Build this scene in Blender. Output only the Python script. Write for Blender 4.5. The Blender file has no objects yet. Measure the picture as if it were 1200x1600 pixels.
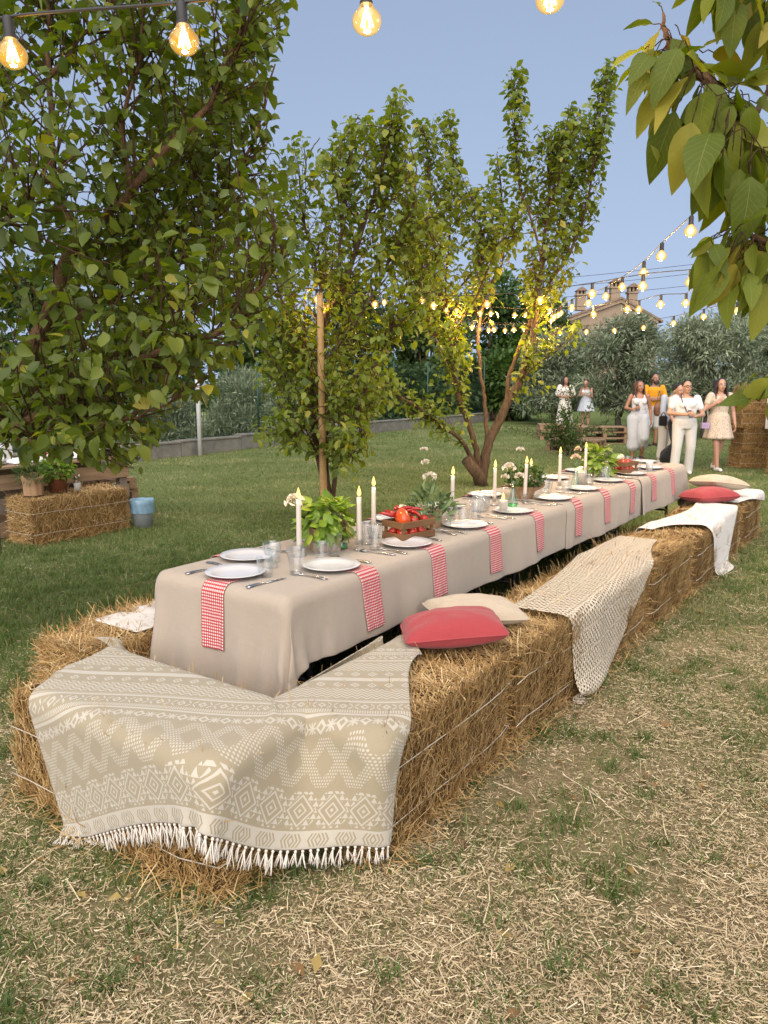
import bpy, math, random
import numpy as np
from mathutils import Matrix, Vector, Euler

SC = bpy.context.scene
COL = SC.collection
PI = math.pi
R = math.radians

# ------------------------------------------------------------------ camera
CAM_H = 1.6
PITCH = math.atan(200.0 / 1200.0)
cam_data = bpy.data.cameras.new('camera')
cam_data.sensor_fit = 'VERTICAL'
cam_data.sensor_height = 24.0
cam_data.lens = 18.0
cam_data.clip_start = 0.05
cam_data.clip_end = 2000.0
cam = bpy.data.objects.new('camera', cam_data)
COL.objects.link(cam)
cam.location = (0, 0, CAM_H)
cam.rotation_euler = (PI / 2 - PITCH, 0, 0)
SC.camera = cam

# ------------------------------------------------------------------ world, sun, exposure
SUN_ELEV, SUN_AZ = R(46), R(190)          # azimuth clockwise from +Y (the view direction): behind the camera
SKY_K, SKY_O = 0.42, 0.42
SKY_TINT = (1.58, 1.18, 0.95, 1)
world = bpy.data.worlds.new('World')
SC.world = world
world.use_nodes = True
wn = world.node_tree
wn.nodes.clear()
sky = wn.nodes.new('ShaderNodeTexSky')
sky.sky_type = 'NISHITA'
sky.sun_disc = False
sky.sun_elevation = SUN_ELEV
sky.sun_rotation = SUN_AZ
sky.altitude = 200
sky.air_density = 1.25
sky.dust_density = 0.6
sky.ozone_density = 3.2
bg = wn.nodes.new('ShaderNodeBackground')
bg.inputs['Strength'].default_value = 0.088
wo = wn.nodes.new('ShaderNodeOutputWorld')
# dusk: an even, hazy sky with little change towards the horizon and a faint lavender cast
_tc = wn.nodes.new('ShaderNodeTexCoord'); _sx = wn.nodes.new('ShaderNodeSeparateXYZ'); _cx = wn.nodes.new('ShaderNodeCombineXYZ')
_mz = wn.nodes.new('ShaderNodeMath'); _mz.operation = 'MULTIPLY_ADD'; _mz.inputs[1].default_value = SKY_K; _mz.inputs[2].default_value = SKY_O
_mz.use_clamp = False
wn.links.new(_tc.outputs['Generated'], _sx.inputs[0]); wn.links.new(_sx.outputs[0], _cx.inputs[0]); wn.links.new(_sx.outputs[1], _cx.inputs[1])
_mx0 = wn.nodes.new('ShaderNodeMath'); _mx0.operation = 'MAXIMUM'; _mx0.inputs[1].default_value = 0.0
wn.links.new(_sx.outputs[2], _mx0.inputs[0]); wn.links.new(_mx0.outputs[0], _mz.inputs[0]); wn.links.new(_mz.outputs[0], _cx.inputs[2])
_nv = wn.nodes.new('ShaderNodeVectorMath'); _nv.operation = 'NORMALIZE'
wn.links.new(_cx.outputs[0], _nv.inputs[0]); wn.links.new(_nv.outputs[0], sky.inputs['Vector'])
_tint = wn.nodes.new('ShaderNodeMix'); _tint.data_type = 'RGBA'; _tint.blend_type = 'MULTIPLY'; _tint.inputs[0].default_value = 1.0
_tint.inputs[7].default_value = SKY_TINT
wn.links.new(sky.outputs['Color'], _tint.inputs[6])
wn.links.new(_tint.outputs[2], bg.inputs['Color'])
wn.links.new(bg.outputs['Background'], wo.inputs['Surface'])

sun_data = bpy.data.lights.new('sun', 'SUN')
sun_data.energy = 2.3
sun_data.angle = R(100)
sun_data.color = (1.0, 0.91, 0.80)
sun = bpy.data.objects.new('sun', sun_data)
COL.objects.link(sun)
sun.location = (0, -10, 20)
_sd = Vector((math.sin(SUN_AZ) * math.cos(SUN_ELEV), math.cos(SUN_AZ) * math.cos(SUN_ELEV), math.sin(SUN_ELEV)))
sun.rotation_euler = _sd.to_track_quat('Z', 'Y').to_euler()

vs = SC.view_settings
SC.display_settings.display_device = 'sRGB'
vs.view_transform = 'Standard'
vs.look = 'None'
vs.exposure = 1.26
vs.gamma = 1.0
vs.use_curve_mapping = False
SC.render.film_transparent = False
SC.cycles.use_denoising = True
SC.cycles.max_bounces = 8
SC.cycles.diffuse_bounces = 3
SC.cycles.glossy_bounces = 3
SC.cycles.transmission_bounces = 5
SC.cycles.transparent_max_bounces = 16
SC.cycles.caustics_reflective = False
SC.cycles.caustics_refractive = False
SC.cycles.sample_clamp_indirect = 4.0
SC.cycles.use_adaptive_sampling = True
SC.cycles.adaptive_threshold = 0.015
try:
    SC.cycles.use_light_tree = True
except Exception:
    pass

# ------------------------------------------------------------------ pixel helpers (photograph is 1200 x 1600)
def ray(px, py):
    X = (px - 600) / 1200.0
    Y = -(py - 800) / 1200.0
    return np.array([X, math.cos(PITCH) + Y * math.sin(PITCH), Y * math.cos(PITCH) - math.sin(PITCH)])

def at_depth(px, py, y):
    r = ray(px, py)
    return np.array([0, 0, CAM_H]) + r * (y / r[1])

def at_height(px, py, z):
    r = ray(px, py)
    return np.array([0, 0, CAM_H]) + r * ((z - CAM_H) / r[2])

def project(P):
    P = np.asarray(P, float)
    d = P[..., 1] * math.cos(PITCH) - (P[..., 2] - CAM_H) * math.sin(PITCH)
    u = P[..., 1] * math.sin(PITCH) + (P[..., 2] - CAM_H) * math.cos(PITCH)
    return 600 + 1200 * P[..., 0] / d, 800 - 1200 * u / d, d

# ------------------------------------------------------------------ table frame: s along the table, w across (positive towards the right bench)
AX = R(35.0)
DV = np.array([math.sin(AX), math.cos(AX), 0])
PV = np.array([math.cos(AX), -math.sin(AX), 0])
T0 = np.array([-0.39, 2.96, 0.0])
TL, TW, TZ = 6.25, 0.815, 0.75
def TP(s, w, z=0.0):
    return T0 + DV * s + PV * w + np.array([0, 0, z])
TROT = -AX

# ------------------------------------------------------------------ noise
def _hash(ix, iy, seed):
    n = (ix.astype(np.int64) * 374761393 + iy.astype(np.int64) * 668265263 + seed * 974711) & 0x7fffffff
    n = ((n ^ (n >> 13)) * 1274126177) & 0x7fffffff
    return ((n ^ (n >> 16)) & 0xffff) / 65535.0

def vnoise(x, y, seed=0):
    x = np.asarray(x, float); y = np.asarray(y, float)
    ix = np.floor(x); iy = np.floor(y)
    fx = x - ix; fy = y - iy
    fx = fx * fx * (3 - 2 * fx); fy = fy * fy * (3 - 2 * fy)
    a = _hash(ix, iy, seed); b = _hash(ix + 1, iy, seed)
    c = _hash(ix, iy + 1, seed); d = _hash(ix + 1, iy + 1, seed)
    return (a * (1 - fx) + b * fx) * (1 - fy) + (c * (1 - fx) + d * fx) * fy

def fbm(x, y, seed=0, octv=4):
    t = 0; a = 0.5; s = 0
    for i in range(octv):
        t = t + a * vnoise(np.asarray(x) * 2 ** i, np.asarray(y) * 2 ** i, seed + i * 17)
        s += a; a *= 0.5
    return t / s

def sstep(a, b, x):
    t = np.clip((np.asarray(x, float) - a) / (b - a), 0, 1)
    return t * t * (3 - 2 * t)

# ------------------------------------------------------------------ mesh helpers: a shape is (V, F)
def merge(shapes):
    V = []; F = []; n = 0
    for v, f in shapes:
        V.append(np.asarray(v, float).reshape(-1, 3))
        F.extend([tuple(i + n for i in q) for q in f])
        n += len(V[-1])
    return np.concatenate(V), F

def xf(shape, loc=(0, 0, 0), rot=(0, 0, 0), scale=(1, 1, 1)):
    v, f = shape
    M = np.array(Euler(rot).to_matrix())
    return (np.asarray(v) * np.array(scale)) @ M.T + np.array(loc), f

def box(sx, sy, sz, c=(0, 0, 0), bev=0.0):
    if bev <= 0:
        v = np.array([(x, y, z) for z in (-1, 1) for y in (-1, 1) for x in (-1, 1)], float) * np.array([sx, sy, sz]) / 2 + np.array(c)
        f = [(0, 2, 3, 1), (4, 5, 7, 6), (0, 1, 5, 4), (2, 6, 7, 3), (0, 4, 6, 2), (1, 3, 7, 5)]
        return v, f
    b = min(bev, sx * .45, sy * .45, sz * .45)
    hx, hy, hz = sx / 2, sy / 2, sz / 2
    v = []; idx = {}
    for x in (-1, 1):
        for y in (-1, 1):
            for z in (-1, 1):
                idx[(x, y, z, 0)] = len(v); v.append((x * hx, y * (hy - b), z * (hz - b)))
                idx[(x, y, z, 1)] = len(v); v.append((x * (hx - b), y * hy, z * (hz - b)))
                idx[(x, y, z, 2)] = len(v); v.append((x * (hx - b), y * (hy - b), z * hz))
    f = []
    for s in (-1, 1):
        q = [idx[(s, y, z, 0)] for y, z in ((-1, -1), (1, -1), (1, 1), (-1, 1))]; f.append(tuple(q if s > 0 else q[::-1]))
        q = [idx[(x, s, z, 1)] for x, z in ((-1, -1), (-1, 1), (1, 1), (1, -1))]; f.append(tuple(q if s > 0 else q[::-1]))
        q = [idx[(x, y, s, 2)] for x, y in ((-1, -1), (1, -1), (1, 1), (-1, 1))]; f.append(tuple(q if s > 0 else q[::-1]))
    for a in (-1, 1):
        for c_ in (-1, 1):
            f.append((idx[(a, c_, -1, 0)], idx[(a, c_, -1, 1)], idx[(a, c_, 1, 1)], idx[(a, c_, 1, 0)]))
            f.append((idx[(a, -1, c_, 0)], idx[(a, -1, c_, 2)], idx[(a, 1, c_, 2)], idx[(a, 1, c_, 0)]))
            f.append((idx[(-1, a, c_, 1)], idx[(-1, a, c_, 2)], idx[(1, a, c_, 2)], idx[(1, a, c_, 1)]))
            for e in (-1, 1):
                f.append((idx[(a, c_, e, 0)], idx[(a, c_, e, 1)], idx[(a, c_, e, 2)]))
    return np.array(v) + np.array(c), f

def lathe(prof, n=24, cap=True):
    """prof: list of (r, z)"""
    prof = np.array(prof, float)
    a = np.linspace(0, 2 * PI, n, endpoint=False)
    V = np.stack([np.outer(prof[:, 0], np.cos(a)), np.outer(prof[:, 0], np.sin(a)), np.repeat(prof[:, 1:2], n, 1)], -1).reshape(-1, 3)
    F = []
    for i in range(len(prof) - 1):
        for j in range(n):
            k = (j + 1) % n
            F.append((i * n + j, i * n + k, (i + 1) * n + k, (i + 1) * n + j))
    if cap:
        if prof[0, 0] > 1e-6: F.append(tuple(range(n))[::-1])
        if prof[-1, 0] > 1e-6: F.append(tuple((len(prof) - 1) * n + j for j in range(n)))
    return V, F

def tube(path, rad, n=6, cap=True, flat=None):
    path = np.asarray(path, float); m = len(path)
    rad = np.broadcast_to(np.asarray(rad, float), (m,))
    tan = np.gradient(path, axis=0)
    tan /= np.linalg.norm(tan, axis=1, keepdims=True) + 1e-12
    up = np.array([0, 0, 1.0]) if abs(tan[0, 2]) < 0.9 else np.array([1.0, 0, 0])
    V = []
    u = np.cross(up, tan[0]); u /= np.linalg.norm(u)
    a = np.linspace(0, 2 * PI, n, endpoint=False)
    for i in range(m):
        u = u - tan[i] * np.dot(u, tan[i]); u /= np.linalg.norm(u) + 1e-12
        w = np.cross(tan[i], u)
        f2 = 1.0 if flat is None else flat
        V.append(path[i] + rad[i] * (np.outer(np.cos(a), u) + f2 * np.outer(np.sin(a), w)))
    V = np.concatenate(V); F = []
    for i in range(m - 1):
        for j in range(n):
            k = (j + 1) % n
            F.append((i * n + j, i * n + k, (i + 1) * n + k, (i + 1) * n + j))
    if cap:
        F.append(tuple(range(n))[::-1]); F.append(tuple((m - 1) * n + j for j in range(n)))
    return V, F

def loft(rings, cap=True):
    m = len(rings); n = len(rings[0])
    V = np.concatenate([np.asarray(r, float) for r in rings]); F = []
    for i in range(m - 1):
        for j in range(n):
            k = (j + 1) % n
            F.append((i * n + j, i * n + k, (i + 1) * n + k, (i + 1) * n + j))
    if cap:
        F.append(tuple(range(n))[::-1]); F.append(tuple((m - 1) * n + j for j in range(n)))
    return V, F

def ball(r=1, nu=12, nv=8, c=(0, 0, 0), s=(1, 1, 1)):
    prof = [(max(1e-4, r * math.sin(PI * i / nv)), -r * math.cos(PI * i / nv)) for i in range(nv + 1)]
    v, f = lathe(prof, nu)
    return v * np.array(s) + np.array(c), f

def grid_faces(nx, ny, off=0):
    i = np.arange(ny - 1)[:, None] * nx + np.arange(nx - 1)[None, :]
    return (np.stack([i, i + 1, i + nx + 1, i + nx], -1).reshape(-1, 4) + off)

def mk_mesh(name, V, F, uv=None, attrs=None, smooth=True):
    me = bpy.data.meshes.new(name)
    V = np.ascontiguousarray(np.asarray(V, np.float32).reshape(-1, 3))
    if isinstance(F, np.ndarray):
        nf, k = F.shape
        me.vertices.add(len(V)); me.vertices.foreach_set('co', V.ravel())
        me.loops.add(nf * k); me.loops.foreach_set('vertex_index', np.ascontiguousarray(F.ravel().astype(np.int32)))
        me.polygons.add(nf); me.polygons.foreach_set('loop_start', np.arange(0, nf * k, k, dtype=np.int32))
        me.update(calc_edges=True)
    else:
        me.from_pydata(V.tolist(), [], [tuple(int(i) for i in q) for q in F])
        me.update()
    if uv is not None:                                    # per-vertex uv
        uvl = me.uv_layers.new(name='UVMap')
        li = np.empty(len(me.loops), np.int32); me.loops.foreach_get('vertex_index', li)
        uvl.data.foreach_set('uv', np.ascontiguousarray(np.asarray(uv, np.float32)[li].ravel()))
    for k_, a in (attrs or {}).items():
        at = me.attributes.new(k_, 'FLOAT', 'POINT')
        at.data.foreach_set('value', np.ascontiguousarray(np.asarray(a, np.float32)))
    if smooth:
        me.polygons.foreach_set('use_smooth', np.ones(len(me.polygons), bool))
    return me

def link(name, data, mat=None, parent=None, loc=None, rot=None):
    o = bpy.data.objects.new(name, data); COL.objects.link(o)
    if mat is not None and data is not None and len(data.materials) == 0:
        data.materials.append(mat)
    if parent is not None: o.parent = parent
    if loc is not None: o.location = loc
    if rot is not None: o.rotation_euler = rot
    return o

def obj(name, shape, mat, parent=None, loc=None, rot=None, smooth=False, uv=None, attrs=None):
    return link(name, mk_mesh(name, shape[0], shape[1], uv, attrs, smooth), mat, parent, loc, rot)

def auto_smooth(o, deg=35):
    me = o.data
    me.polygons.foreach_set('use_smooth', np.ones(len(me.polygons), bool))
    try: me.set_sharp_from_angle(angle=R(deg))
    except Exception: pass
    return o

def tag(o, label, cat, group=None, kind=None):
    o['label'] = label
    if cat: o['category'] = cat
    if group: o['group'] = group
    if kind: o['kind'] = kind
    return o

def thing(name, label, cat, loc=(0, 0, 0), rz=0.0, group=None):
    o = bpy.data.objects.new(name, None); COL.objects.link(o)
    o.empty_display_size = 0.1
    o.location = loc; o.rotation_euler = (0, 0, rz)
    return tag(o, label, cat, group)

def dup(o, parent=None):
    c = o.copy(); COL.objects.link(c); c.parent = parent
    for ch in list(KIDS.get(o, o.children)):
        dup(ch, c)
    return c
KIDS = {}

def dup_thing(o, loc, rz, label, group=None):
    c = dup(o)
    c.location = loc; c.rotation_euler = (0, 0, rz); c['label'] = label
    if group: c['group'] = group
    return c

def structure(o):
    o['kind'] = 'structure'; return o
def stuff(o):
    o['kind'] = 'stuff'; return o
# ------------------------------------------------------------------ materials
class NT:
    """small helper for building node trees"""
    def __init__(s, name):
        s.m = bpy.data.materials.new(name); s.m.use_nodes = True
        s.t = s.m.node_tree; s.t.nodes.clear()
        s.out = s.t.nodes.new('ShaderNodeOutputMaterial')
    def n(s, typ, **kw):
        o = s.t.nodes.new(typ)
        for k, v in kw.items():
            if k.startswith('i_'):
                key = k[2:]
                key = int(key) if key.isdigit() else key.replace('_', ' ')
                s.set(o.inputs[key], v)
            else: setattr(o, k, v)
        return o
    def set(s, sock, v):
        if isinstance(v, bpy.types.NodeSocket): s.t.links.new(v, sock)
        elif isinstance(v, bpy.types.Node): s.t.links.new(v.outputs[0], sock)
        else:
            if isinstance(v, (tuple, list)) and len(v) == 3 and sock.type == 'RGBA': v = (*v, 1)
            sock.default_value = v
    def math(s, op, a, b=0.0, c=0.0, clamp=False):
        o = s.t.nodes.new('ShaderNodeMath'); o.operation = op; o.use_clamp = clamp
        s.set(o.inputs[0], a); s.set(o.inputs[1], b); s.set(o.inputs[2], c)
        return o.outputs[0]
    def mix(s, f, a, b):
        o = s.t.nodes.new('ShaderNodeMix'); o.data_type = 'RGBA'
        s.set(o.inputs[0], f); s.set(o.inputs[6], a); s.set(o.inputs[7], b)
        return o.outputs[2]
    def ramp(s, f, stops):
        o = s.t.nodes.new('ShaderNodeValToRGB'); s.set(o.inputs[0], f)
        e = o.color_ramp.elements
        while len(e) < len(stops): e.new(0.5)
        for k, (p, c) in enumerate(stops):
            e[k].position = p; e[k].color = (*c, 1)
        return o.outputs[0]
    def noise(s, scale, detail=3, rough=0.5, vec=None, dist=0.0):
        o = s.n('ShaderNodeTexNoise'); o.inputs['Scale'].default_value = scale
        o.inputs['Detail'].default_value = detail; o.inputs['Roughness'].default_value = rough
        o.inputs['Distortion'].default_value = dist
        if vec is not None: s.t.links.new(vec, o.inputs['Vector'])
        return o.outputs[0]
    def coord(s, kind='Object'):
        return s.n('ShaderNodeTexCoord').outputs[kind]
    def attr(s, name):
        return s.n('ShaderNodeAttribute', attribute_name=name).outputs['Fac']
    def rnd(s):
        return s.n('ShaderNodeObjectInfo').outputs['Random']
    def bump(s, h, strength=0.3, dist=0.01):
        o = s.n('ShaderNodeBump'); o.inputs['Strength'].default_value = strength
        o.inputs['Distance'].default_value = dist; s.set(o.inputs['Height'], h)
        return o.outputs[0]
    def pbr(s, col, rough=0.6, normal=None, metal=0.0, spec=0.5, **kw):
        o = s.n('ShaderNodeBsdfPrincipled')
        s.set(o.inputs['Base Color'], col); s.set(o.inputs['Roughness'], rough)
        s.set(o.inputs['Metallic'], metal); s.set(o.inputs['Specular IOR Level'], spec)
        if normal is not None: s.set(o.inputs['Normal'], normal)
        for k, v in kw.items(): s.set(o.inputs[k.replace('_', ' ')], v)
        return o.outputs[0]
    def done(s, sh):
        s.t.links.new(sh, s.out.inputs['Surface']); return s.m

M = {}
def simple(name, col, rough=0.6, metal=0.0, var=0.12, scale=12.0, bump=0.0, spec=0.5, **kw):
    n = NT(name); c = n.coord()
    f = n.noise(scale, 4, 0.6, c)
    dark = tuple(x * (1 - var) for x in col); lite = tuple(min(1, x * (1 + var)) for x in col)
    cc = n.ramp(f, [(0.3, dark), (0.7, lite)])
    nm = n.bump(n.noise(scale * 6, 3, 0.6, c), bump, 0.01) if bump else None
    M[name] = n.done(n.pbr(cc, rough, nm, metal, spec, **kw))
    return M[name]

def leaf_mat(name, stops, rough=0.45, trans=0.42, use_random=False, under=None, spec=0.35):
    n = NT(name)
    f = n.rnd() if use_random else n.attr('tint')
    c = n.ramp(f, stops)
    c2 = n.noise(30, 2, 0.5, n.coord())
    c = n.mix(n.math('MULTIPLY', c2, 0.35), c, tuple(x * 0.55 for x in stops[0][1]))
    if under is not None:
        bf = n.n('ShaderNodeNewGeometry').outputs['Backfacing']
        c = n.mix(n.math('MULTIPLY', bf, 0.6), c, under)
    p = n.pbr(c, rough, None, 0, spec)
    tr = n.n('ShaderNodeBsdfTranslucent')
    tcol = n.n('ShaderNodeHueSaturation'); tcol.inputs['Saturation'].default_value = 1.15; tcol.inputs['Value'].default_value = 1.5
    n.set(tcol.inputs['Color'], c)
    n.t.links.new(tcol.outputs[0], tr.inputs['Color'])
    mx = n.n('ShaderNodeMixShader'); mx.inputs[0].default_value = trans
    n.t.links.new(p, mx.inputs[1]); n.t.links.new(tr.outputs[0], mx.inputs[2])
    M[name] = n.done(mx.outputs[0]); return M[name]

PEAR = [(0.0, (0.060, 0.094, 0.014)), (0.5, (0.126, 0.168, 0.024)), (0.9, (0.198, 0.228, 0.031)), (1.0, (0.324, 0.288, 0.042))]
leaf_mat('pear_leaf', PEAR)
leaf_mat('pear_leaf_single', PEAR, use_random=True)
PEAR2 = [(0.0, (0.088, 0.131, 0.020)), (0.5, (0.175, 0.225, 0.033)), (0.9, (0.256, 0.288, 0.043)), (1.0, (0.362, 0.325, 0.044))]
leaf_mat('pear2_leaf', PEAR2)
leaf_mat('pear2_leaf_single', PEAR2, use_random=True)
BIGL = [(0.0, (0.065, 0.095, 0.010)), (0.5, (0.125, 0.155, 0.015)), (0.85, (0.19, 0.195, 0.022)), (1.0, (0.26, 0.20, 0.03))]
BASIL = [(0.0, (0.09, 0.17, 0.018)), (0.6, (0.19, 0.30, 0.035)), (1.0, (0.34, 0.42, 0.07))]
leaf_mat('basil_leaf', BASIL, 0.35, 0.3, True)
leaf_mat('basil_leaf_mass', BASIL, 0.35, 0.3)
SAGE = [(0.0, (0.06, 0.11, 0.04)), (0.6, (0.12, 0.19, 0.08)), (1.0, (0.22, 0.30, 0.14))]
leaf_mat('sage_leaf', SAGE, 0.6, 0.25, True)
leaf_mat('herb_leaf', [(0, (0.03, 0.07, 0.015)), (0.6, (0.07, 0.13, 0.025)), (1, (0.2, 0.22, 0.05))], 0.5, 0.25)
leaf_mat('olive_leaf', [(0, (0.120, 0.160, 0.099)), (0.5, (0.240, 0.288, 0.184)), (1, (0.464, 0.512, 0.352))], 0.55, 0.15)
leaf_mat('silver_leaf', [(0, (0.130, 0.169, 0.098)), (0.5, (0.260, 0.312, 0.189)), (1, (0.442, 0.494, 0.338))], 0.6, 0.15)
leaf_mat('dark_leaf', [(0, (0.025, 0.050, 0.014)), (0.6, (0.063, 0.109, 0.025)), (1, (0.126, 0.182, 0.045))], 0.55, 0.2)
leaf_mat('mid_leaf', [(0, (0.033, 0.072, 0.016)), (0.6, (0.065, 0.124, 0.026)), (1, (0.130, 0.182, 0.039))], 0.55, 0.25)
leaf_mat('grass_blade', [(0, (0.050, 0.090, 0.018)), (0.5, (0.105, 0.165, 0.034)), (0.8, (0.19, 0.23, 0.06)), (1, (0.42, 0.36, 0.18))], 0.55, 0.25)
leaf_mat('lawn_blade', [(0, (0.085, 0.110, 0.036)), (0.45, (0.155, 0.185, 0.070)), (0.75, (0.26, 0.27, 0.125)), (1, (0.44, 0.38, 0.21))], 0.6, 0.25)
def big_leaf():
    n = NT('big_leaf')
    c = n.ramp(n.rnd(), BIGL)
    uv = n.n('ShaderNodeSeparateXYZ'); n.set(uv.inputs[0], n.coord('UV'))
    ax = n.math('ABSOLUTE', n.math('SUBTRACT', uv.outputs[0], 0.5))
    # side veins run outwards and forwards from the midrib
    t = n.math('FRACT', n.math('MULTIPLY', n.math('SUBTRACT', uv.outputs[1], n.math('MULTIPLY', ax, 0.55)), 9.0))
    vein = n.math('LESS_THAN', n.math('ABSOLUTE', n.math('SUBTRACT', t, 0.5)), 0.07)
    mid = n.math('LESS_THAN', ax, 0.014)
    v = n.math('MAXIMUM', n.math('MULTIPLY', vein, 0.45), mid)
    c = n.mix(n.math('MULTIPLY', v, 0.5), c, (0.20, 0.22, 0.06))
    sp = n.math('GREATER_THAN', n.noise(7, 3, 0.6, n.coord()), 0.66)
    c = n.mix(n.math('MULTIPLY', sp, 0.45), c, (0.16, 0.11, 0.03))
    nm = n.bump(n.math('ADD', n.math('MULTIPLY', v, -1.0), n.noise(25, 2, .5, n.coord())), 0.25, 0.004)
    p = n.pbr(c, 0.58, nm, 0, 0.22)
    tr = n.n('ShaderNodeBsdfTranslucent')
    h = n.n('ShaderNodeHueSaturation'); h.inputs['Value'].default_value = 1.7; h.inputs['Saturation'].default_value = 1.15
    n.set(h.inputs['Color'], c); n.t.links.new(h.outputs[0], tr.inputs['Color'])
    mx = n.n('ShaderNodeMixShader'); mx.inputs[0].default_value = 0.35
    n.t.links.new(p, mx.inputs[1]); n.t.links.new(tr.outputs[0], mx.inputs[2])
    M['big_leaf'] = n.done(mx.outputs[0])
big_leaf()

def bark(name, a, b, sc=18):
    n = NT(name); c = n.coord()
    mp = n.n('ShaderNodeMapping'); mp.inputs['Scale'].default_value = (1, 1, 0.25); n.set(mp.inputs[0], c)
    f = n.noise(sc, 6, 0.7, mp.outputs[0]); g = n.noise(sc * 4, 4, 0.7, mp.outputs[0])
    col = n.ramp(f, [(0.3, a), (0.7, b)])
    M[name] = n.done(n.pbr(col, 0.85, n.bump(n.math('ADD', f, g), 0.9, 0.012), 0, 0.2))
bark('bark', (0.040, 0.026, 0.017), (0.15, 0.095, 0.055), 26)
bark('bark_warm', (0.055, 0.030, 0.016), (0.19, 0.110, 0.055), 26)
bark('olive_bark', (0.035, 0.030, 0.024), (0.11, 0.095, 0.075))
bark('twig', (0.06, 0.032, 0.018), (0.12, 0.07, 0.035), 60)

def straw_mats():
    n = NT('straw')
    c = n.ramp(n.attr('tint'), [(0.0, (0.12, 0.065, 0.022)), (0.3, (0.30, 0.175, 0.060)), (0.7, (0.52, 0.340, 0.135)), (1.0, (0.74, 0.57, 0.31))])
    big = n.noise(3.0, 3, 0.6, n.coord())
    c = n.mix(n.math('MULTIPLY', big, 0.35), c, (0.20, 0.11, 0.035))
    p = n.pbr(c, 0.55, None, 0, 0.35)
    M['straw'] = n.done(p)
    n = NT('straw_body'); co = n.coord()
    f = n.noise(55, 4, 0.75, co, 1.5); g = n.noise(9, 3, 0.6, co)
    col = n.ramp(f, [(0.25, (0.05, 0.026, 0.008)), (0.5, (0.17, 0.095, 0.032)), (0.75, (0.36, 0.23, 0.09))])
    col = n.mix(n.math('MULTIPLY', g, 0.4), col, (0.13, 0.07, 0.022))
    M['straw_body'] = n.done(n.pbr(col, 0.8, n.bump(n.math('ADD', f, g), 0.9, 0.03), 0, 0.2))
    n = NT('litter')
    c = n.ramp(n.attr('tint'), [(0.0, (0.22, 0.155, 0.080)), (0.4, (0.44, 0.34, 0.19)), (0.8, (0.57, 0.465, 0.29)), (1.0, (0.68, 0.58, 0.39))])
    M['litter'] = n.done(n.pbr(c, 0.6, None, 0, 0.3))
straw_mats()

leaf_mat('dry_leaf', [(0, (0.10, 0.055, 0.022)), (0.5, (0.24, 0.14, 0.05)), (1, (0.36, 0.27, 0.08))], 0.7, 0.1)

def ground_mat():
    n = NT('ground'); co = n.coord()
    g = n.attr('green')
    f1 = n.noise(90, 5, 0.75, co, 0.8); f2 = n.noise(14, 4, 0.65, co); f3 = n.noise(2.2, 4, 0.6, co)
    dry = n.ramp(f1, [(0.28, (0.11, 0.075, 0.036)), (0.5, (0.27, 0.205, 0.115)), (0.72, (0.46, 0.37, 0.23))])
    soil = n.ramp(f1, [(0.3, (0.070, 0.044, 0.022)), (0.7, (0.19, 0.125, 0.068))])
    sm = n.math('GREATER_THAN', n.math('ADD', n.math('MULTIPLY', f2, 0.6), n.math('MULTIPLY', f3, 0.6)), 0.68)
    dry = n.mix(n.math('MULTIPLY', sm, 0.8), dry, soil)
    grn = n.ramp(f1, [(0.28, (0.050, 0.076, 0.020)), (0.5, (0.110, 0.155, 0.045)), (0.75, (0.20, 0.235, 0.085))])
    gf = n.math('ADD', g, n.math('MULTIPLY', n.math('SUBTRACT', f2, 0.5), 1.1), clamp=True)
    col = n.mix(gf, dry, grn)
    M['ground'] = n.done(n.pbr(col, 0.95, n.bump(n.math('ADD', f1, f2), 0.8, 0.02), 0, 0.1))
ground_mat()

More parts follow.
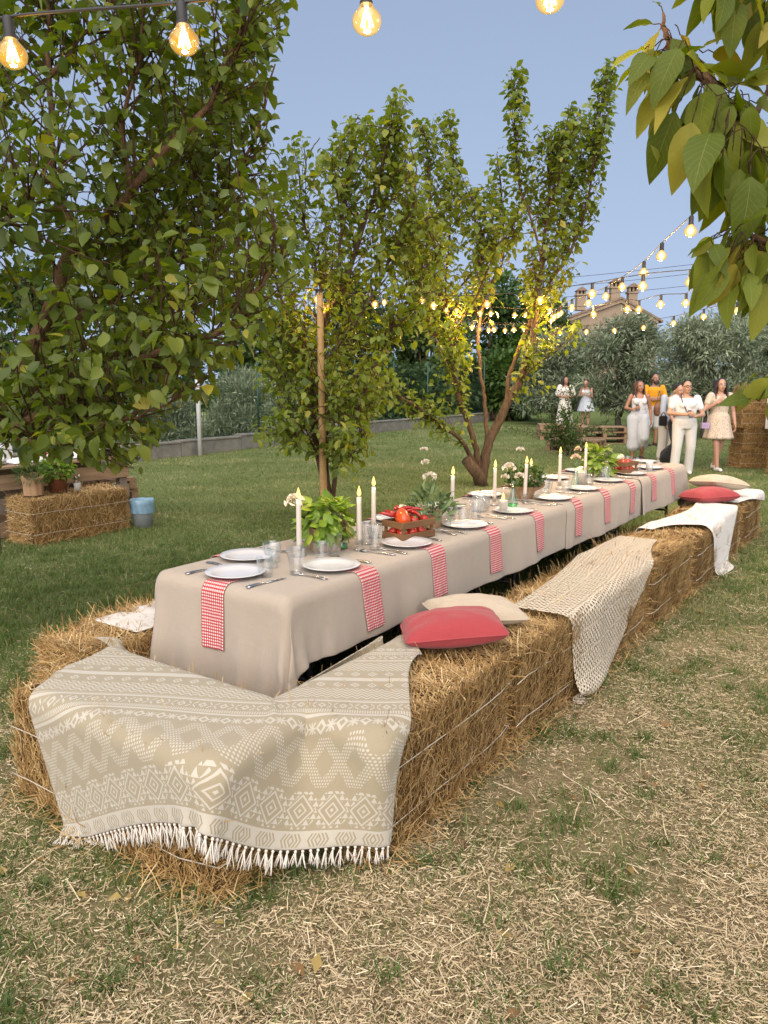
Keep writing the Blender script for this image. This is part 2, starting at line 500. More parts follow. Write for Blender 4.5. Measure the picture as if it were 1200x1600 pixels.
def fabric(name, col, scale=600, var=0.10, rough=0.9, wrinkle=0.15, stripe=None, crease=False):
    n = NT(name); uv = n.coord('UV')
    sp = n.n('ShaderNodeSeparateXYZ'); n.set(sp.inputs[0], uv)
    wx = n.math('SINE', n.math('MULTIPLY', sp.outputs[0], scale)); wy = n.math('SINE', n.math('MULTIPLY', sp.outputs[1], scale))
    w = n.math('MULTIPLY', wx, wy)
    slub = n.n('ShaderNodeMapping'); slub.inputs['Scale'].default_value = (6, 90, 1); n.set(slub.inputs[0], uv)
    s1 = n.noise(3, 3, 0.6, slub.outputs[0])
    slub2 = n.n('ShaderNodeMapping'); slub2.inputs['Scale'].default_value = (90, 6, 1); n.set(slub2.inputs[0], uv)
    s2 = n.noise(3, 3, 0.6, slub2.outputs[0])
    big = n.noise(4, 3, 0.5, uv)
    f = n.math('ADD', n.math('MULTIPLY', n.math('ADD', s1, s2), 0.4), n.math('MULTIPLY', big, 0.25))
    c = n.ramp(f, [(0.30, tuple(x * (1 - var) for x in col)), (0.75, tuple(min(1, x * (1 + var)) for x in col))])
    if stripe:
        fr = n.math('FRACT', n.math('MULTIPLY', sp.outputs[0], stripe[0]))
        c = n.mix(n.math('GREATER_THAN', fr, stripe[2]), c, stripe[1])
    h = n.math('ADD', n.math('MULTIPLY', w, 0.15), n.math('MULTIPLY', n.math('ADD', n.noise(11, 4, 0.55, uv, 1.0), n.noise(3.5, 3, 0.6, uv, 2.5)), 1.2))
    if crease:      # pressed fold lines left from storing the cloth
        def fold(x, per): return n.math('POWER', n.math('MULTIPLY', n.math('ABSOLUTE', n.math('SUBTRACT', n.math('FRACT', n.math('DIVIDE', n.math('ADD', x, n.math('MULTIPLY', big, 0.02)), per)), 0.5)), 2.0), 26.0)
        h = n.math('ADD', h, n.math('MULTIPLY', n.math('ADD', fold(sp.outputs[0], 0.37), fold(sp.outputs[1], 0.52)), 0.35))
        h = n.math('ADD', h, n.math('MULTIPLY', n.noise(26, 3, 0.6, uv, 1.5), 0.5))
    M[name] = n.done(n.pbr(c, rough, n.bump(h, wrinkle, 0.02), 0, 0.15, Sheen_Weight=0.15))
    return M[name]
fabric('linen', (0.350, 0.296, 0.234), 2200, 0.10, wrinkle=0.30, crease=True)
fabric('white_cloth', (0.592, 0.566, 0.518), 1500, 0.06, wrinkle=0.25)
fabric('coral', (0.296, 0.046, 0.050), 1200, 0.14, wrinkle=0.25)
fabric('beige', (0.444, 0.370, 0.270), 1200, 0.12, wrinkle=0.35)
fabric('stripe_cloth', (0.592, 0.577, 0.548), 1200, 0.05, stripe=(9, (0.42, 0.40, 0.38), 0.78))
fabric('cotton_white', (0.592, 0.592, 0.607), 1500, 0.05, wrinkle=0.3)
fabric('trouser_white', (0.548, 0.540, 0.525), 1500, 0.06, wrinkle=0.5)
fabric('pale_blue', (0.50, 0.535, 0.59), 1500, 0.06, wrinkle=0.5)
fabric('shirt_blue', (0.370, 0.422, 0.503), 1500, 0.08, wrinkle=0.4)
fabric('yellow', (0.577, 0.266, 0.015), 1500, 0.1, wrinkle=0.4)
fabric('black_cloth', (0.012, 0.012, 0.014), 1500, 0.2, wrinkle=0.3)
fabric('tassel', (0.607, 0.570, 0.503), 1500, 0.06)

def floral(name, base, spots, sc, thr):
    n = NT(name); co = n.coord()
    v = n.n('ShaderNodeTexVoronoi'); v.inputs['Scale'].default_value = sc; n.set(v.inputs['Vector'], co)
    d = n.noise(sc * 1.3, 3, 0.6, co)
    m = n.math('LESS_THAN', n.math('ADD', v.outputs['Distance'], n.math('MULTIPLY', d, 0.35)), thr)
    c = n.mix(m, base, spots)
    M[name] = n.done(n.pbr(c, 0.9, n.bump(n.noise(14, 3, .5, co), 0.3, 0.03), 0, 0.15))
floral('floral_dress', (0.50, 0.415, 0.33), (0.16, 0.10, 0.08), 42, 0.42)
floral('leaf_print', (0.56, 0.525, 0.46), (0.03, 0.03, 0.03), 18, 0.55)

def gingham():
    n = NT('gingham'); sp = n.n('ShaderNodeSeparateXYZ'); n.set(sp.inputs[0], n.coord('UV'))
    k = 1 / 0.0125
    a = n.math('GREATER_THAN', n.math('FRACT', n.math('MULTIPLY', sp.outputs[0], k)), 0.5)
    b = n.math('GREATER_THAN', n.math('FRACT', n.math('MULTIPLY', sp.outputs[1], k)), 0.5)
    s = n.math('MULTIPLY', n.math('ADD', a, b), 0.5)
    c = n.ramp(s, [(0.0, (0.60, 0.57, 0.54)), (0.5, (0.45, 0.11, 0.11)), (1.0, (0.31, 0.014, 0.018))])
    w = n.noise(9, 3, 0.5, n.coord('UV'))
    M['gingham'] = n.done(n.pbr(c, 0.9, n.bump(w, 0.25, 0.02), 0, 0.15))
gingham()

def glassy(name, col=(1, 1, 1), base=0.06, rough=0.03, glow=None):
    """thin clear glass: mostly see-through, reflective towards grazing angles; lets light and candle glow pass"""
    n = NT(name)
    t = n.n('ShaderNodeBsdfTransparent'); n.set(t.inputs[0], col)
    g = n.n('ShaderNodeBsdfGlossy'); g.inputs['Roughness'].default_value = rough; n.set(g.inputs[0], (1, 1, 1))
    lw = n.n('ShaderNodeLayerWeight'); lw.inputs['Blend'].default_value = 0.5
    f = n.math('ADD', n.math('MULTIPLY', n.math('POWER', lw.outputs['Facing'], 3.0), 0.55), base, clamp=True)
    mx = n.n('ShaderNodeMixShader'); n.set(mx.inputs[0], f)
    n.t.links.new(t.outputs[0], mx.inputs[1]); n.t.links.new(g.outputs[0], mx.inputs[2])
    sh = mx.outputs[0]
    if glow:
        e = n.n('ShaderNodeEmission'); n.set(e.inputs[0], glow[0]); n.set(e.inputs[1], n.math('MULTIPLY', n.math('SUBTRACT', 1.15, lw.outputs['Facing']), glow[1]))
        ad = n.n('ShaderNodeAddShader'); n.t.links.new(sh, ad.inputs[0]); n.t.links.new(e.outputs[0], ad.inputs[1]); sh = ad.outputs[0]
    M[name] = n.done(sh)
glassy('glass', (0.955, 0.965, 0.965), 0.05)
glassy('bottle_glass', (0.90, 0.95, 0.91), 0.05)
glassy('bulb_glass', (1.0, 0.86, 0.52), 0.04, glow=((1.0, 0.50, 0.07), 0.20))
glassy('bulb_glass_far', (1.0, 0.86, 0.52), 0.04, glow=((1.0, 0.56, 0.10), 0.42))
glassy('window_glass', (0.5, 0.55, 0.6), 0.2)
def emit(name, col, s):
    n = NT(name); e = n.n('ShaderNodeEmission'); n.set(e.inputs[0], col); e.inputs[1].default_value = s
    M[name] = n.done(e.outputs[0])
emit('filament', (1.0, 0.70, 0.30), 16)
emit('bulb_far', (1.0, 0.76, 0.36), 2.0)
emit('flame', (1.0, 0.60, 0.16), 1.4)
def wax():
    n = NT('wax')
    n2 = n.pbr((0.66, 0.625, 0.57), 0.45, None, 0, 0.4, Subsurface_Weight=0.0)
    t = n.n('ShaderNodeBsdfTranslucent'); n.set(t.inputs[0], (0.85, 0.72, 0.5))
    mx = n.n('ShaderNodeMixShader'); mx.inputs[0].default_value = 0.3
    n.t.links.new(n2, mx.inputs[1]); n.t.links.new(t.outputs[0], mx.inputs[2])
    M['wax'] = n.done(mx.outputs[0])
wax()
simple('porcelain', (0.518, 0.514, 0.507), 0.12, var=0.015, spec=0.55)
simple('steel', (0.55, 0.54, 0.53), 0.22, 1.0, 0.05)
simple('dark_metal', (0.03, 0.03, 0.032), 0.5, 0.6, 0.1)
simple('green_metal', (0.016, 0.05, 0.035), 0.5, 0.2, 0.1)
simple('grey_metal', (0.50, 0.51, 0.52), 0.5, 0.0, 0.08)
simple('black_rubber', (0.012, 0.012, 0.012), 0.55, 0, 0.1)
simple('kraft', (0.311, 0.196, 0.107), 0.75, 0, 0.12, 9, 0.25)
simple('soil', (0.030, 0.020, 0.013), 0.95, 0, 0.3, 40, 0.6)
simple('tomato', (0.370, 0.026, 0.011), 0.18, 0, 0.15, 5)
simple('pepper', (0.459, 0.063, 0.013), 0.2, 0, 0.15, 8)
simple('chili', (0.281, 0.012, 0.010), 0.25, 0, 0.2, 8)
simple('onion', (0.518, 0.488, 0.340), 0.4, 0, 0.1, 8)
simple('green_liquid', (0.08, 0.36, 0.10), 0.1, 0, 0.05)
simple('petal', (0.592, 0.533, 0.429), 0.7, 0, 0.06)
simple('petal_peach', (0.592, 0.444, 0.311), 0.7, 0, 0.08)
simple('stem', (0.10, 0.17, 0.05), 0.6, 0, 0.15)
simple('concrete', (0.15, 0.145, 0.125), 0.9, 0, 0.25, 5, 0.5)
simple('twine', (0.488, 0.444, 0.355), 0.8, 0, 0.1, 60)
simple('jute', (0.55, 0.45, 0.30), 0.8, 0, 0.15, 60)
simple('bin_plastic', (0.266, 0.296, 0.318), 0.35, 0, 0.06, 4)
simple('bin_bag', (0.163, 0.281, 0.370), 0.3, 0, 0.12, 14, 0.5)
simple('paper_white', (0.592, 0.585, 0.570), 0.7, 0, 0.03)
simple('paper_blue', (0.45, 0.55, 0.62), 0.6, 0, 0.08, 3)
simple('red_cloth', (0.370, 0.022, 0.026), 0.85, 0, 0.2, 10)
simple('pink_cloth', (0.459, 0.163, 0.178), 0.85, 0, 0.1, 10)
simple('skin', (0.385, 0.215, 0.148), 0.5, 0, 0.06, 10)
simple('skin_tan', (0.296, 0.148, 0.092), 0.5, 0, 0.06, 10)
simple('lips', (0.311, 0.081, 0.067), 0.4, 0, 0.05)
simple('eye_dark', (0.02, 0.014, 0.012), 0.2, 0, 0.05)
simple('eye_white', (0.555, 0.533, 0.518), 0.25, 0, 0.02)
simple('hair_dark', (0.016, 0.010, 0.008), 0.42, 0, 0.4, 50, 0.7)
simple('hair_brown', (0.075, 0.034, 0.018), 0.42, 0, 0.4, 50, 0.7)
simple('shoe_white', (0.562, 0.555, 0.540), 0.5, 0, 0.05)
simple('sandal', (0.06, 0.03, 0.02), 0.5, 0, 0.1)
simple('bag_lilac', (0.407, 0.281, 0.459), 0.25, 0, 0.06)
simple('bag_brown', (0.13, 0.045, 0.02), 0.45, 0, 0.1)
simple('phone_black', (0.015, 0.015, 0.018), 0.15, 0, 0.05)
simple('car_white', (0.533, 0.540, 0.548), 0.25, 0, 0.02)
simple('glass_dark', (0.012, 0.014, 0.016), 0.08, 0, 0.05)
simple('lamp_red', (0.5, 0.02, 0.015), 0.2, 0, 0.05)

def wood(name, a, b, sc=3.0):
    n = NT(name); co = n.coord()
    off = n.n('ShaderNodeVectorMath', operation='ADD'); n.set(off.inputs[0], co)
    cb = n.n('ShaderNodeCombineXYZ'); r = n.math('MULTIPLY', n.rnd(), 20.0)
    for i in range(3): n.set(cb.inputs[i], r)
    n.set(off.inputs[1], cb.outputs[0])
    mp = n.n('ShaderNodeMapping'); mp.inputs['Scale'].default_value = (1, 9, 9); n.set(mp.inputs[0], off.outputs[0])
    f = n.noise(sc, 6, 0.65, mp.outputs[0], 0.6)
    g = n.noise(2.0, 2, 0.5, off.outputs[0])
    col = n.ramp(f, [(0.25, a), (0.75, b)])
    col = n.mix(n.math('MULTIPLY', g, 0.5), col, tuple(x * 0.7 for x in a))
    col = n.mix(n.math('MULTIPLY', n.rnd(), 0.3), col, tuple(x * 0.6 for x in b))
    M[name] = n.done(n.pbr(col, 0.8, n.bump(f, 0.4, 0.006), 0, 0.2))
wood('pallet_wood', (0.17, 0.105, 0.06), (0.40, 0.28, 0.175))
wood('pallet_grey', (0.13, 0.105, 0.08), (0.27, 0.22, 0.17))
wood('crate_wood', (0.115, 0.058, 0.025), (0.24, 0.135, 0.065), 5)
wood('bamboo', (0.42, 0.25, 0.10), (0.58, 0.38, 0.17))
wood('table_wood', (0.10, 0.08, 0.06), (0.2, 0.16, 0.12))

def brick():
    n = NT('brick_wall'); co = n.coord()
    mp = n.n('ShaderNodeMapping'); mp.inputs['Rotation'].default_value = (R(90), 0, 0); n.set(mp.inputs[0], co)
    b = n.n('ShaderNodeTexBrick'); n.set(b.inputs['Vector'], mp.outputs[0])
    b.inputs['Scale'].default_value = 1.0; b.inputs['Brick Width'].default_value = 0.30; b.inputs['Row Height'].default_value = 0.085
    b.inputs['Mortar Size'].default_value = 0.012
    n.set(b.inputs['Color1'], (0.27, 0.195, 0.13)); n.set(b.inputs['Color2'], (0.21, 0.145, 0.095)); n.set(b.inputs['Mortar'], (0.29, 0.24, 0.18))
    st = n.noise(0.8, 5, 0.65, co)
    c = n.mix(n.math('MULTIPLY', st, 0.6), b.outputs['Color'], (0.30, 0.235, 0.165))
    M['brick_wall'] = n.done(n.pbr(c, 0.9, n.bump(b.outputs['Fac'], -0.4, 0.02), 0, 0.15))
brick()
simple('roof_tile', (0.19, 0.13, 0.09), 0.9, 0, 0.3, 6, 0.6)
simple('stone_trim', (0.27, 0.20, 0.14), 0.9, 0, 0.2, 6, 0.4)
simple('shutter', (0.10, 0.07, 0.05), 0.7, 0, 0.2)
def blanket_mat():
    n = NT('blanket'); sp = n.n('ShaderNodeSeparateXYZ'); n.set(sp.inputs[0], n.coord('UV'))
    m = n.math
    u = sp.outputs[0]; v0 = sp.outputs[1]
    v = m('PINGPONG', v0, 0.945)
    def cen(x, per):            # signed distance to the nearest cell centre, in metres
        return m('MULTIPLY', m('SUBTRACT', m('FRACT', m('DIVIDE', x, per)), 0.5), per)
    def absn(x): return m('ABSOLUTE', x)
    def inr(x, a, b): return m('MULTIPLY', m('GREATER_THAN', x, a), m('LESS_THAN', x, b))
    def AND(*a):
        r = a[0]
        for k in a[1:]: r = m('MULTIPLY', r, k)
        return r
    def OR(*a):
        r = a[0]
        for k in a[1:]: r = m('MAXIMUM', r, k)
        return r
    def NOT(a): return m('SUBTRACT', 1.0, a)
    def tri(x, per): return m('MULTIPLY', absn(m('SUBTRACT', m('FRACT', m('DIVIDE', x, per)), 0.5)), 2.0)
    def diam(per, vc, k=1.0, uo=0.0):
        return m('ADD', absn(cen(m('ADD', u, uo), per)), m('MULTIPLY', absn(m('SUBTRACT', v, vc)), k))
    # A: white hem with tan hexagons
    dA = m('MAXIMUM', m('ADD', absn(cen(u, 0.125)), m('MULTIPLY', absn(m('SUBTRACT', v, 0.04)), 0.55)), 0)
    ringA = AND(m('GREATER_THAN', m('FRACT', m('DIVIDE', dA, 0.0165)), 0.52), m('LESS_THAN', dA, 0.0495))
    edgeA = m('GREATER_THAN', absn(m('SUBTRACT', v, 0.04)), 0.029)
    A = AND(inr(v, -1, 0.080), NOT(AND(ringA, NOT(edgeA))))
    # B: large stepped diamonds
    dB = diam(0.15, 0.165, 0.95)
    st = m('LESS_THAN', m('FRACT', m('DIVIDE', v, 0.026)), m('MULTIPLY', tri(m('ADD', u, 0.006), 0.03), 0.95))
    B = AND(inr(v, 0.088, 0.245), OR(inr(dB, 0.056, 0.066), inr(dB, 0.024, 0.033), m('LESS_THAN', dB, 0.009), AND(m('GREATER_THAN', dB, 0.074), m('LESS_THAN', dB, 0.115), st)))
    # C: lattice of dots
    lat = absn(m('SUBTRACT', tri(u, 0.165), tri(m('SUBTRACT', v, 0.05), 0.21)))
    row = m('MULTIPLY', m('FLOOR', m('DIVIDE', v, 0.0135)), 0.5)
    dot = m('ADD', m('POWER', m('DIVIDE', cen(m('ADD', u, m('MULTIPLY', row, 0.013)), 0.013), 0.0040), 2.0),
            m('POWER', m('DIVIDE', cen(v, 0.0135), 0.0046), 2.0))
    Cc = AND(inr(v, 0.262, 0.470), m('LESS_THAN', lat, 0.36), m('LESS_THAN', dot, 1.0))
    # D: chain of small diamonds and stars
    dD = diam(0.105, 0.512, 1.0)
    su = absn(cen(m('ADD', u, 0.0525), 0.105)); sv = absn(m('SUBTRACT', v, 0.512))
    star = AND(m('LESS_THAN', m('MAXIMUM', su, sv), 0.022), OR(m('LESS_THAN', su, 0.004), m('LESS_THAN', sv, 0.004), m('LESS_THAN', absn(m('SUBTRACT', su, sv)), 0.0045)))
    D = AND(inr(v, 0.478, 0.548), OR(inr(dD, 0.014, 0.029), star))
    # E: lines and ticks
    E = OR(inr(v, 0.556, 0.571), AND(inr(v, 0.578, 0.603), m('GREATER_THAN', m('FRACT', m('DIVIDE', u, 0.0125)), 0.45)))
    # F: diamonds and crosses
    dF = diam(0.11, 0.642, 0.95)
    xu = absn(cen(m('ADD', u, 0.055), 0.11)); xv = absn(m('SUBTRACT', v, 0.642))
    F_ = AND(inr(v, 0.612, 0.672), OR(inr(dF, 0.011, 0.023), AND(m('LESS_THAN', absn(m('SUBTRACT', xu, xv)), 0.0055), m('GREATER_THAN', xu, 0.006), m('LESS_THAN', xu, 0.026))))
    G = OR(inr(v, 0.682, 0.697), AND(inr(v, 0.702, 0.708), m('GREATER_THAN', m('FRACT', m('DIVIDE', u, 0.010)), 0.4)))
    # H: zigzags
    H = AND(inr(v, 0.722, 0.835), m('GREATER_THAN', m('FRACT', m('DIVIDE', m('ADD', v, m('MULTIPLY', tri(u, 0.052), 0.024)), 0.026)), 0.58))
    dI = diam(0.09, 0.878, 1.0)
    I = AND(inr(v, 0.845, 0.912), OR(inr(dI, 0.016, 0.027), m('LESS_THAN', dI, 0.007)))
    J = m('GREATER_THAN', v, 0.925)
    mask = OR(A, B, Cc, D, E, F_, G, H, I, J)
    wv = n.noise(70, 3, 0.7, n.coord('UV'))
    big = n.noise(2.0, 3, 0.5, n.coord('UV'))
    tan_ = n.mix(m('MULTIPLY', wv, 0.5), (0.315, 0.272, 0.182), (0.255, 0.215, 0.142))
    wht = n.mix(m('MULTIPLY', wv, 0.5), (0.50, 0.468, 0.395), (0.42, 0.39, 0.325))
    c = n.mix(m('MULTIPLY', mask, 0.92), tan_, wht)
    c = n.mix(m('MULTIPLY', big, 0.22), c, (0.33, 0.285, 0.19))
    weave = m('MULTIPLY', m('SINE', m('MULTIPLY', u, 1600.0)), m('SINE', m('MULTIPLY', v0, 1600.0)))
    hgt = m('ADD', m('MULTIPLY', mask, 0.6), m('ADD', m('MULTIPLY', weave, 0.3), m('MULTIPLY', n.noise(14, 3, .5, n.coord('UV')), 0.8)))
    M['blanket'] = n.done(n.pbr(c, 0.95, n.bump(hgt, 0.45, 0.006), 0, 0.1, Sheen_Weight=0.2))
blanket_mat()

def crochet_mat():
    n = NT('crochet'); sp = n.n('ShaderNodeSeparateXYZ'); n.set(sp.inputs[0], n.coord('UV'))
    m = n.math
    u = sp.outputs[0]; v = sp.outputs[1]
    wob = m('MULTIPLY', m('SUBTRACT', n.noise(18, 2, .5, n.coord('UV')), 0.5), 0.012)
    u = m('ADD', u, wob); v = m('ADD', v, wob)
    a = m('ADD', u, v); b = m('SUBTRACT', u, v)
    def cen(x, per): return m('SUBTRACT', m('FRACT', m('DIVIDE', x, per)), 0.5)
    pa, pb = 0.034, 0.039
    r = m('ADD', m('POWER', m('MULTIPLY', cen(a, pa), 2.0), 2.0), m('POWER', m('MULTIPLY', cen(b, pb), 2.0), 2.0))
    size = m('ADD', 0.10, m('MULTIPLY', n.noise(30, 2, .5, n.coord('UV')), 0.50))
    band = m('GREATER_THAN', m('FRACT', m('DIVIDE', v, 0.115)), 0.26)
    hole = m('MULTIPLY', m('LESS_THAN', r, size), band)
    # a second row of narrow slits inside the dense bands
    r2 = m('ADD', m('POWER', m('MULTIPLY', cen(u, 0.026), 2.6), 2.0), m('POWER', m('MULTIPLY', cen(v, 0.022), 1.7), 2.0))
    hole2 = m('MULTIPLY', m('LESS_THAN', r2, 0.35), m('SUBTRACT', 1.0, band))
    hole = m('MAXIMUM', hole, hole2)
    edge = m('SUBTRACT', 1.0, m('MINIMUM', r, 1.0))
    c = n.ramp(n.noise(60, 3, .6, n.coord('UV')), [(0.3, (0.50, 0.43, 0.315)), (0.7, (0.64, 0.57, 0.45))])
    hgt = m('ADD', m('MULTIPLY', r, 0.7), m('MULTIPLY', n.noise(120, 2, .5, n.coord('UV')), 0.5))
    p = n.pbr(c, 0.95, n.bump(hgt, 0.8, 0.006), 0, 0.1)
    t = n.n('ShaderNodeBsdfTransparent')
    mx = n.n('ShaderNodeMixShader'); n.set(mx.inputs[0], hole)
    n.t.links.new(p, mx.inputs[1]); n.t.links.new(t.outputs[0], mx.inputs[2])
    M['crochet'] = n.done(mx.outputs[0])
crochet_mat()
# ------------------------------------------------------------------ ground
def ground_z(x, y):
    """the lawn rises a little towards the olive trees"""
    x = np.asarray(x, float); y = np.asarray(y, float)
    beyond = (x - 3.9) * -0.818 + (y - 29.4) * 0.575               # distance past the low wall, where the road lies lower
    return 0.16 * sstep(16.5, 24, y) + 0.25 * sstep(24, 45, y) - 1.15 * sstep(0.3, 5.0, beyond)

def greenness(x, y):
    """0 = dry straw-strewn turf, 1 = green lawn"""
    x = np.asarray(x, float); y = np.asarray(y, float)
    s = (x - T0[0]) * DV[0] + (y - T0[1]) * DV[1]
    w = (x - T0[0]) * PV[0] + (y - T0[1]) * PV[1]
    left = sstep(0.9, -0.4, w)                                   # far side of the table
    far = sstep(2.5, 7.5, s) * 0.55 + sstep(7.5, 10.5, s) * 0.4
    g = 0.40 + left * (0.06 + 0.56 * sstep(-1.2, 1.6, s)) + (1 - left) * far
    g = g * (0.72 + 0.28 * sstep(3.0, 6.0, y))
    g = g + (fbm(x * 1.7, y * 1.7, 5) - 0.5) * 0.75 + (fbm(x * 0.45 + 7, y * 0.45, 9) - 0.5) * 0.5
    return np.clip(g, 0, 1)

def build_ground():
    ys = np.concatenate([np.linspace(-30, 0.5, 12)[:-1], np.linspace(0.5, 9, 110)[:-1], np.linspace(9, 32, 80)[:-1], np.geomspace(32, 600, 24)])
    xs = np.concatenate([-np.geomspace(600, 14, 20)[:-1], np.linspace(-14, 14, 150)[:-1], np.geomspace(14, 600, 20)])
    X, Y = np.meshgrid(xs, ys)
    Z = ground_z(X, Y) + (fbm(X * 2.1, Y * 2.1, 3) - 0.5) * 0.03 * sstep(30, 15, Y) - 0.008
    V = np.stack([X, Y, Z], -1).reshape(-1, 3)
    o = link('ground', mk_mesh('ground', V, grid_faces(len(xs), len(ys)), attrs={'green': greenness(X, Y).ravel()}), M['ground'])
    structure(o); o['label'] = 'straw-strewn dry turf turning to green mown lawn'
    return o
build_ground()

def gz(x, y):
    x = np.asarray(x, float); y = np.asarray(y, float)
    return ground_z(x, y) + (fbm(x * 2.1, y * 2.1, 3) - 0.5) * 0.03 * sstep(30, 15, y) - 0.008

def in_view(x, y, z=0.0, m=40):
    u, v, d = project(np.stack([x, y, np.broadcast_to(z, np.shape(x))], -1))
    return (d > 0.2) & (u > -m) & (u < 1200 + m) & (v > -m) & (v < 1600 + m * 3)

def blades(name, P, length, width, lean, tint, mat, rng, segs=2):
    """thin tapered blades, each of its own curve, joined into one mesh"""
    n = len(P)
    az = rng.uniform(0, 2 * PI, n); d = np.stack([np.cos(az), np.sin(az), np.zeros(n)], -1)
    sd = np.stack([-np.sin(az), np.cos(az), np.zeros(n)], -1)
    tw = rng.uniform(0, 2 * PI, n); sd = np.stack([np.cos(tw), np.sin(tw), np.zeros(n)], -1)
    rows = []
    for k in range(segs):
        t = k / segs
        c = P + d * (lean * length * t ** 1.6)[:, None] + np.array([0, 0, 1.0]) * (length * t * (1 - 0.25 * lean * t))[:, None]
        hw = (width * (1 - 0.55 * t) / 2)[:, None]
        rows += [c - sd * hw, c + sd * hw]
    tip = P + d * (lean * length)[:, None] + np.array([0, 0, 1.0]) * (length * (1 - 0.35 * lean))[:, None]
    rows.append(tip)
    m = len(rows)
    V = np.stack(rows, 1).reshape(-1, 3)
    base = np.arange(n)[:, None] * m
    F = []
    for k in range(segs - 1):
        F.append(base + np.array([2 * k, 2 * k + 1, 2 * k + 3])); F.append(base + np.array([2 * k, 2 * k + 3, 2 * k + 2]))
    F.append(base + np.array([2 * (segs - 1), 2 * (segs - 1) + 1, 2 * segs]))
    F = np.concatenate(F)
    o = link(name, mk_mesh(name, V, F, attrs={'tint': np.repeat(tint, m)}), mat)
    return stuff(o)

def bench_block(x, y):
    """True where bales or table stand (no litter inside them)"""
    s = (x - T0[0]) * DV[0] + (y - T0[1]) * DV[1]; w = (x - T0[0]) * PV[0] + (y - T0[1]) * PV[1]
    a = (s > -0.68) & (s < -0.28) & (w > -0.78) & (w < 0.32)
    b = (s > -0.2) & (s < 6.9) & (w > 0.2) & (w < 0.6)
    c = (s > -0.3) & (s < 6.9) & (w > -1.36) & (w < -0.98)
    return a | b | c

def fallen_leaves(rng):
    n = 420
    y = 1.7 + 12 * rng.random(n) ** 1.3; x = (rng.random(n) * 2 - 1) * (0.8 + y * 0.6)
    ok = in_view(x, y) & ~bench_block(x, y); x, y = x[ok], y[ok]; n = len(x)
    az = rng.uniform(0, 2 * PI, n); d = np.stack([np.cos(az), np.sin(az), rng.normal(0, .15, n)], -1); d /= np.linalg.norm(d, axis=1, keepdims=True)
    sd = np.stack([-d[:, 1], d[:, 0], rng.normal(0, .3, n)], -1); L = rng.uniform(.03, .065, n)[:, None]; P = np.stack([x, y, gz(x, y) + .014], -1)
    V = np.stack([P, P + d * L * .45 - sd * L * .26 + (0, 0, .006), P + d * L, P + d * L * .45 + sd * L * .26 + (0, 0, .008)], 1).reshape(-1, 3)
    o = link('fallen_leaves', mk_mesh('fallen_leaves', V, np.arange(n)[:, None] * 4 + np.array([0, 3, 2, 1]), attrs={'tint': np.repeat(rng.random(n), 4)}), M['dry_leaf'])
    stuff(o); o['label'] = 'scattered dry brown and yellow fallen leaves on the turf'

def build_turf():
    rng = np.random.default_rng(4)
    # near grass: short blades, thicker in the green patches
    n = 330000
    y = 1.2 + 8.5 * rng.random(n) ** 1.35; x = (rng.random(n) * 2 - 1) * (0.75 + y * 0.62)
    g = greenness(x, y)
    fine = fbm(x * 6, y * 6, 31)
    keep = (rng.random(n) < (0.14 + 1.25 * g ** 1.4) * sstep(0.28, 0.58, fine)) & in_view(x, y) & ~bench_block(x, y)
    x, y, g = x[keep], y[keep], g[keep]; n = len(x)
    P = np.stack([x, y, gz(x, y) - 0.004], -1)
    L = rng.uniform(0.02, 0.07, n) * (0.75 + 0.5 * g)
    tint = np.clip(rng.normal(0.42, 0.22, n) + (rng.random(n) < 0.22) * 0.5 * (1 - 0.5 * g), 0, 1)
    o = blades('grass', P, L, rng.uniform(0.0025, 0.0055, n), rng.uniform(0.2, 1.1, n), tint, M['grass_blade'], rng, 2)
    o['label'] = 'short patchy green and yellowed grass around the bales'
    # tufts
    tx, ty = [], []
    rr = np.random.default_rng(8)
    cand = 1500
    cy = 1.6 + 6 * rr.random(cand) ** 1.2; cx = (rr.random(cand) * 2 - 1) * (0.7 + cy * 0.6)
    ok = (rr.random(cand) < 0.15 + 0.6 * greenness(cx, cy)) & ~bench_block(cx, cy) & in_view(cx, cy)
    cx, cy = cx[ok], cy[ok]
    k = 42
    sp_ = rr.uniform(.02, .06, len(cx))[:, None]
    ox = rr.normal(0, 1, (len(cx), k)) * sp_; oy = rr.normal(0, 1, (len(cx), k)) * sp_
    x = (cx[:, None] + ox).ravel(); y = (cy[:, None] + oy).ravel(); n = len(x)
    o = blades('grass_tufts', np.stack([x, y, gz(x, y) - 0.004], -1), rr.uniform(0.03, 0.09, n), rr.uniform(0.003, 0.006, n),
               rr.uniform(0.3, 1.2, n), np.clip(rr.normal(0.33, 0.2, n), 0, 1), M['grass_blade'], rr, 3)
    o['label'] = 'small tufts of longer grass in the dry turf'
    # lawn further off
    n = 300000
    y = 5.0 + 22 * rng.random(n) ** 1.5; x = (rng.random(n) * 2 - 1) * (1.0 + y * 0.6)
    g = greenness(x, y)
    keep = (rng.random(n) < 0.25 + 0.9 * g) & in_view(x, y) & ~bench_block(x, y)
    x, y, g = x[keep], y[keep], g[keep]; n = len(x)
    tint = np.clip(rng.normal(0.45, 0.2, n) + 0.55 * (fbm(x * 0.8, y * 1.6, 12) - 0.5) * 2 + 0.3 * (fbm(x * 4, y * 4, 15) - 0.5) * 2 + (1 - g) * 0.5 * rng.random(n), 0, 1)
    o = blades('lawn_grass', np.stack([x, y, gz(x, y) - 0.004], -1), rng.uniform(0.025, 0.06, n) * (0.8 + y / 40), rng.uniform(0.004, 0.008, n) * (0.7 + y / 12),
               rng.uniform(0.3, 1.1, n), tint, M['lawn_blade'], rng, 1)
    o['label'] = 'mown green lawn stretching to the low wall'

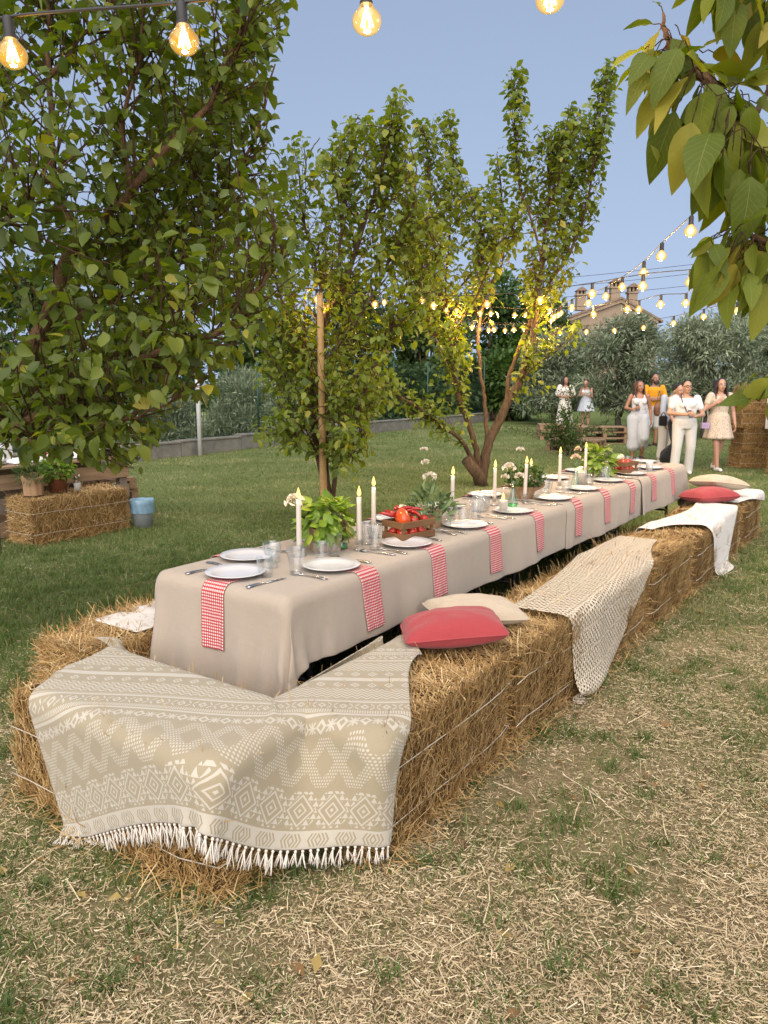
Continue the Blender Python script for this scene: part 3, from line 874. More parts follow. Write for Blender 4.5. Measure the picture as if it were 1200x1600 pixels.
def straws(P, dirs, L, W, tint, rng, bend=0.045, up=None):
    """flat bent straws, two segments each; P centre, dirs unit direction"""
    n = len(P)
    if up is None: up = np.tile(np.array([0, 0, 1.0]), (n, 1))
    side = np.cross(dirs, up); side /= np.linalg.norm(side, axis=1, keepdims=True) + 1e-9
    b = up * (L * rng.normal(0, bend, n))[:, None]
    a0 = P - dirs * (L / 2)[:, None]; a1 = P + b + side * (L * rng.normal(0, bend * .6, n))[:, None]; a2 = P + dirs * (L / 2)[:, None]
    hw = side * (W / 2)[:, None]; lift = up * (W * 0.35)[:, None]
    V = np.stack([a0 - hw, a0 + hw, a1 - hw * 0.9 + lift, a1 + hw * 0.9 + lift, a2 - hw * 0.7, a2 + hw * 0.7], 1).reshape(-1, 3)
    base = np.arange(n)[:, None] * 6
    F = np.concatenate([base + np.array([0, 1, 3, 2]), base + np.array([2, 3, 5, 4])])
    return V, F, np.repeat(tint, 6)

def chips(P, dirs, L, W, tint, rng):
    n = len(P); up = np.tile(np.array([0, 0, 1.0]), (n, 1)) + rng.normal(0, .5, (n, 3))
    side = np.cross(dirs, up); side /= np.linalg.norm(side, axis=1, keepdims=True) + 1e-9
    a0 = P - dirs * (L / 2)[:, None]; a1 = P + dirs * (L / 2)[:, None]; hw = side * (W / 2)[:, None]
    V = np.stack([a0 - hw, a0 + hw * .6, a1 + hw, a1 - hw * .5], 1).reshape(-1, 3)
    return V, np.arange(n)[:, None] * 4 + np.array([0, 1, 2, 3]), np.repeat(tint, 4)

def build_litter():
    rng = np.random.default_rng(21)
    n = 480000
    y = 1.2 + 8.5 * rng.random(n) ** 1.5; x = (rng.random(n) * 2 - 1) * (0.75 + y * 0.6)
    g = greenness(x, y); fine = fbm(x * 2.6, y * 2.6, 77)
    keep = (rng.random(n) < np.clip(1.15 - 1.05 * g, 0.06, 1) * (0.25 + 0.75 * sstep(0.25, 0.55, fine))) & in_view(x, y) & ~bench_block(x, y)
    x, y = x[keep], y[keep]; n = len(x)
    L = np.clip(rng.lognormal(math.log(0.015), 0.6, n), 0.006, 0.09)
    W = rng.uniform(0.0014, 0.0042, n)
    az = rng.uniform(0, 2 * PI, n); tilt = rng.normal(0.0, 0.16, n)
    d = np.stack([np.cos(az) * np.cos(tilt), np.sin(az) * np.cos(tilt), np.sin(tilt)], -1)
    P = np.stack([x, y, gz(x, y) + 0.003 + rng.random(n) ** 2 * 0.02 + np.abs(np.sin(tilt)) * L * .4], -1)
    tint = np.clip(rng.normal(0.52, 0.30, n), 0, 1)
    V, F, t = straws(P, d, L, W, tint, rng)
    V, F, t = chips(P, d, L, W, tint, rng)
    # long straws
    n2 = 300
    y = 1.6 + 5.5 * rng.random(n2); x = (rng.random(n2) * 2 - 1) * (0.7 + y * 0.6)
    s = (x - T0[0]) * DV[0] + (y - T0[1]) * DV[1]; w = (x - T0[0]) * PV[0] + (y - T0[1]) * PV[1]
    ok = in_view(x, y) & ~bench_block(x, y) & (rng.random(n2) < 0.35 + 0.6 * np.exp(-np.abs(w - 0.8) * 1.2)); x, y = x[ok], y[ok]; n2 = len(x)
    az = rng.uniform(0, 2 * PI, n2); d = np.stack([np.cos(az), np.sin(az), rng.normal(0, 0.05, n2)], -1)
    V2, F2, t2 = straws(np.stack([x, y, gz(x, y) + 0.02], -1), d, rng.uniform(0.08, 0.26, n2), rng.uniform(0.003, 0.006, n2), np.clip(rng.normal(0.85, 0.12, n2), 0, 1), rng, 0.05)
    o = link('straw_litter', mk_mesh('straw_litter', np.concatenate([V, V2]), np.concatenate([F, F2 + len(V)]), attrs={'tint': np.concatenate([t, t2])}), M['litter'])
    fallen_leaves(rng)
    stuff(o); o['label'] = 'loose straw and hay scattered over the turf'
build_turf()
build_litter()
# ------------------------------------------------------------------ straw bales
def bale_surface(L, W, H, seed, nx=26, ny=11, nz=12):
    """a rounded, lumpy block"""
    rng = np.random.default_rng(seed)
    Vs = []; Fs = []; off = 0
    def face(nu, nv, fn):
        nonlocal off
        u, v = np.meshgrid(np.linspace(-1, 1, nu), np.linspace(-1, 1, nv))
        P = fn(u, v).reshape(-1, 3); Vs.append(P); Fs.append(grid_faces(nu, nv, off)); off += len(P)
    face(nx, ny, lambda u, v: np.stack([u, v, np.ones_like(u)], -1))
    face(nx, ny, lambda u, v: np.stack([u, -v, -np.ones_like(u)], -1))
    face(nx, nz, lambda u, v: np.stack([u, -np.ones_like(u), v], -1))
    face(nx, nz, lambda u, v: np.stack([-u, np.ones_like(u), v], -1))
    face(ny, nz, lambda u, v: np.stack([np.ones_like(u), u, v], -1))
    face(ny, nz, lambda u, v: np.stack([-np.ones_like(u), -u, v], -1))
    V = np.concatenate(Vs); F = np.concatenate(Fs)
    return bale_warp(V, L, W, H, seed), F

def bale_warp(q, L, W, H, seed):
    """q on the unit cube surface -> point of the bale (base on z = 0)"""
    h = np.array([L, W, H]) / 2
    p = q * h
    r = 0.055
    inner = np.clip(p, -(h - r), h - r); d = p - inner
    n = np.linalg.norm(d, axis=-1, keepdims=True)
    p = inner + np.where(n > 1e-9, d / np.maximum(n, 1e-9) * np.minimum(n, r), 0)
    dirn = np.where(n > 1e-9, d / np.maximum(n, 1e-9), 0)
    a = fbm(p[..., 0] * 5 + seed * 3.1 + p[..., 2] * 2.3, p[..., 1] * 5 + p[..., 2] * 6.1, seed) - 0.5
    b = np.cos(p[..., 0] / L * PI * 2 * 5 + seed) * 0.5
    bow = (1 - (q[..., 0]) ** 2) * 0.02
    p = p + dirn * (a * 0.075 + b * 0.010)[..., None]
    p[..., 1] += np.sign(p[..., 1]) * bow * (np.abs(q[..., 1]) > .99)
    # twine draws the sides in
    for zz in (-0.5, 0.42):
        c = np.exp(-((p[..., 2] / (H / 2) - zz) / 0.09) ** 2) * 0.012
        p[..., 1] -= np.sign(q[..., 1]) * c * (np.abs(q[..., 1]) > .99)
    p[..., 2] = np.maximum(p[..., 2] + H / 2, 0.0)
    return p

def bale_straw(L, W, H, seed, n, stick=1.0):
    rng = np.random.default_rng(seed + 100)
    areas = np.array([L * W, L * H, L * H, W * H, W * H]); pr = areas / areas.sum()
    fc = rng.choice(5, n, p=pr)
    u = rng.uniform(-1, 1, n); v = rng.uniform(-1, 1, n)
    # a share of the straws sits along edges
    e = rng.random(n) < 0.13; v = np.where(e, np.sign(v) * (1 - np.abs(rng.normal(0, .05, n))), v)
    q = np.zeros((n, 3)); N = np.zeros((n, 3)); A = np.zeros((n, 3)); B = np.zeros((n, 3))
    for k, (ax, sg, iu, iv) in enumerate(((2, 1, 0, 1), (1, -1, 0, 2), (1, 1, 0, 2), (0, 1, 1, 2), (0, -1, 1, 2))):
        m = fc == k
        q[m, ax] = sg; q[m, iu] = u[m]; q[m, iv] = v[m]; N[m, ax] = sg; A[m, iu] = 1; B[m, iv] = 1
    P = bale_warp(q, L, W, H, seed)
    side = (fc == 1) | (fc == 2)
    ang = np.where(side, rng.normal(PI / 2, 0.62, n), np.where(fc == 0, rng.uniform(0, PI, n), rng.normal(0.2, 0.7, n)))
    d = A * np.cos(ang)[:, None] + B * np.sin(ang)[:, None] + N * stick * np.abs(rng.normal(0.06, 0.22, n))[:, None] * np.where(rng.random(n) < 0.7, 1, 2.0)[:, None]
    d /= np.linalg.norm(d, axis=1, keepdims=True)
    Ls = np.clip(rng.lognormal(math.log(0.060), 0.5, n), 0.02, 0.24)
    Ws = rng.uniform(0.0022, 0.0048, n)
    low = (P[:, 2] < 0.05)
    Pc = P + N * (0.004 + 0.010 * rng.random(n))[:, None] + d * (Ls * 0.12)[:, None]
    # keep straws off the ground
    zmin = Pc[:, 2] - np.abs(d[:, 2]) * Ls / 2
    Pc[:, 2] += np.maximum(0, 0.004 - zmin)
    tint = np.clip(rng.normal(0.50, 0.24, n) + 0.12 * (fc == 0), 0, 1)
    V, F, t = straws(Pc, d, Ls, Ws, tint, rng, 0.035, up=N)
    # skirt of straw fallen along the foot
    m = int(n * 0.07)
    th = rng.random(m); sd = rng.choice([0, 1, 2, 3], m)
    x = np.where(sd < 2, (th - .5) * L * 1.02, np.where(sd == 2, 1, -1) * (L / 2 + np.abs(rng.normal(0, .03, m))))
    y = np.where(sd < 2, np.where(sd == 0, 1, -1) * (W / 2 + np.abs(rng.normal(0, .05, m))), (th - .5) * W)
    az = rng.uniform(0, 2 * PI, m); el = rng.normal(0.0, 0.25, m)
    d2 = np.stack([np.cos(az) * np.cos(el), np.sin(az) * np.cos(el), np.sin(el)], -1)
    L2 = rng.uniform(0.04, 0.15, m)
    z = 0.006 + np.abs(np.sin(el)) * L2 / 2 + rng.random(m) ** 2 * 0.03
    V2, F2, t2 = straws(np.stack([x, y, z], -1), d2, L2, rng.uniform(.0025, .0045, m), np.clip(rng.normal(.6, .2, m), 0, 1), rng)
    return np.concatenate([V, V2]), np.concatenate([F, F2 + len(V)]), np.concatenate([t, t2])

def bale_twine(L, W, H, zz, seed):
    """a loop of twine round the long way"""
    pts = []
    z = H / 2 * (1 + zz)
    for t in np.linspace(0, 1, 9)[:-1]: pts.append((-L / 2 + t * L, -W / 2 - 0.030, z))
    for t in np.linspace(0, 1, 4)[:-1]: pts.append((L / 2 + 0.02, -W / 2 + t * W, z))
    for t in np.linspace(0, 1, 9)[:-1]: pts.append((L / 2 - t * L, W / 2 + 0.030, z))
    for t in np.linspace(0, 1, 4): pts.append((-L / 2 - 0.02, W / 2 - t * W, z))
    return tube(np.array(pts) + np.random.default_rng(seed).normal(0, .003, (len(pts), 3)), 0.0019, 5)

BALES = []
def make_bale(L, W, H, seed, nstraw, name='straw_bale', stick=1.0):
    me_b = mk_mesh('straw_block', *bale_surface(L, W, H, seed)); me_b.materials.append(M['straw_body'])
    V, F, t = bale_straw(L, W, H, seed, nstraw, stick)
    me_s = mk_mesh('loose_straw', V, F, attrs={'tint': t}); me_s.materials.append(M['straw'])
    tw = []
    for zz in (-0.5, 0.42):
        v, f = bale_twine(L, W, H, zz, seed); me = mk_mesh('twine', v, f); me.materials.append(M['twine']); tw.append(me)
    BALES.append((me_b, me_s, tw, (L, W, H)))
    return len(BALES) - 1

BOX_COLL = []     # colliders for the cloth: (centre, half size, rz, radius)
def place_bale(k, loc, rz, label, group, flip=False, collide=False, tilt=(0, 0)):
    me_b, me_s, tw, (L, W, H) = BALES[k]
    t = thing('straw_bale', label, 'straw bale', loc, rz + (PI if flip else 0), group)
    t.rotation_euler = (tilt[0], tilt[1], rz + (PI if flip else 0))
    link('straw_block', me_b, None, t)
    stuff(link('loose_straw', me_s, None, t))
    for me in tw: link('twine', me, None, t)
    if collide: BOX_COLL.append((np.array([loc[0], loc[1], loc[2] + H / 2]), np.array([L, W, H]) / 2, rz))
    return t

BH = 0.43
kA = make_bale(1.02, 0.42, BH, 1, 15000)
kB = make_bale(1.02, 0.42, BH, 2, 15000)
kC = make_bale(1.10, 0.42, BH, 3, 15000, stick=0.55)     # front bench
kD = make_bale(1.02, 0.42, BH, 4, 6500)      # further away
kE = make_bale(1.15, 0.45, 0.46, 5, 7000)

def at_gz(p): return (p[0], p[1], float(gz(p[0], p[1])) + 0.004)
# front bench: one bale across the head of the table
p = TP(-0.50, -0.225)
place_bale(kC, at_gz(p), TROT, 'straw bale across the table head, under the patterned fringed blanket', 'straw bale benches', collide=True)
# right bench
RB_W = 0.415
names = ['straw bale under the red cushion, next to the patterned blanket', 'straw bale under the beige cushion and the edge of the crochet throw',
         'straw bale under the middle of the crochet throw', 'straw bale between the crochet throw and the white throw',
         'straw bale beneath the hanging white cotton throw', 'straw bale between white throw and far pair of cushions', 'last straw bale of the right bench, under far red and beige cushions']
ks = [kA, kB, kA, kB, kD, kD, kD]
for i in range(7):
    s = 0.24 + i * 1.03
    off = [0.0, 0.012, -0.008, 0.006, 0.03, -0.01, 0.01][i]
    p = TP(s, RB_W + off)
    place_bale(ks[i], at_gz(p), TROT + PI / 2 + R([0.5, -0.8, 0.6, -0.5, 1.2, -0.5, 0.8][i]), names[i], 'straw bale benches', flip=i in (2, 3, 5), collide=True)
# left bench, mostly hidden behind the table
for i in range(6):
    s = 0.20 + i * 1.04
    p = TP(s, -1.07)
    lab = 'straw bale left of the table head, with a white cloth end on it' if i == 0 else 'straw bale of the bench on the hidden far side of the table'
    place_bale(kB if i == 0 else kD, at_gz(p), TROT + PI / 2 + R(0.6), lab, 'straw bale benches', flip=i % 2 == 1, collide=i == 0)
# bale below the pallet table on the left
a = at_height(18, 858, 0); b = at_height(202, 826, 0)
c = (a + b) / 2 + np.array([-0.10, 0.20, 0])
SB_C = c.copy()
place_bale(kE, at_gz(SB_C), math.atan2(1.0, 0.72), 'straw bale with potted herbs on it, below the pallet serving table', 'straw bales by the serving table')
# stack at the right end of the garden
G3 = 'stacked straw bales behind the guests'
kF = make_bale(1.05, 0.47, 0.40, 6, 5000)
kG = make_bale(1.05, 0.47, 0.40, 7, 5000)
sx, sy = 7.62, 14.05
def stack(x, y, rz, n, labs, ks):
    z = float(gz(x, y))
    for i in range(n):
        jx = [0, .03, -.02, .02][i % 4]
        place_bale(ks[i % 2], (x + jx, y + jx, z + i * 0.385), rz + R([0, 3, -2, 2][i % 4]), labs[i], G3, flip=i % 2 == 1)
stack(7.52, 13.75, R(8), 3, ['straw bale lying on the grass, lowest of the short stack with white board', 'straw bale in the middle of the short stack', 'top straw bale of the short stack, in front of the white board'], [kF, kG])
stack(7.35, 15.0, R(2), 4, ['straw bale at the bottom of the tall stack', 'second straw bale up in the tall stack', 'third straw bale up in the tall stack', 'top straw bale of the tall stack, above the white board'], [kG, kF])
stack(8.45, 14.95, R(-3), 4, ['straw bale at the bottom of the stack behind the big leaves', 'second straw bale up behind the big leaves', 'third straw bale up behind the big leaves', 'top straw bale behind the hanging big leaves'], [kF, kG])
# ------------------------------------------------------------------ cloth: position-based draping over boxes
def sd_box(P, box_, grow=0.0):
    c, h, rz = box_[:3]
    cs, sn = math.cos(rz), math.sin(rz)
    q = P - c
    lx = q[:, 0] * cs + q[:, 1] * sn; ly = -q[:, 0] * sn + q[:, 1] * cs; lz = q[:, 2]
    L = np.stack([lx, ly, lz], -1)
    r = box_[4] if len(box_) > 4 else 0.035
    hh = h + grow - r
    a = np.abs(L) - hh
    out = np.maximum(a, 0); n_out = np.linalg.norm(out, axis=1)
    inside = np.minimum(a.max(1), 0)
    sd = n_out + inside - r
    g = np.zeros_like(L)
    m = n_out > 1e-9
    g[m] = out[m] / n_out[m, None]
    k = a.argmax(1)
    mi = ~m
    g[mi, k[mi]] = 1
    g = g * np.where(L >= 0, 1, -1)
    G = np.stack([g[:, 0] * cs - g[:, 1] * sn, g[:, 0] * sn + g[:, 1] * cs, g[:, 2]], -1)
    return sd, G

def drape(P0, boxes, steps=150, iters=7, thick=0.008, mu=0.6, shear=0.5, bend=0.12, rest=None, pins=None, ground=True, seed=0, damp=0.985, extra=None, fixed=None):
    """P0 (ny,nx,3) start shape; rest (ny,nx,2|3) flat layout giving the rest lengths; pins: list of (j,i,target)"""
    rng = np.random.default_rng(seed)
    rest = P0 if rest is None else rest
    P = P0.copy() + rng.normal(0, 0.0008, P0.shape); Q = P.copy()
    ny, nx = P.shape[:2]
    def sl(dj, di, j0, i0, st):
        J = np.arange(j0, ny - dj, st[0]); I = np.arange(max(i0, -di if di < 0 else i0), nx - max(di, 0), st[1])
        return J, I
    cons = []
    def add(dj, di, k):
        for par in range(2):
            if dj and not di: J = np.concatenate([np.arange(par * dj + o, ny - dj, 2 * dj) for o in range(dj)]); I = np.arange(nx)
            elif di and not dj: J = np.arange(ny); I = np.concatenate([np.arange(par * abs(di) + o, nx - abs(di), 2 * abs(di)) for o in range(abs(di))])
            else: J = np.arange(par, ny - 1, 2); I = np.arange(1 if di < 0 else 0, nx - (1 if di > 0 else 0))
            if len(J) == 0 or len(I) == 0: continue
            JJ, II = np.meshgrid(J, I, indexing='ij')
            a = (JJ * nx + II).ravel(); b = ((JJ + dj) * nx + II + di).ravel()
            rl = np.linalg.norm(rest.reshape(-1, rest.shape[-1])[a] - rest.reshape(-1, rest.shape[-1])[b], axis=1)
            cons.append((a, b, rl, k))
    add(0, 1, 1.0); add(1, 0, 1.0); add(1, 1, shear); add(1, -1, shear); add(0, 2, bend); add(2, 0, bend)
    Pf = P.reshape(-1, 3); Qf = Q.reshape(-1, 3)
    wgt = np.ones(len(Pf)); pin_idx = []
    if pins:
        for j, i, tgt in pins:
            k = j * nx + i; wgt[k] = 0; pin_idx.append((k, Pf[k].copy(), np.array(tgt, float)))
    if fixed is not None: wgt[fixed.ravel()] = 0; Pf[fixed.ravel()] = P0.reshape(-1, 3)[fixed.ravel()]; Qf[:] = Pf
    dt = 1 / 60.0
    for st in range(steps):
        vel = (Pf - Qf) * damp
        vm = np.linalg.norm(vel, axis=1, keepdims=True); vel *= np.minimum(1, 0.05 / np.maximum(vm, 1e-9))
        Qf[:] = Pf
        Pf += vel * wgt[:, None]
        f = min(1.0, st / (steps * 0.40))
        Pf[:, 2] -= 9.8 * dt * dt * wgt * (1.0 if f >= 1 or not pin_idx else 0.03)
        for k, a, b in pin_idx:
            h = 0.12 * math.sin(PI * min(1, f))
            Pf[k] = a * (1 - f) + b * f + np.array([0, 0, h])
        for it in range(iters):
            for a, b, rl, k in cons:
                d = Pf[b] - Pf[a]; ln = np.linalg.norm(d, axis=1) + 1e-9
                wa, wb = wgt[a], wgt[b]; ws = np.maximum(wa + wb, 1e-9)
                corr = ((ln - rl) / ln * k / ws)[:, None] * d
                if k < 1:  # several constraints may share a vertex: accumulate
                    np.add.at(Pf, a, corr * (0.5 * wa)[:, None]); np.add.at(Pf, b, -corr * (0.5 * wb)[:, None])
                else:
                    Pf[a] += corr * wa[:, None]; Pf[b] -= corr * wb[:, None]
        for bx_ in boxes:
            sd, G = sd_box(Pf, bx_, bx_[3] if len(bx_) > 3 else 0.0)
            m = (sd < thick) & (wgt > 0)
            if m.any():
                Pf[m] += G[m] * (thick - sd[m])[:, None]
                dv = Pf[m] - Qf[m]
                tn = dv - G[m] * (dv * G[m]).sum(1, keepdims=True)
                Pf[m] -= tn * mu
        if ground:
            gr = 0.012
            m = Pf[:, 2] < gr
            Pf[m, 2] = gr; Pf[m, :2] -= (Pf[m, :2] - Qf[m, :2]) * 0.8
        if extra is not None: extra(Pf, Qf, st)
    return Pf.reshape(ny, nx, 3)

def cloth_obj(name, P, mat, uv, thick=0.004, sub=1, parent=None, keep=None, offset=1.0):
    ny, nx = P.shape[:2]
    F = grid_faces(nx, ny)
    V = P.reshape(-1, 3)
    if keep is not None: F = F[keep.reshape(-1)]
    o = link(name, mk_mesh(name, V, F, uv=uv.reshape(-1, 2)), mat, parent)
    if thick:
        s = o.modifiers.new('thickness', 'SOLIDIFY'); s.thickness = thick; s.offset = offset
    if sub:
        d = o.modifiers.new('smooth', 'SUBSURF'); d.levels = sub; d.render_levels = sub
    return o

def flat_uv(nx, ny, w, h):
    return np.stack(np.meshgrid(np.linspace(0, w, nx), np.linspace(0, h, ny)), -1)

# ------------------------------------------------------------------ the three tables
TABLE_BOX = (TP(TL / 2, -TW / 2, TZ / 2), np.array([TW / 2, TL / 2, TZ / 2]), TROT, 0.0, 0.012)
TAB_L = TL / 3
for i in range(3):
    lab = ['folding trestle table at the near head, under plain linen cloth', 'folding trestle table in the middle of the long row', 'folding trestle table at the far end of the long row'][i]
    c = TP(TAB_L * (i + 0.5), -TW / 2)
    t = thing('trestle_table', lab, 'table', (c[0], c[1], 0), TROT, 'tables set end to end')
    obj('table_top', box(TW - 0.09, TAB_L - 0.09, 0.03, (0, 0, TZ - 0.024), 0.004), M['table_wood'], t)
    for sy in (-1, 1):
        for sx_ in (-1, 1):
            obj('leg', tube([(sx_ * (TW / 2 - 0.10), sy * (TAB_L / 2 - 0.25), -0.01), (sx_ * (TW / 2 - 0.13), sy * (TAB_L / 2 - 0.28), TZ - 0.03)], 0.016, 8), M['dark_metal'], t, smooth=True)
        obj('brace', tube([(-(TW / 2 - 0.11), sy * (TAB_L / 2 - 0.265), 0.3), ((TW / 2 - 0.11), sy * (TAB_L / 2 - 0.265), 0.3)], 0.012, 8), M['dark_metal'], t, smooth=True)

# ------------------------------------------------------------------ tablecloths
CLOTHS = []
def table_cloth(s0, s1, drop_l, drop_r, seed, lab, over=0.0, skew=0.0, sp=0.03):
    nx = int(round((TW + drop_l + drop_r) / sp)) + 1; ny = int(round((s1 - s0) / sp)) + 1
    u = np.linspace(-TW - drop_l, drop_r, nx); v = np.linspace(s0, s1, ny)
    U, Vv = np.meshgrid(u, v)
    P0 = T0 + Vv[..., None] * DV + U[..., None] * PV
    P0 = P0 + ((U + TW / 2) * skew)[..., None] * DV
    P0[..., 2] = TZ + 0.006 + over + 0.0015 * (fbm(U * 9, Vv * 9, seed) - 0.5)
    fixed = (U < -0.012) & (U > -TW + 0.012) & (Vv > 0.012) & (Vv < TL - 0.012)
    P = drape(P0, [TABLE_BOX], fixed=fixed, steps=130, iters=9, thick=0.005 + over, mu=0.35, bend=0.05, shear=0.12, seed=seed, ground=False)
    # soft vertical ripples in the hanging part
    hang = np.maximum(np.maximum(U - 0.02, -TW - 0.02 - U), np.maximum(-Vv - 0.02, Vv - TL - 0.02)); hang = np.clip(hang, 0, 0.4)
    along = np.where((U > 0) | (U < -TW), Vv, U)
    rip = (fbm(along * 3.1 + seed * 5, U * 0 + seed, seed, 3) - 0.42) * 0.11 * (hang / 0.3) + 0.010 * (hang / 0.3) * np.sin(along * 21 + seed) * fbm(along * 1.3, U * 0 + 3, seed + 3)
    dn = np.where(((U > 0) & (hang > 0))[..., None], PV, 0) + np.where(((U < -TW) & (hang > 0))[..., None], -PV, 0) + np.where(((Vv < 0) & (U < 0) & (U > -TW))[..., None], -DV, 0)
    P = P + dn * np.maximum(rip, -0.002)[..., None]
    uv = np.stack([U, Vv], -1)
    o = cloth_obj('tablecloth', P, M['linen'], uv, 0.003, 1)
    tag(o, lab, 'tablecloth', 'linen tablecloths')
    CLOTHS.append((s0, s1, drop_l, drop_r, P))
    return o
table_cloth(-0.43, 3.02, 0.34, 0.285, 1, 'beige linen tablecloth over the table head, with folded near corner')
table_cloth(2.90, 4.78, 0.33, 0.29, 2, 'crumpled beige linen tablecloth over the middle table', 0.006, 0.02)
table_cloth(4.64, 6.60, 0.33, 0.30, 3, 'beige linen tablecloth hanging over the far table end', 0.012, -0.02)

def cloth_point(k, s, u):
    """point and normal on the draped cloth; s along table, u unrolled across (0 = right edge of the table top, positive hangs)"""
    s0, s1, dl, dr, P = CLOTHS[k]
    ny, nx = P.shape[:2]
    fj = np.clip((np.asarray(s, float) - s0) / (s1 - s0) * (ny - 1), 0, ny - 1.001)
    fi = np.clip((np.asarray(u, float) + TW + dl) / (TW + dl + dr) * (nx - 1), 0, nx - 1.001)
    j = fj.astype(int); i = fi.astype(int); a = (fj - j)[..., None]; b = (fi - i)[..., None]
    p = (P[j, i] * (1 - a) + P[j + 1, i] * a) * (1 - b) + (P[j, i + 1] * (1 - a) + P[j + 1, i + 1] * a) * b
    du = P[j, i + 1] - P[j, i]; dv = P[j + 1, i] - P[j, i]
    nn = np.cross(du, dv); nn /= np.linalg.norm(nn, axis=-1, keepdims=True) + 1e-9
    return p, nn

# ------------------------------------------------------------------ blanket over the head bench
WALL = (TP(TL / 2, -TW / 2, 1.0), np.array([TW / 2 + 0.012, TL / 2 + 0.012, 1.2]), TROT)
def blanket():
    W_, H_ = 1.46, 1.20
    nx, ny = 61, 47
    U, Vv = np.meshgrid(np.linspace(0, W_, nx), np.linspace(0, H_, ny))
    x0, x1 = -1.30, 0.15
    P0 = np.stack([x0 + (x1 - x0) * U / W_, 1.62 + Vv, np.full_like(U, 0.80)], -1)
    uvr = np.stack([U, Vv], -1)
    # the loose weave has given where it is pulled over the bale corner
    Vs = Vv - 0.105 * np.exp(-((U - 0.80) / 0.36) ** 2) * (1 - Vv / H_)
    rest = np.stack([U, Vs], -1); P0[..., 1] = 1.62 + Vs
    pins = [(ny - 1, 0, (-1.31, 3.31, 0.455)), (ny - 1, 6, (-1.17, 3.27, 0.458)), (ny - 1, 18, (-0.86, 3.14, 0.37)), (ny - 1, 28, (-0.62, 3.005, 0.36)), (ny - 1, 36, (-0.43, 2.88, 0.37)), (ny - 1, nx - 1, (0.17, 3.30, 0.455)), (ny - 1, nx - 6, (0.08, 3.35, 0.475)), (ny - 1, nx - 14, (0.00, 3.28, 0.51)),
            (ny - 10, nx - 1, (0.17, 3.12, 0.455)), (ny // 2 + 4, 0, (-1.31, 2.93, 0.445))]
    boxes = [(c, h, r, 0.042) for c, h, r in BOX_COLL] + [WALL]
    P = drape(P0, boxes, steps=230, iters=8, thick=0.010, mu=0.45, bend=0.10, rest=rest, pins=pins, seed=5)
    o = cloth_obj('blanket', P, M['blanket'], uvr * 1.4, 0.007, 1)
    root = thing('woven_blanket', 'cream and tan woven blanket with diamond pattern and white fringe', 'blanket', tuple(P[0, nx // 2]))
    o.parent = root; o.matrix_parent_inverse = Matrix.Translation(-Vector(P[0, nx // 2])); o.name = 'woven_cloth'
    # tassels along the hem
    rng = np.random.default_rng(3)
    hem = P[0]; below = P[0] - P[1]; below /= np.linalg.norm(below, axis=1, keepdims=True)
    n = 62
    for k in range(n):
        f = (k + 0.5) / n * (nx - 1); i = min(int(f), nx - 2); a = f - i
        p = hem[i] * (1 - a) + hem[i + 1] * a; d = below[i] * (1 - a) + below[i + 1] * a
        al = hem[i + 1] - hem[i]; al /= np.linalg.norm(al)
        g = np.array([0, 0, -1.0])
        shapes = [ball(0.0055, 8, 6, p + d * 0.004, (1, 1, 1.1))]
        Ln = rng.uniform(0.040, 0.078)
        for q in range(6):
            sp = (q - 2.5) * 0.0022 + rng.normal(0, 0.0012)
            c = []
            cur = p + d * 0.004
            dirn = d * 0.9 + al * (sp * 9 + rng.normal(0, .10)) + g * 0.15 + rng.normal(0, .06, 3)
            for st in range(5):
                c.append(cur.copy())
                dirn = dirn / np.linalg.norm(dirn) + g * 0.28 + rng.normal(0, .17, 3); dirn /= np.linalg.norm(dirn)
                cur = cur + dirn * Ln / 4
                if cur[2] < 0.010:
                    cur[2] = 0.010 + 0.003 * rng.random(); dirn[2] = max(dirn[2], 0); dirn[:2] += d[:2] * 0.5
            shapes.append(tube(np.array(c), [0.0018, 0.0021, 0.0019, 0.0017, 0.0009], 5))
        v, f_ = merge(shapes)
        base = np.array(P[0, nx // 2])
        obj('tassel', (v - base, f_), M['tassel'], root, smooth=True)
    return root
blanket()

# ------------------------------------------------------------------ throws on the right bench
def bench_throw(name, lab, cat, mat, s0, s1, w_in, hang, sp=0.03, seed=0, thick=0.006, mu=0.6, fringe=None, lift=0.0):
    """hang(a): unrolled length from w_in outward at position a in 0..1 along the bench"""
    nx = int((s1 - s0) / sp) + 1
    a = np.linspace(0, 1, nx)
    Hh = np.array([hang(t) for t in a]); ny = int(max(Hh) / sp) + 1
    b = np.linspace(0, 1, ny)
    S = s0 + (s1 - s0) * np.broadcast_to(a, (ny, nx)); 
    if callable(w_in): wi = np.array([w_in(t) for t in a])
    else: wi = np.full(nx, w_in)
    Wd = wi[None, :] + b[:, None] * Hh[None, :]
    P0 = T0 + S[..., None] * DV + Wd[..., None] * PV; P0[..., 2] = BH + 0.05 + lift
    rest = np.stack([S, Wd], -1)
    boxes = [(c, h, r, 0.036) for c, h, r in BOX_COLL]
    P = drape(P0, boxes, steps=120, iters=8, thick=0.008 + lift, mu=mu, bend=0.12, rest=rest, seed=seed)
    o = cloth_obj(name, P, mat, rest, thick, 1)
    tag(o, lab, cat, 'throws on the right bench')
    return o, P

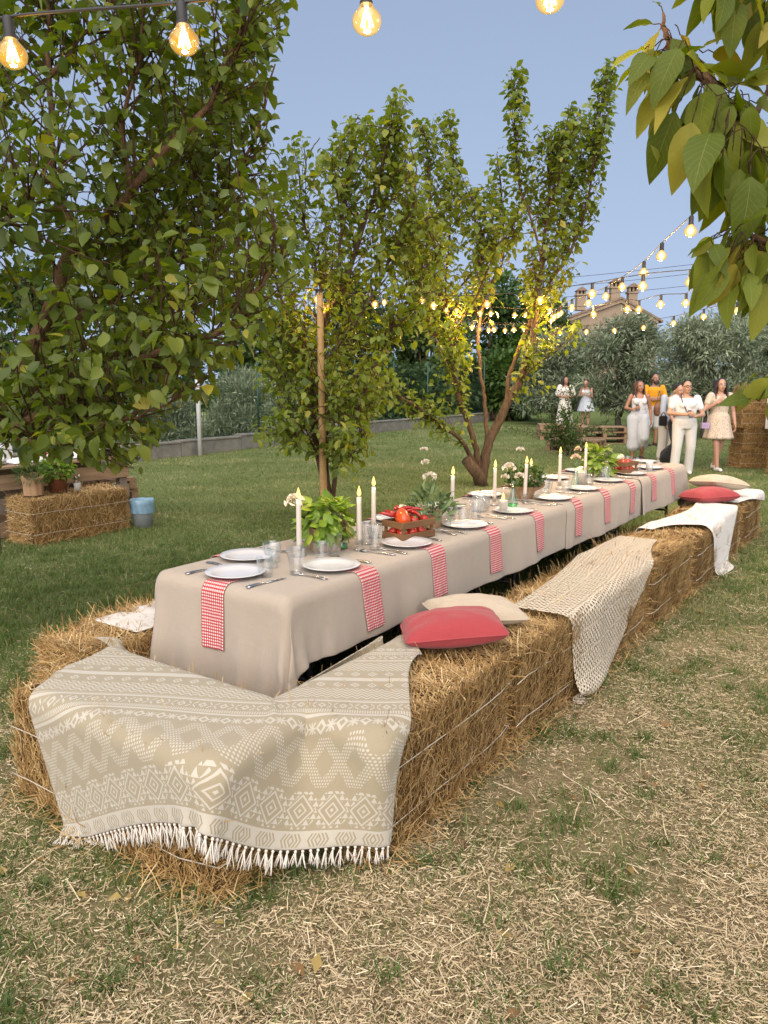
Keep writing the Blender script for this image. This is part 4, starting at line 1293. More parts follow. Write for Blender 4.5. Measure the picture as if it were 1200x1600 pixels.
bench_throw('crochet_throw', 'cream crocheted openwork throw with a corner hanging to the grass', 'throw', M['crochet'], 1.32, 3.52, lambda t: 0.20 - 0.06 * t,
            lambda t: 0.82 - 0.42 * sstep(0.0, 1.0, t) - 0.02 * t, 0.03, 7, 0.006)
o_, P_ = bench_throw('white_throw', 'plain white cotton throw with frayed edge, a tail hanging down the bale', 'throw', M['white_cloth'], 3.86, 5.62, lambda t: 0.19 + 0.04 * t,
            lambda t: 0.20 + 0.66 * sstep(0.20, 0.42, t) - 0.50 * sstep(0.62, 1.0, t), 0.03, 8, 0.005)
def far_stripe():
    o, P = bench_throw('striped_cloth', 'white cloth with thin grey stripes under the far cushions', 'cloth', M['stripe_cloth'], 5.75, 6.95, lambda t: 0.22,
                lambda t: 0.40 + 0.10 * t, 0.04, 9, 0.004)
far_stripe()
def left_cloth():
    """end of a white throw lying on the left bench"""
    nx, ny = 24, 16
    U, Vv = np.meshgrid(np.linspace(0.02, 0.72, nx), np.linspace(-1.24, -0.90, ny))
    P0 = T0 + U[..., None] * DV + Vv[..., None] * PV; P0[..., 2] = BH + 0.06 + 0.03 * np.abs(np.sin(U * 19)) * (np.abs(Vv + 1.07) < .2)
    rest = np.stack([U * 1.25, Vv], -1)
    P = drape(P0, [(c, h, r, 0.024) for c, h, r in BOX_COLL], steps=60, iters=6, thick=0.008, rest=rest, seed=4)
    tag(cloth_obj('white_throw', P, M['white_cloth'], rest, 0.005, 1), 'bunched end of a white throw on the left bench', 'throw')
left_cloth()

# ------------------------------------------------------------------ cushions
def cushion(label, mat, s, w, z, rz, tilt=(0, 0), size=(0.50, 0.36), hgt=0.15, seed=0):
    rng = np.random.default_rng(seed)
    n = 25
    u, v = np.meshgrid(np.linspace(-1, 1, n), np.linspace(-1, 1, n))
    # sides drawn in between the four corners
    cr = 1 - 0.07 * (u * v) ** 4
    X = u * (1 - 0.05 * (1 - v ** 2) * np.abs(u) ** 2) * cr; Y = v * (1 - 0.05 * (1 - u ** 2) * np.abs(v) ** 2) * cr
    prof = (np.clip(1 - u ** 2, 0, 1) * np.clip(1 - v ** 2, 0, 1)) ** 0.42
    wr = ((fbm(u * 2 + seed, v * 2, seed) - 0.5) * 0.34 + (fbm(u * 5 + seed, v * 5, seed + 5) - 0.5) * 0.16) * prof
    edge = np.cos(np.arctan2(v, u) * 9 + seed) * 0.035 * np.clip(1 - prof, 0, 1) * prof ** .4 * 4
    sag = -0.10 * u ** 2 * 0.3
    top = np.stack([X * size[0] / 2, Y * size[1] / 2, hgt / 2 * (prof * (1.10 + wr) + edge + sag)], -1).reshape(-1, 3)
    bot = np.stack([X * size[0] / 2, Y * size[1] / 2, -hgt / 2 * (prof * 0.85) + hgt / 2 * sag - 0.0005], -1).reshape(-1, 3)
    F = np.concatenate([grid_faces(n, n), grid_faces(n, n, n * n)[:, ::-1]])
    uv = np.concatenate([np.stack([X * size[0] / 2, Y * size[1] / 2], -1).reshape(-1, 2)] * 2)
    p = TP(s, w, z)
    t = thing('cushion', label, 'cushion', tuple(p), rz, 'cushions on the right bench')
    t.rotation_euler = (tilt[0], tilt[1], rz)
    o = link('cover', mk_mesh('cover', np.concatenate([top, bot]), F, uv=uv), mat, t)
    d = o.modifiers.new('smooth', 'SUBSURF'); d.levels = d.render_levels = 1
    ring = [(u_, -1) for u_ in np.linspace(-1, 1, n)] + [(1, v_) for v_ in np.linspace(-1, 1, n)[1:]] + [(u_, 1) for u_ in np.linspace(1, -1, n)[1:]] + [(-1, v_) for v_ in np.linspace(1, -1, n)[1:]]
    pts = [(a * size[0] / 2 * (1 - 0.05 * (1 - b ** 2) * abs(a) ** 2) * (1 - .07 * (a * b) ** 4), b * size[1] / 2 * (1 - 0.05 * (1 - a ** 2) * abs(b) ** 2) * (1 - .07 * (a * b) ** 4), hgt / 2 * (-0.03 * a * a)) for a, b in ring]
    obj('seam', tube(np.array(pts), 0.003, 5), mat, t, smooth=True, uv=np.zeros((len(pts) * 5, 2)))
    return t
cz = BH + 0.03
cushion('coral red cushion lying on the near bale, against a beige cushion', M['coral'], 0.68, 0.375, cz + 0.062, TROT + R(38), (R(-3), R(-4)), (0.47, 0.35), 0.165, 1)
cushion('beige cushion propped behind the near red cushion', M['beige'], 1.00, 0.315, cz + 0.055, TROT + R(52), (R(1), R(3)), (0.46, 0.34), 0.125, 2)
cushion('red cushion on the far bale, leaning below a printed beige cushion', M['coral'], 5.72, 0.36, cz + 0.06, TROT + R(55), (R(-4), 0), (0.50, 0.36), 0.17, 3)
cushion('pale beige cushion on top of the far red cushion', M['beige'], 6.12, 0.36, cz + 0.14, TROT + R(55), (R(-6), R(8)), (0.52, 0.38), 0.16, 4)
# ------------------------------------------------------------------ tableware
ZT = TZ + 0.011
ORD = ['first', 'second', 'third', 'fourth', 'fifth', 'sixth', 'seventh', 'eighth', 'ninth']
def cloth_top(s):
    return TZ + 0.0105 + (0.006 if s > 2.9 else 0) + (0.006 if s > 4.64 else 0)
def cloth_k(s): return 0 if s < 2.94 else (1 if s < 4.66 else 2)

def share(name, shape, mat, smooth=True, sharp=None):
    me = mk_mesh(name, shape[0], shape[1], smooth=smooth); me.materials.append(mat)
    if sharp:
        try: me.set_sharp_from_angle(angle=R(sharp))
        except Exception: pass
    return me
def put(name, me, s, w, rz, label, cat, group=None, dz=0.0, parent=None):
    p = TP(s, w, cloth_top(s) + dz)
    o = link(name, me, None, None, tuple(p), (0, 0, TROT + rz))
    return tag(o, label, cat, group)

ME_PLATE = share('plate', lathe([(0.001, 0.0), (0.075, 0.0), (0.080, 0.004), (0.100, 0.011), (0.132, 0.019), (0.1355, 0.021), (0.134, 0.0232), (0.102, 0.0155), (0.082, 0.0085), (0.06, 0.0065), (0.001, 0.006)], 48), M['porcelain'])
def ribbed(prof_o, prof_i, n=72, ribs=14, amp=0.0012, z0=0.01, z1=0.07):
    vo, fo = lathe(prof_o, n, cap=False)
    a = np.arctan2(vo[:, 1], vo[:, 0]); r = np.hypot(vo[:, 0], vo[:, 1])
    m = sstep(z0, z0 + .006, vo[:, 2]) * sstep(z1 + .006, z1, vo[:, 2])
    k = 1 - amp / np.maximum(r, 1e-4) * m * (0.5 - 0.5 * np.cos(a * ribs))
    vo[:, :2] *= k[:, None]
    vi, fi = lathe(prof_i, n, cap=False)
    return merge([(vo, fo), (vi, fi)])
TALL_O = [(0.001, 0.0), (0.028, 0.0), (0.030, 0.003), (0.031, 0.02), (0.0345, 0.075), (0.038, 0.082), (0.041, 0.118), (0.0415, 0.12)]
TALL_I = [(0.0415, 0.12), (0.0395, 0.118), (0.0365, 0.083), (0.0325, 0.075), (0.0285, 0.022), (0.026, 0.014), (0.001, 0.012)]
ME_TALL = share('tall_tumbler', ribbed(TALL_O, TALL_I, 60, 10, 0.0022, 0.012, 0.074), M['glass'])
SHORT_O = [(0.001, 0.0), (0.029, 0.0), (0.031, 0.003), (0.034, 0.03), (0.038, 0.068), (0.0415, 0.084), (0.042, 0.086)]
SHORT_I = [(0.042, 0.086), (0.0405, 0.084), (0.0365, 0.068), (0.032, 0.03), (0.028, 0.012), (0.001, 0.010)]
ME_SHORT = share('short_tumbler', ribbed(SHORT_O, SHORT_I, 96, 24, 0.0016, 0.006, 0.074), M['glass'])

def cutlery():
    # local y runs from the tip of the handle (0) to the business end
    def handle(L, w0=0.0085, w1=0.0035):
        t = np.linspace(0, 1, 9)
        pts = np.stack([np.zeros(9), t * L, 0.003 + 0.004 * np.sin(t * PI)], -1)
        w = w0 * (1 - t) ** 0.8 + w1
        return tube(pts, w, 8, flat=0.28)
    fork = [handle(0.125)]
    fork.append(loft([[(-0.004, 0.12, 0.005), (0.004, 0.12, 0.005), (0.004, 0.12, 0.0035), (-0.004, 0.12, 0.0035)],
                      [(-0.012, 0.145, 0.006), (0.012, 0.145, 0.006), (0.012, 0.145, 0.0045), (-0.012, 0.145, 0.0045)],
                      [(-0.0125, 0.158, 0.007), (0.0125, 0.158, 0.007), (0.0125, 0.158, 0.0055), (-0.0125, 0.158, 0.0055)]]))
    for x in (-0.0105, -0.0035, 0.0035, 0.0105):
        fork.append(tube([(x, 0.157, 0.0062), (x, 0.18, 0.0075), (x * .95, 0.20, 0.0105)], [0.0019, 0.0017, 0.0008], 6, flat=0.6))
    knife = [handle(0.10, 0.0075, 0.005), loft([[(-0.006, 0.098, 0.004), (0.007, 0.098, 0.004), (0.007, 0.098, 0.003), (-0.006, 0.098, 0.003)],
             [(-0.008, 0.15, 0.0042), (0.009, 0.15, 0.0040), (0.009, 0.15, 0.0032), (-0.008, 0.15, 0.003)],
             [(-0.006, 0.19, 0.0042), (0.009, 0.20, 0.0038), (0.009, 0.20, 0.0032), (-0.006, 0.19, 0.003)],
             [(0.004, 0.208, 0.0038), (0.008, 0.212, 0.0036), (0.008, 0.212, 0.0032), (0.004, 0.208, 0.003)]])]
    bowl = ball(1, 14, 8, (0, 0.178, 0.0065), (0.017, 0.026, 0.0045))
    spoon = [handle(0.15), bowl]
    return share('fork', merge(fork), M['steel']), share('knife', merge(knife), M['steel']), share('spoon', merge(spoon), M['steel'])
ME_FORK, ME_KNIFE, ME_SPOON = cutlery()

def napkin(s, u0, drop, label, seed, side='right', width=0.142, wshift=0.0):
    rng = np.random.default_rng(seed)
    k = cloth_k(s)
    nu, nv = 9, 30
    tot = drop - u0
    a, b = np.meshgrid(np.linspace(-1, 1, nu), np.linspace(0, 1, nv))
    taper = 1 - 0.05 * b
    U = u0 + tot * b
    sk = 0.02 * rng.normal() * b
    Sx = s + a * width / 2 * taper + sk + wshift * b
    ed = 0.006 * np.cos(a * 3 + rng.random() * 6) * b + 0.010 * np.maximum(0, b - 0.6) ** 1.2 * (0.5 + a * rng.normal() * .5)
    UU = U if side == 'right' else -TW - U
    p, n = cloth_point(k, Sx, UU)
    q = p + n * (0.008 + np.abs(ed)[..., None])
    # square off the hem
    uv = np.stack([a * width / 2, U], -1)
    o = cloth_obj('napkin', q, M['gingham'], uv, 0.004, 1)
    return tag(o, label, 'napkin', 'red gingham napkins')
def head_napkin():
    k = 0; s0, s1, dl, dr, P = CLOTHS[0]
    nu, nv = 9, 30
    a, b = np.meshgrid(np.linspace(-1, 1, nu), np.linspace(0, 1, nv))
    S = 0.10 - 0.345 * b; Wd = -0.415 + a * 0.070 * (1 - 0.08 * b) + 0.006 * b
    p, n = cloth_point(0, S, Wd)
    q = p + n * (0.008 + 0.006 * np.abs(np.cos(a * 3) * b))[..., None]
    tag(cloth_obj('napkin', q, M['gingham'], np.stack([a * 0.070, S], -1), 0.004, 1), 'red gingham napkin hanging over the table head', 'napkin', 'red gingham napkins')
head_napkin()

rg = np.random.default_rng(11)
GP, GN, GF, GK, GG = 'white dinner plates', 'red gingham napkins', 'steel forks', 'steel knives', 'drinking glasses'
# head of the table
put('plate', ME_PLATE, 0.145, -0.43, 0, 'white plate at the table head, above the front hanging napkin', 'plate', GP)
put('fork', ME_FORK, 0.03, -0.625, R(-8), 'fork at the table head, far side of the head plate', 'fork', GF)
put('knife', ME_KNIFE, 0.02, -0.235, R(-6), 'knife at the table head, between head plate and near corner', 'knife', GK)
RS = [0.49, 1.12, 1.76, 2.40, 3.06, 3.68, 4.32, 4.90, 5.50]
NR = [0.545, 1.16, 1.80, 2.44, 3.13, 3.74, 4.40, 5.00, 5.62]
for i, s in enumerate(RS):
    w = -0.165 + rg.normal(0, .008)
    who = f'{ORD[i]} place from the table head on the cushioned-bench side'
    put('plate', ME_PLATE, s, w, 0, f'white plate of the {who}', 'plate', GP)
    napkin(NR[i], -0.10, 0.228 + rg.normal(0, .014), f'red gingham napkin hanging at the {who}', 30 + i)
    put('fork', ME_FORK, s - 0.19 + rg.normal(0, .012), w + 0.115, R(90 + rg.normal(4, 5)), f'fork of the {who}', 'fork', GF)
    put('knife', ME_KNIFE, s + 0.185 + rg.normal(0, .01), w + 0.09, R(90 + rg.normal(0, 4)), f'knife of the {who}', 'knife', GK)
    if i not in (0,): put('spoon', ME_SPOON, s - 0.245 + rg.normal(0, .01), w + 0.085, R(90 + rg.normal(6, 5)), f'spoon of the {who}', 'spoon', 'steel spoons')
LS = [0.42, 1.05, 1.70, 2.32, 2.93, 3.58, 4.22, 4.85, 5.47]
for i, s in enumerate(LS):
    who = f'{ORD[i]} place from the table head on the lawn side'
    w = -0.635 + rg.normal(0, .006)
    put('plate', ME_PLATE, s, w, 0, f'white plate of the {who}', 'plate', GP)
    put('fork', ME_FORK, s + 0.19, w - 0.11, R(-90 + rg.normal(0, 4)), f'fork of the {who}', 'fork', GF)
    put('knife', ME_KNIFE, s - 0.18, w - 0.09, R(-90 + rg.normal(0, 4)), f'knife of the {who}', 'knife', GK)
    napkin(s + 0.0, -0.08, 0.24, f'red gingham napkin of the {who}', 60 + i, 'left')
put('plate', ME_PLATE, 6.09, -0.40, 0, 'white plate at the far end of the table', 'plate', GP)
put('fork', ME_FORK, 6.15, -0.20, R(180), 'fork beside the far end plate', 'fork', GF)
put('knife', ME_KNIFE, 6.16, -0.60, R(180), 'knife beside the far end plate', 'knife', GK)

# glasses: (s, w, tall?, where)
GL = [(0.205, -0.305, 0, 'standing nearest the table head, short'), (0.315, -0.225, 1, 'tall, behind the head knife and before the first plate'), (0.345, -0.40, 1, 'tall, near the first taper candle'),
      (0.43, -0.47, 0, 'short, behind the first taper candle'),
      (0.60, -0.315, 0, 'short, in front of the kraft-wrapped basil'), (0.70, -0.315, 1, 'tall, in front of the kraft-wrapped basil'),
      (0.935, -0.235, 1, 'tall, between basil pot and vegetable crate'), (1.02, -0.345, 1, 'tall, behind the crate end'),
      (1.90, -0.255, 0, 'short, below the fourth taper candle'), (1.86, -0.325, 1, 'tall, below the fourth taper candle'),
      (2.00, -0.225, 1, 'tall, between sage pot and votive glass'), (1.93, -0.43, 0, 'short, behind the fourth taper candle'),
      (2.46, -0.40, 1, 'tall, behind the green-bottomed vase'), (2.52, -0.47, 0, 'short, behind the green-bottomed vase'),
      (3.03, -0.285, 0, 'short, in front of the oregano pot'), (3.13, -0.255, 1, 'tall, in front of the oregano pot'), (3.36, -0.33, 0, 'short, beside the oregano pot'),
      (3.48, -0.225, 0, 'short, in front of the carnation bottle'), (3.60, -0.45, 1, 'tall, behind the carnation bottle'),
      (4.03, -0.24, 0, 'short, beside the pillar candle'), (4.40, -0.225, 1, 'tall, before the far vegetable crate'), (4.48, -0.29, 0, 'short, before the far vegetable crate'),
      (5.28, -0.22, 1, 'tall, behind the far vegetable crate'), (5.42, -0.36, 1, 'tall, standing near the far table end'), (5.12, -0.52, 0, 'short, on the lawn side past the far crate')]
for s, w, tall, where in GL:
    put('tumbler', ME_TALL if tall else ME_SHORT, s, w, rg.uniform(0, 3), f'ribbed clear glass tumbler, {where}', 'glass', GG)
# large clear jar with cork-coloured contents
ME_JAR = share('jar', merge([lathe([(0.001, 0), (0.054, 0), (0.056, 0.004), (0.056, 0.105), (0.058, 0.110)], 40, False), lathe([(0.0565, 0.110), (0.053, 0.105), (0.053, 0.008), (0.001, 0.008)], 40, False)]), M['glass'])
put('glass_jar', ME_JAR, 2.32, -0.36, 0, 'wide clear glass jar behind the votive candle', 'jar')

# ------------------------------------------------------------------ candles
for k in ('filament', 'bulb_far', 'flame'):
    try: M[k].cycles.emission_sampling = 'NONE'
    except Exception: pass
ME_FLAME = share('flame', lathe([(0.0006, 0.0), (0.0065, 0.004), (0.0105, 0.012), (0.0098, 0.023), (0.0055, 0.038), (0.0005, 0.054)], 12), M['flame'])
ME_WICK = share('wick', tube([(0, 0, 0), (0.0005, 0, 0.006), (0.0015, 0, 0.010)], 0.0008, 5), M['black_rubber'])
ME_HOLDER = share('holder', ribbed([(0.001, 0.0), (0.034, 0.0), (0.036, 0.003), (0.020, 0.012), (0.016, 0.022), (0.022, 0.030), (0.0225, 0.058), (0.022, 0.060)],
                                   [(0.022, 0.060), (0.0145, 0.058), (0.0145, 0.028), (0.001, 0.027)], 48, 12, .001, .03, .05), M['glass'])
def candle_light(parent, z, watts):
    l = bpy.data.lights.new('candle_light', 'POINT'); l.energy = watts; l.color = (1.0, 0.60, 0.26); l.shadow_soft_size = 0.012
    o = bpy.data.objects.new('candle_light', l); COL.objects.link(o); o.parent = parent; o.location = (0, 0, z)
def taper(s, w, hgt, label, lean=0.0):
    p = TP(s, w, cloth_top(s))
    t = thing('taper_candle', label, 'candle', tuple(p), TROT, 'white taper candles in glass holders')
    link('holder', ME_HOLDER, None, t)
    z0, z1 = 0.029, hgt
    dx = lean * hgt
    pts = [(dx * q, 0, z0 + (z1 - z0) * q) for q in np.linspace(0, 1, 8)]
    v, f = tube(np.array(pts), np.linspace(0.0138, 0.0118, 8), 16)
    obj('wax_stick', (v, f), M['wax'], t, smooth=True)
    link('wick', ME_WICK, None, t, (dx, 0, hgt - 0.001))
    link('flame', ME_FLAME, None, t, (dx + 0.0008, 0, hgt + 0.004))
    candle_light(t, hgt + 0.055, 0.9)
taper(0.60, -0.455, 0.285, 'lit white taper candle in front of the kraft-wrapped basil')
taper(0.88, -0.295, 0.275, 'lit white taper candle between the basil and the vegetable crate')
taper(1.18, -0.42, 0.285, 'lit white taper candle behind the near vegetable crate')
taper(1.89, -0.335, 0.285, 'lit white taper candle beside the sage plant', 0.02)
taper(2.60, -0.40, 0.265, 'lit white taper candle left of the green-bottomed vase')
taper(2.88, -0.30, 0.275, 'lit leaning white taper candle between vase and oregano pot', 0.03)
taper(3.62, -0.34, 0.285, 'lit white taper candle behind the oregano pot')
taper(4.16, -0.33, 0.29, 'lit white taper candle before the far basil pot')
taper(3.42, -0.50, 0.20, 'short lit taper candle on the lawn side behind the oregano')
def pillar(s, w, r, h, glass_r, glass_h, label):
    p = TP(s, w, cloth_top(s))
    t = thing('pillar_candle', label, 'candle', tuple(p), TROT, 'candles in glass cylinders')
    obj('glass_cylinder', merge([lathe([(0.001, 0), (glass_r, 0), (glass_r, glass_h)], 40, False), lathe([(glass_r, glass_h), (glass_r - .0025, glass_h - .001), (glass_r - .0025, 0.006), (0.001, 0.006)], 40, False)]), M['glass'], t, smooth=True)
    obj('wax_block', lathe([(0.001, 0.007), (r, 0.007), (r, h), (r - .003, h + .002), (r * .6, h - .004), (0.001, h - .005)], 32), M['wax'], t, smooth=True)
    link('wick', ME_WICK, None, t, (0, 0, h - 0.006)); link('flame', ME_FLAME, None, t, (0, 0, h + 0.002))
    candle_light(t, h + 0.04, 0.7)
pillar(2.33, -0.20, 0.027, 0.085, 0.033, 0.105, 'lit votive candle glowing in a clear tumbler')
pillar(3.98, -0.30, 0.036, 0.105, 0.048, 0.15, 'lit thick pillar candle in a clear glass cylinder')

# ------------------------------------------------------------------ leaves, pots and flowers
def leaf_shape(L, W, curl=0.15, fold=0.2, seg=4, point=1.3):
    """an ovate leaf along +y, base at the origin"""
    t = np.linspace(0, 1, seg + 1)
    w = np.sin(np.clip(t, 0, 1) ** 0.75 * PI) ** 0.9 * W / 2; w[0] = W * 0.04; w[-1] = 0.0006
    z = -curl * L * t ** 2
    V = []; 
    for k in range(seg + 1):
        V += [(-w[k], t[k] * L, z[k] + fold * w[k]), (0, t[k] * L, z[k]), (w[k], t[k] * L, z[k] + fold * w[k])]
    F = []
    for k in range(seg):
        a = 3 * k
        F += [(a, a + 1, a + 4, a + 3), (a + 1, a + 2, a + 5, a + 4)]
    return np.array(V), F
LEAF_UV = lambda seg: np.array([(x, k / seg) for k in range(seg + 1) for x in (0, 0.5, 1)])
def orient(d, up=(0, 0, 1), roll=0.0):
    """rotation matrix taking +y to d, +z near up"""
    d = Vector(d).normalized(); u = Vector(up); x = d.cross(u)
    if x.length < 1e-4: x = Vector((1, 0, 0))
    x.normalize(); z = x.cross(d)
    m = Matrix((x, d, z)).transposed()
    if roll: m = m @ Matrix.Rotation(roll, 3, 'Y')
    return m

def kraft_wrap(t, r0, r1, h, seed, flare=0.03, pts=7):
    rng = np.random.default_rng(seed)
    n = 60; rows = 9
    a = np.linspace(0, 2 * PI, n, endpoint=False)
    ph = rng.uniform(0, 6, 4)
    rings = []
    for k in range(rows):
        f = k / (rows - 1)
        jag = (0.5 + 0.5 * np.abs(((a * pts / (2 * PI) + ph[0]) % 1) * 2 - 1)) 
        top = h * (0.72 + 0.42 * jag * (0.7 + 0.3 * np.sin(a * 2 + ph[1])))
        z = top * f
        rr = r0 + (r1 - r0) * f + flare * np.maximum(0, f - 0.6) ** 1.4 * 3 * (0.6 + 0.5 * np.sin(a * 3 + ph[2]))
        rr = rr * (1 + 0.045 * np.sin(a * 9 + ph[3] + f * 2) + 0.03 * np.abs(np.sin(a * 5.0 + ph[1] + f * 3)))
        rings.append(np.stack([rr * np.cos(a), rr * np.sin(a), z], -1))
    v, f_ = loft(rings, cap=False)
    o = obj('kraft_wrap', (v, f_), M['kraft'], t, smooth=False)
    s = o.modifiers.new('thickness', 'SOLIDIFY'); s.thickness = 0.0012
    return o

ME_BASIL = [share('leaf', leaf_shape(0.062, 0.040, c, f, 5), M['basil_leaf']) for c, f in ((0.25, -0.35), (0.4, -0.25), (0.15, -0.45))]
ME_SAGE = [share('leaf', leaf_shape(0.075, 0.020, c, 0.25, 5), M['sage_leaf']) for c in (0.15, 0.3, 0.5)]
def potted(name, label, s, w, r, hp, leaves, n, spread, height, seed, mat_stem='stem', wrap=True, down=0.5, lscale=(0.8, 1.25)):
    rng = np.random.default_rng(seed)
    p = TP(s, w, cloth_top(s))
    t = thing(name, label, 'plant', tuple(p), TROT, 'potted herbs on the table')
    if wrap: kraft_wrap(t, r, r * 1.15, hp, seed)
    obj('soil', lathe([(0.001, 0.0), (r * .93, 0.0), (r * .98, hp * 0.7), (0.001, hp * 0.72)], 24), M['soil'], t, smooth=True)
    stems = []
    for k in range(16):
        a = rng.uniform(0, 2 * PI); q = rng.random() ** .5
        x, y = spread * 0.75 * q * math.cos(a), spread * 0.75 * q * math.sin(a)
        stems.append(tube([(x * .3, y * .3, hp * .6), (x * .6, y * .6, hp * .6 + (height - hp * .6) * .5), (x, y, height * (0.95 - 0.3 * q))], [0.0025, 0.002, 0.0012], 5))
    obj('stems', merge(stems), M[mat_stem], t, smooth=True)
    for k in range(n):
        # leaves fill a dome
        a = rng.uniform(0, 2 * PI); el = math.asin(rng.uniform(-0.15, 1.0)); rr = rng.uniform(0.65, 1.0)
        zc = hp * 0.85
        pos = Vector((spread * rr * math.cos(el) * math.cos(a), spread * rr * math.cos(el) * math.sin(a), zc + (height - zc) * rr * math.sin(el)))
        out = Vector((math.cos(a) * math.cos(el), math.sin(a) * math.cos(el), math.sin(el) * 0.7))
        d = out + Vector((0, 0, -down)) + Vector(rng.normal(0, .35, 3))
        m = orient(d, out + Vector((0, 0, 0.6)), rng.normal(0, .3)).to_4x4()
        o = link('leaf', leaves[k % len(leaves)], None, t)
        sc = rng.uniform(*lscale)
        o.matrix_local = Matrix.Translation(pos) @ m @ Matrix.Scale(sc, 4)
    return t
potted('basil_plant', 'bushy bright green basil in kraft paper near the table head', 0.80, -0.45, 0.078, 0.135, ME_BASIL, 165, 0.135, 0.285, 1, lscale=(0.95, 1.45))
potted('sage_plant', 'grey-green sage plant in crumpled kraft paper behind the near crate', 1.66, -0.345, 0.060, 0.11, ME_SAGE, 120, 0.13, 0.235, 2, down=-0.25)
potted('basil_plant', 'basil plant in a kraft wrap at the far half of the table', 4.62, -0.37, 0.066, 0.12, ME_BASIL, 120, 0.13, 0.29, 3, lscale=(1.0, 1.5))

def leaf_mass(n, centre, rad, rng, L, W, mat_attr=True, droop=0.2, fold=0.2, shell=0.45):
    """many small leaves joined into one mesh (V, F, tint) filling an ellipsoid"""
    a = rng.normal(size=(n, 3)); a /= np.linalg.norm(a, axis=1, keepdims=True)
    rr = rng.uniform(shell, 1, n) ** (1 / 2.0)
    P = np.array(centre) + a * rr[:, None] * np.array(rad)
    d = a + rng.normal(0, .6, (n, 3)); d[:, 2] -= droop; d /= np.linalg.norm(d, axis=1, keepdims=True)
    return leaves_at(P, d, np.full(n, L) * rng.uniform(.7, 1.3, n), W / L, rng, fold)
def leaves_at(P, d, L, ratio, rng, fold=0.2, up=None, tint=None, quad=False):
    n = len(P)
    u = rng.normal(0, .5, (n, 3)) + np.array([0, 0, 1.0]) if up is None else up
    x = np.cross(d, u); x /= np.linalg.norm(x, axis=1, keepdims=True) + 1e-9
    z = np.cross(x, d)
    L = L[:, None]; hw = L * ratio / 2
    c1 = P + d * L * 0.40; c2 = P + d * L * 0.75 - z * L * 0.05; tip = P + d * L - z * L * 0.14
    if quad:
        V = np.stack([P, c1 - x * hw, tip, c1 + x * hw], 1).reshape(-1, 3); m = 4
        F = np.arange(n)[:, None] * 4 + np.array([0, 3, 2, 1])
    else:
        V = np.stack([P, c1 - x * hw + z * hw * fold, c1, c1 + x * hw + z * hw * fold, c2 - x * hw * .72 + z * hw * fold, c2, c2 + x * hw * .72 + z * hw * fold, tip], 1).reshape(-1, 3); m = 8
        b = np.arange(n)[:, None] * 8
        F = np.concatenate([b + np.array(q) for q in ((0, 2, 1, 1), (0, 3, 2, 2), (1, 2, 5, 4), (2, 3, 6, 5), (4, 5, 7, 7), (5, 6, 7, 7))])
    if tint is None: tint = np.clip(rng.normal(.45, .22, n), 0, 1)
    return V, F, np.repeat(tint, m)
def mesh_leaves(name, V, F, tint, mat, smooth=False):
    """F quads; repeated last index marks a triangle"""
    tri = F[:, 2] == F[:, 3]
    me = bpy.data.meshes.new(name)
    q, t = F[~tri], F[tri][:, :3]
    Vf = np.ascontiguousarray(V, np.float32)
    me.vertices.add(len(Vf)); me.vertices.foreach_set('co', Vf.ravel())
    me.loops.add(len(q) * 4 + len(t) * 3)
    me.loops.foreach_set('vertex_index', np.concatenate([q.ravel(), t.ravel()]).astype(np.int32))
    me.polygons.add(len(q) + len(t))
    me.polygons.foreach_set('loop_start', np.concatenate([np.arange(len(q)) * 4, len(q) * 4 + np.arange(len(t)) * 3]).astype(np.int32))
    me.update(calc_edges=True)
    at = me.attributes.new('tint', 'FLOAT', 'POINT'); at.data.foreach_set('value', np.ascontiguousarray(tint, np.float32))
    if smooth: me.polygons.foreach_set('use_smooth', np.ones(len(me.polygons), bool))
    me.materials.append(mat)
    return me
def oregano():
    rng = np.random.default_rng(9)
    p = TP(3.02, -0.37, cloth_top(3.0))
    t = thing('oregano_plant', 'dense small-leaved herb bush in folded kraft paper', 'plant', tuple(p), TROT, 'potted herbs on the table')
    kraft_wrap(t, 0.062, 0.10, 0.105, 12, 0.06, 4)
    obj('soil', lathe([(0.001, 0.0), (0.058, 0.0), (0.062, 0.07), (0.001, 0.072)], 24), M['soil'], t, smooth=True)
    parts = [leaf_mass(900, (0, 0, 0.155), (0.145, 0.145, 0.075), rng, 0.026, 0.017)]
    tips = []
    for k in range(26):
        a = rng.uniform(0, 2 * PI); r = rng.uniform(0.02, 0.13)
        c = np.array([r * math.cos(a), r * math.sin(a), 0.21 - r * 0.25]); e = c + np.array([math.cos(a) * .015, math.sin(a) * .015, rng.uniform(.01, .04)])
        tips.append(tube([c - (0, 0, .05), c, e], [0.0018, .0014, .0008], 4))
        parts.append(leaf_mass(9, e, (0.014, 0.014, 0.02), rng, 0.022, 0.014))
    V = []; F = []; T = []; n = 0
    for v, f, tt in parts: V.append(v); F.append(f + n); T.append(tt); n += len(v)
    stuff(link('foliage', mesh_leaves('foliage', np.concatenate(V), np.concatenate(F), np.concatenate(T), M['herb_leaf']), None, t))
    obj('stems', merge(tips), M['stem'], t, smooth=True)
oregano()

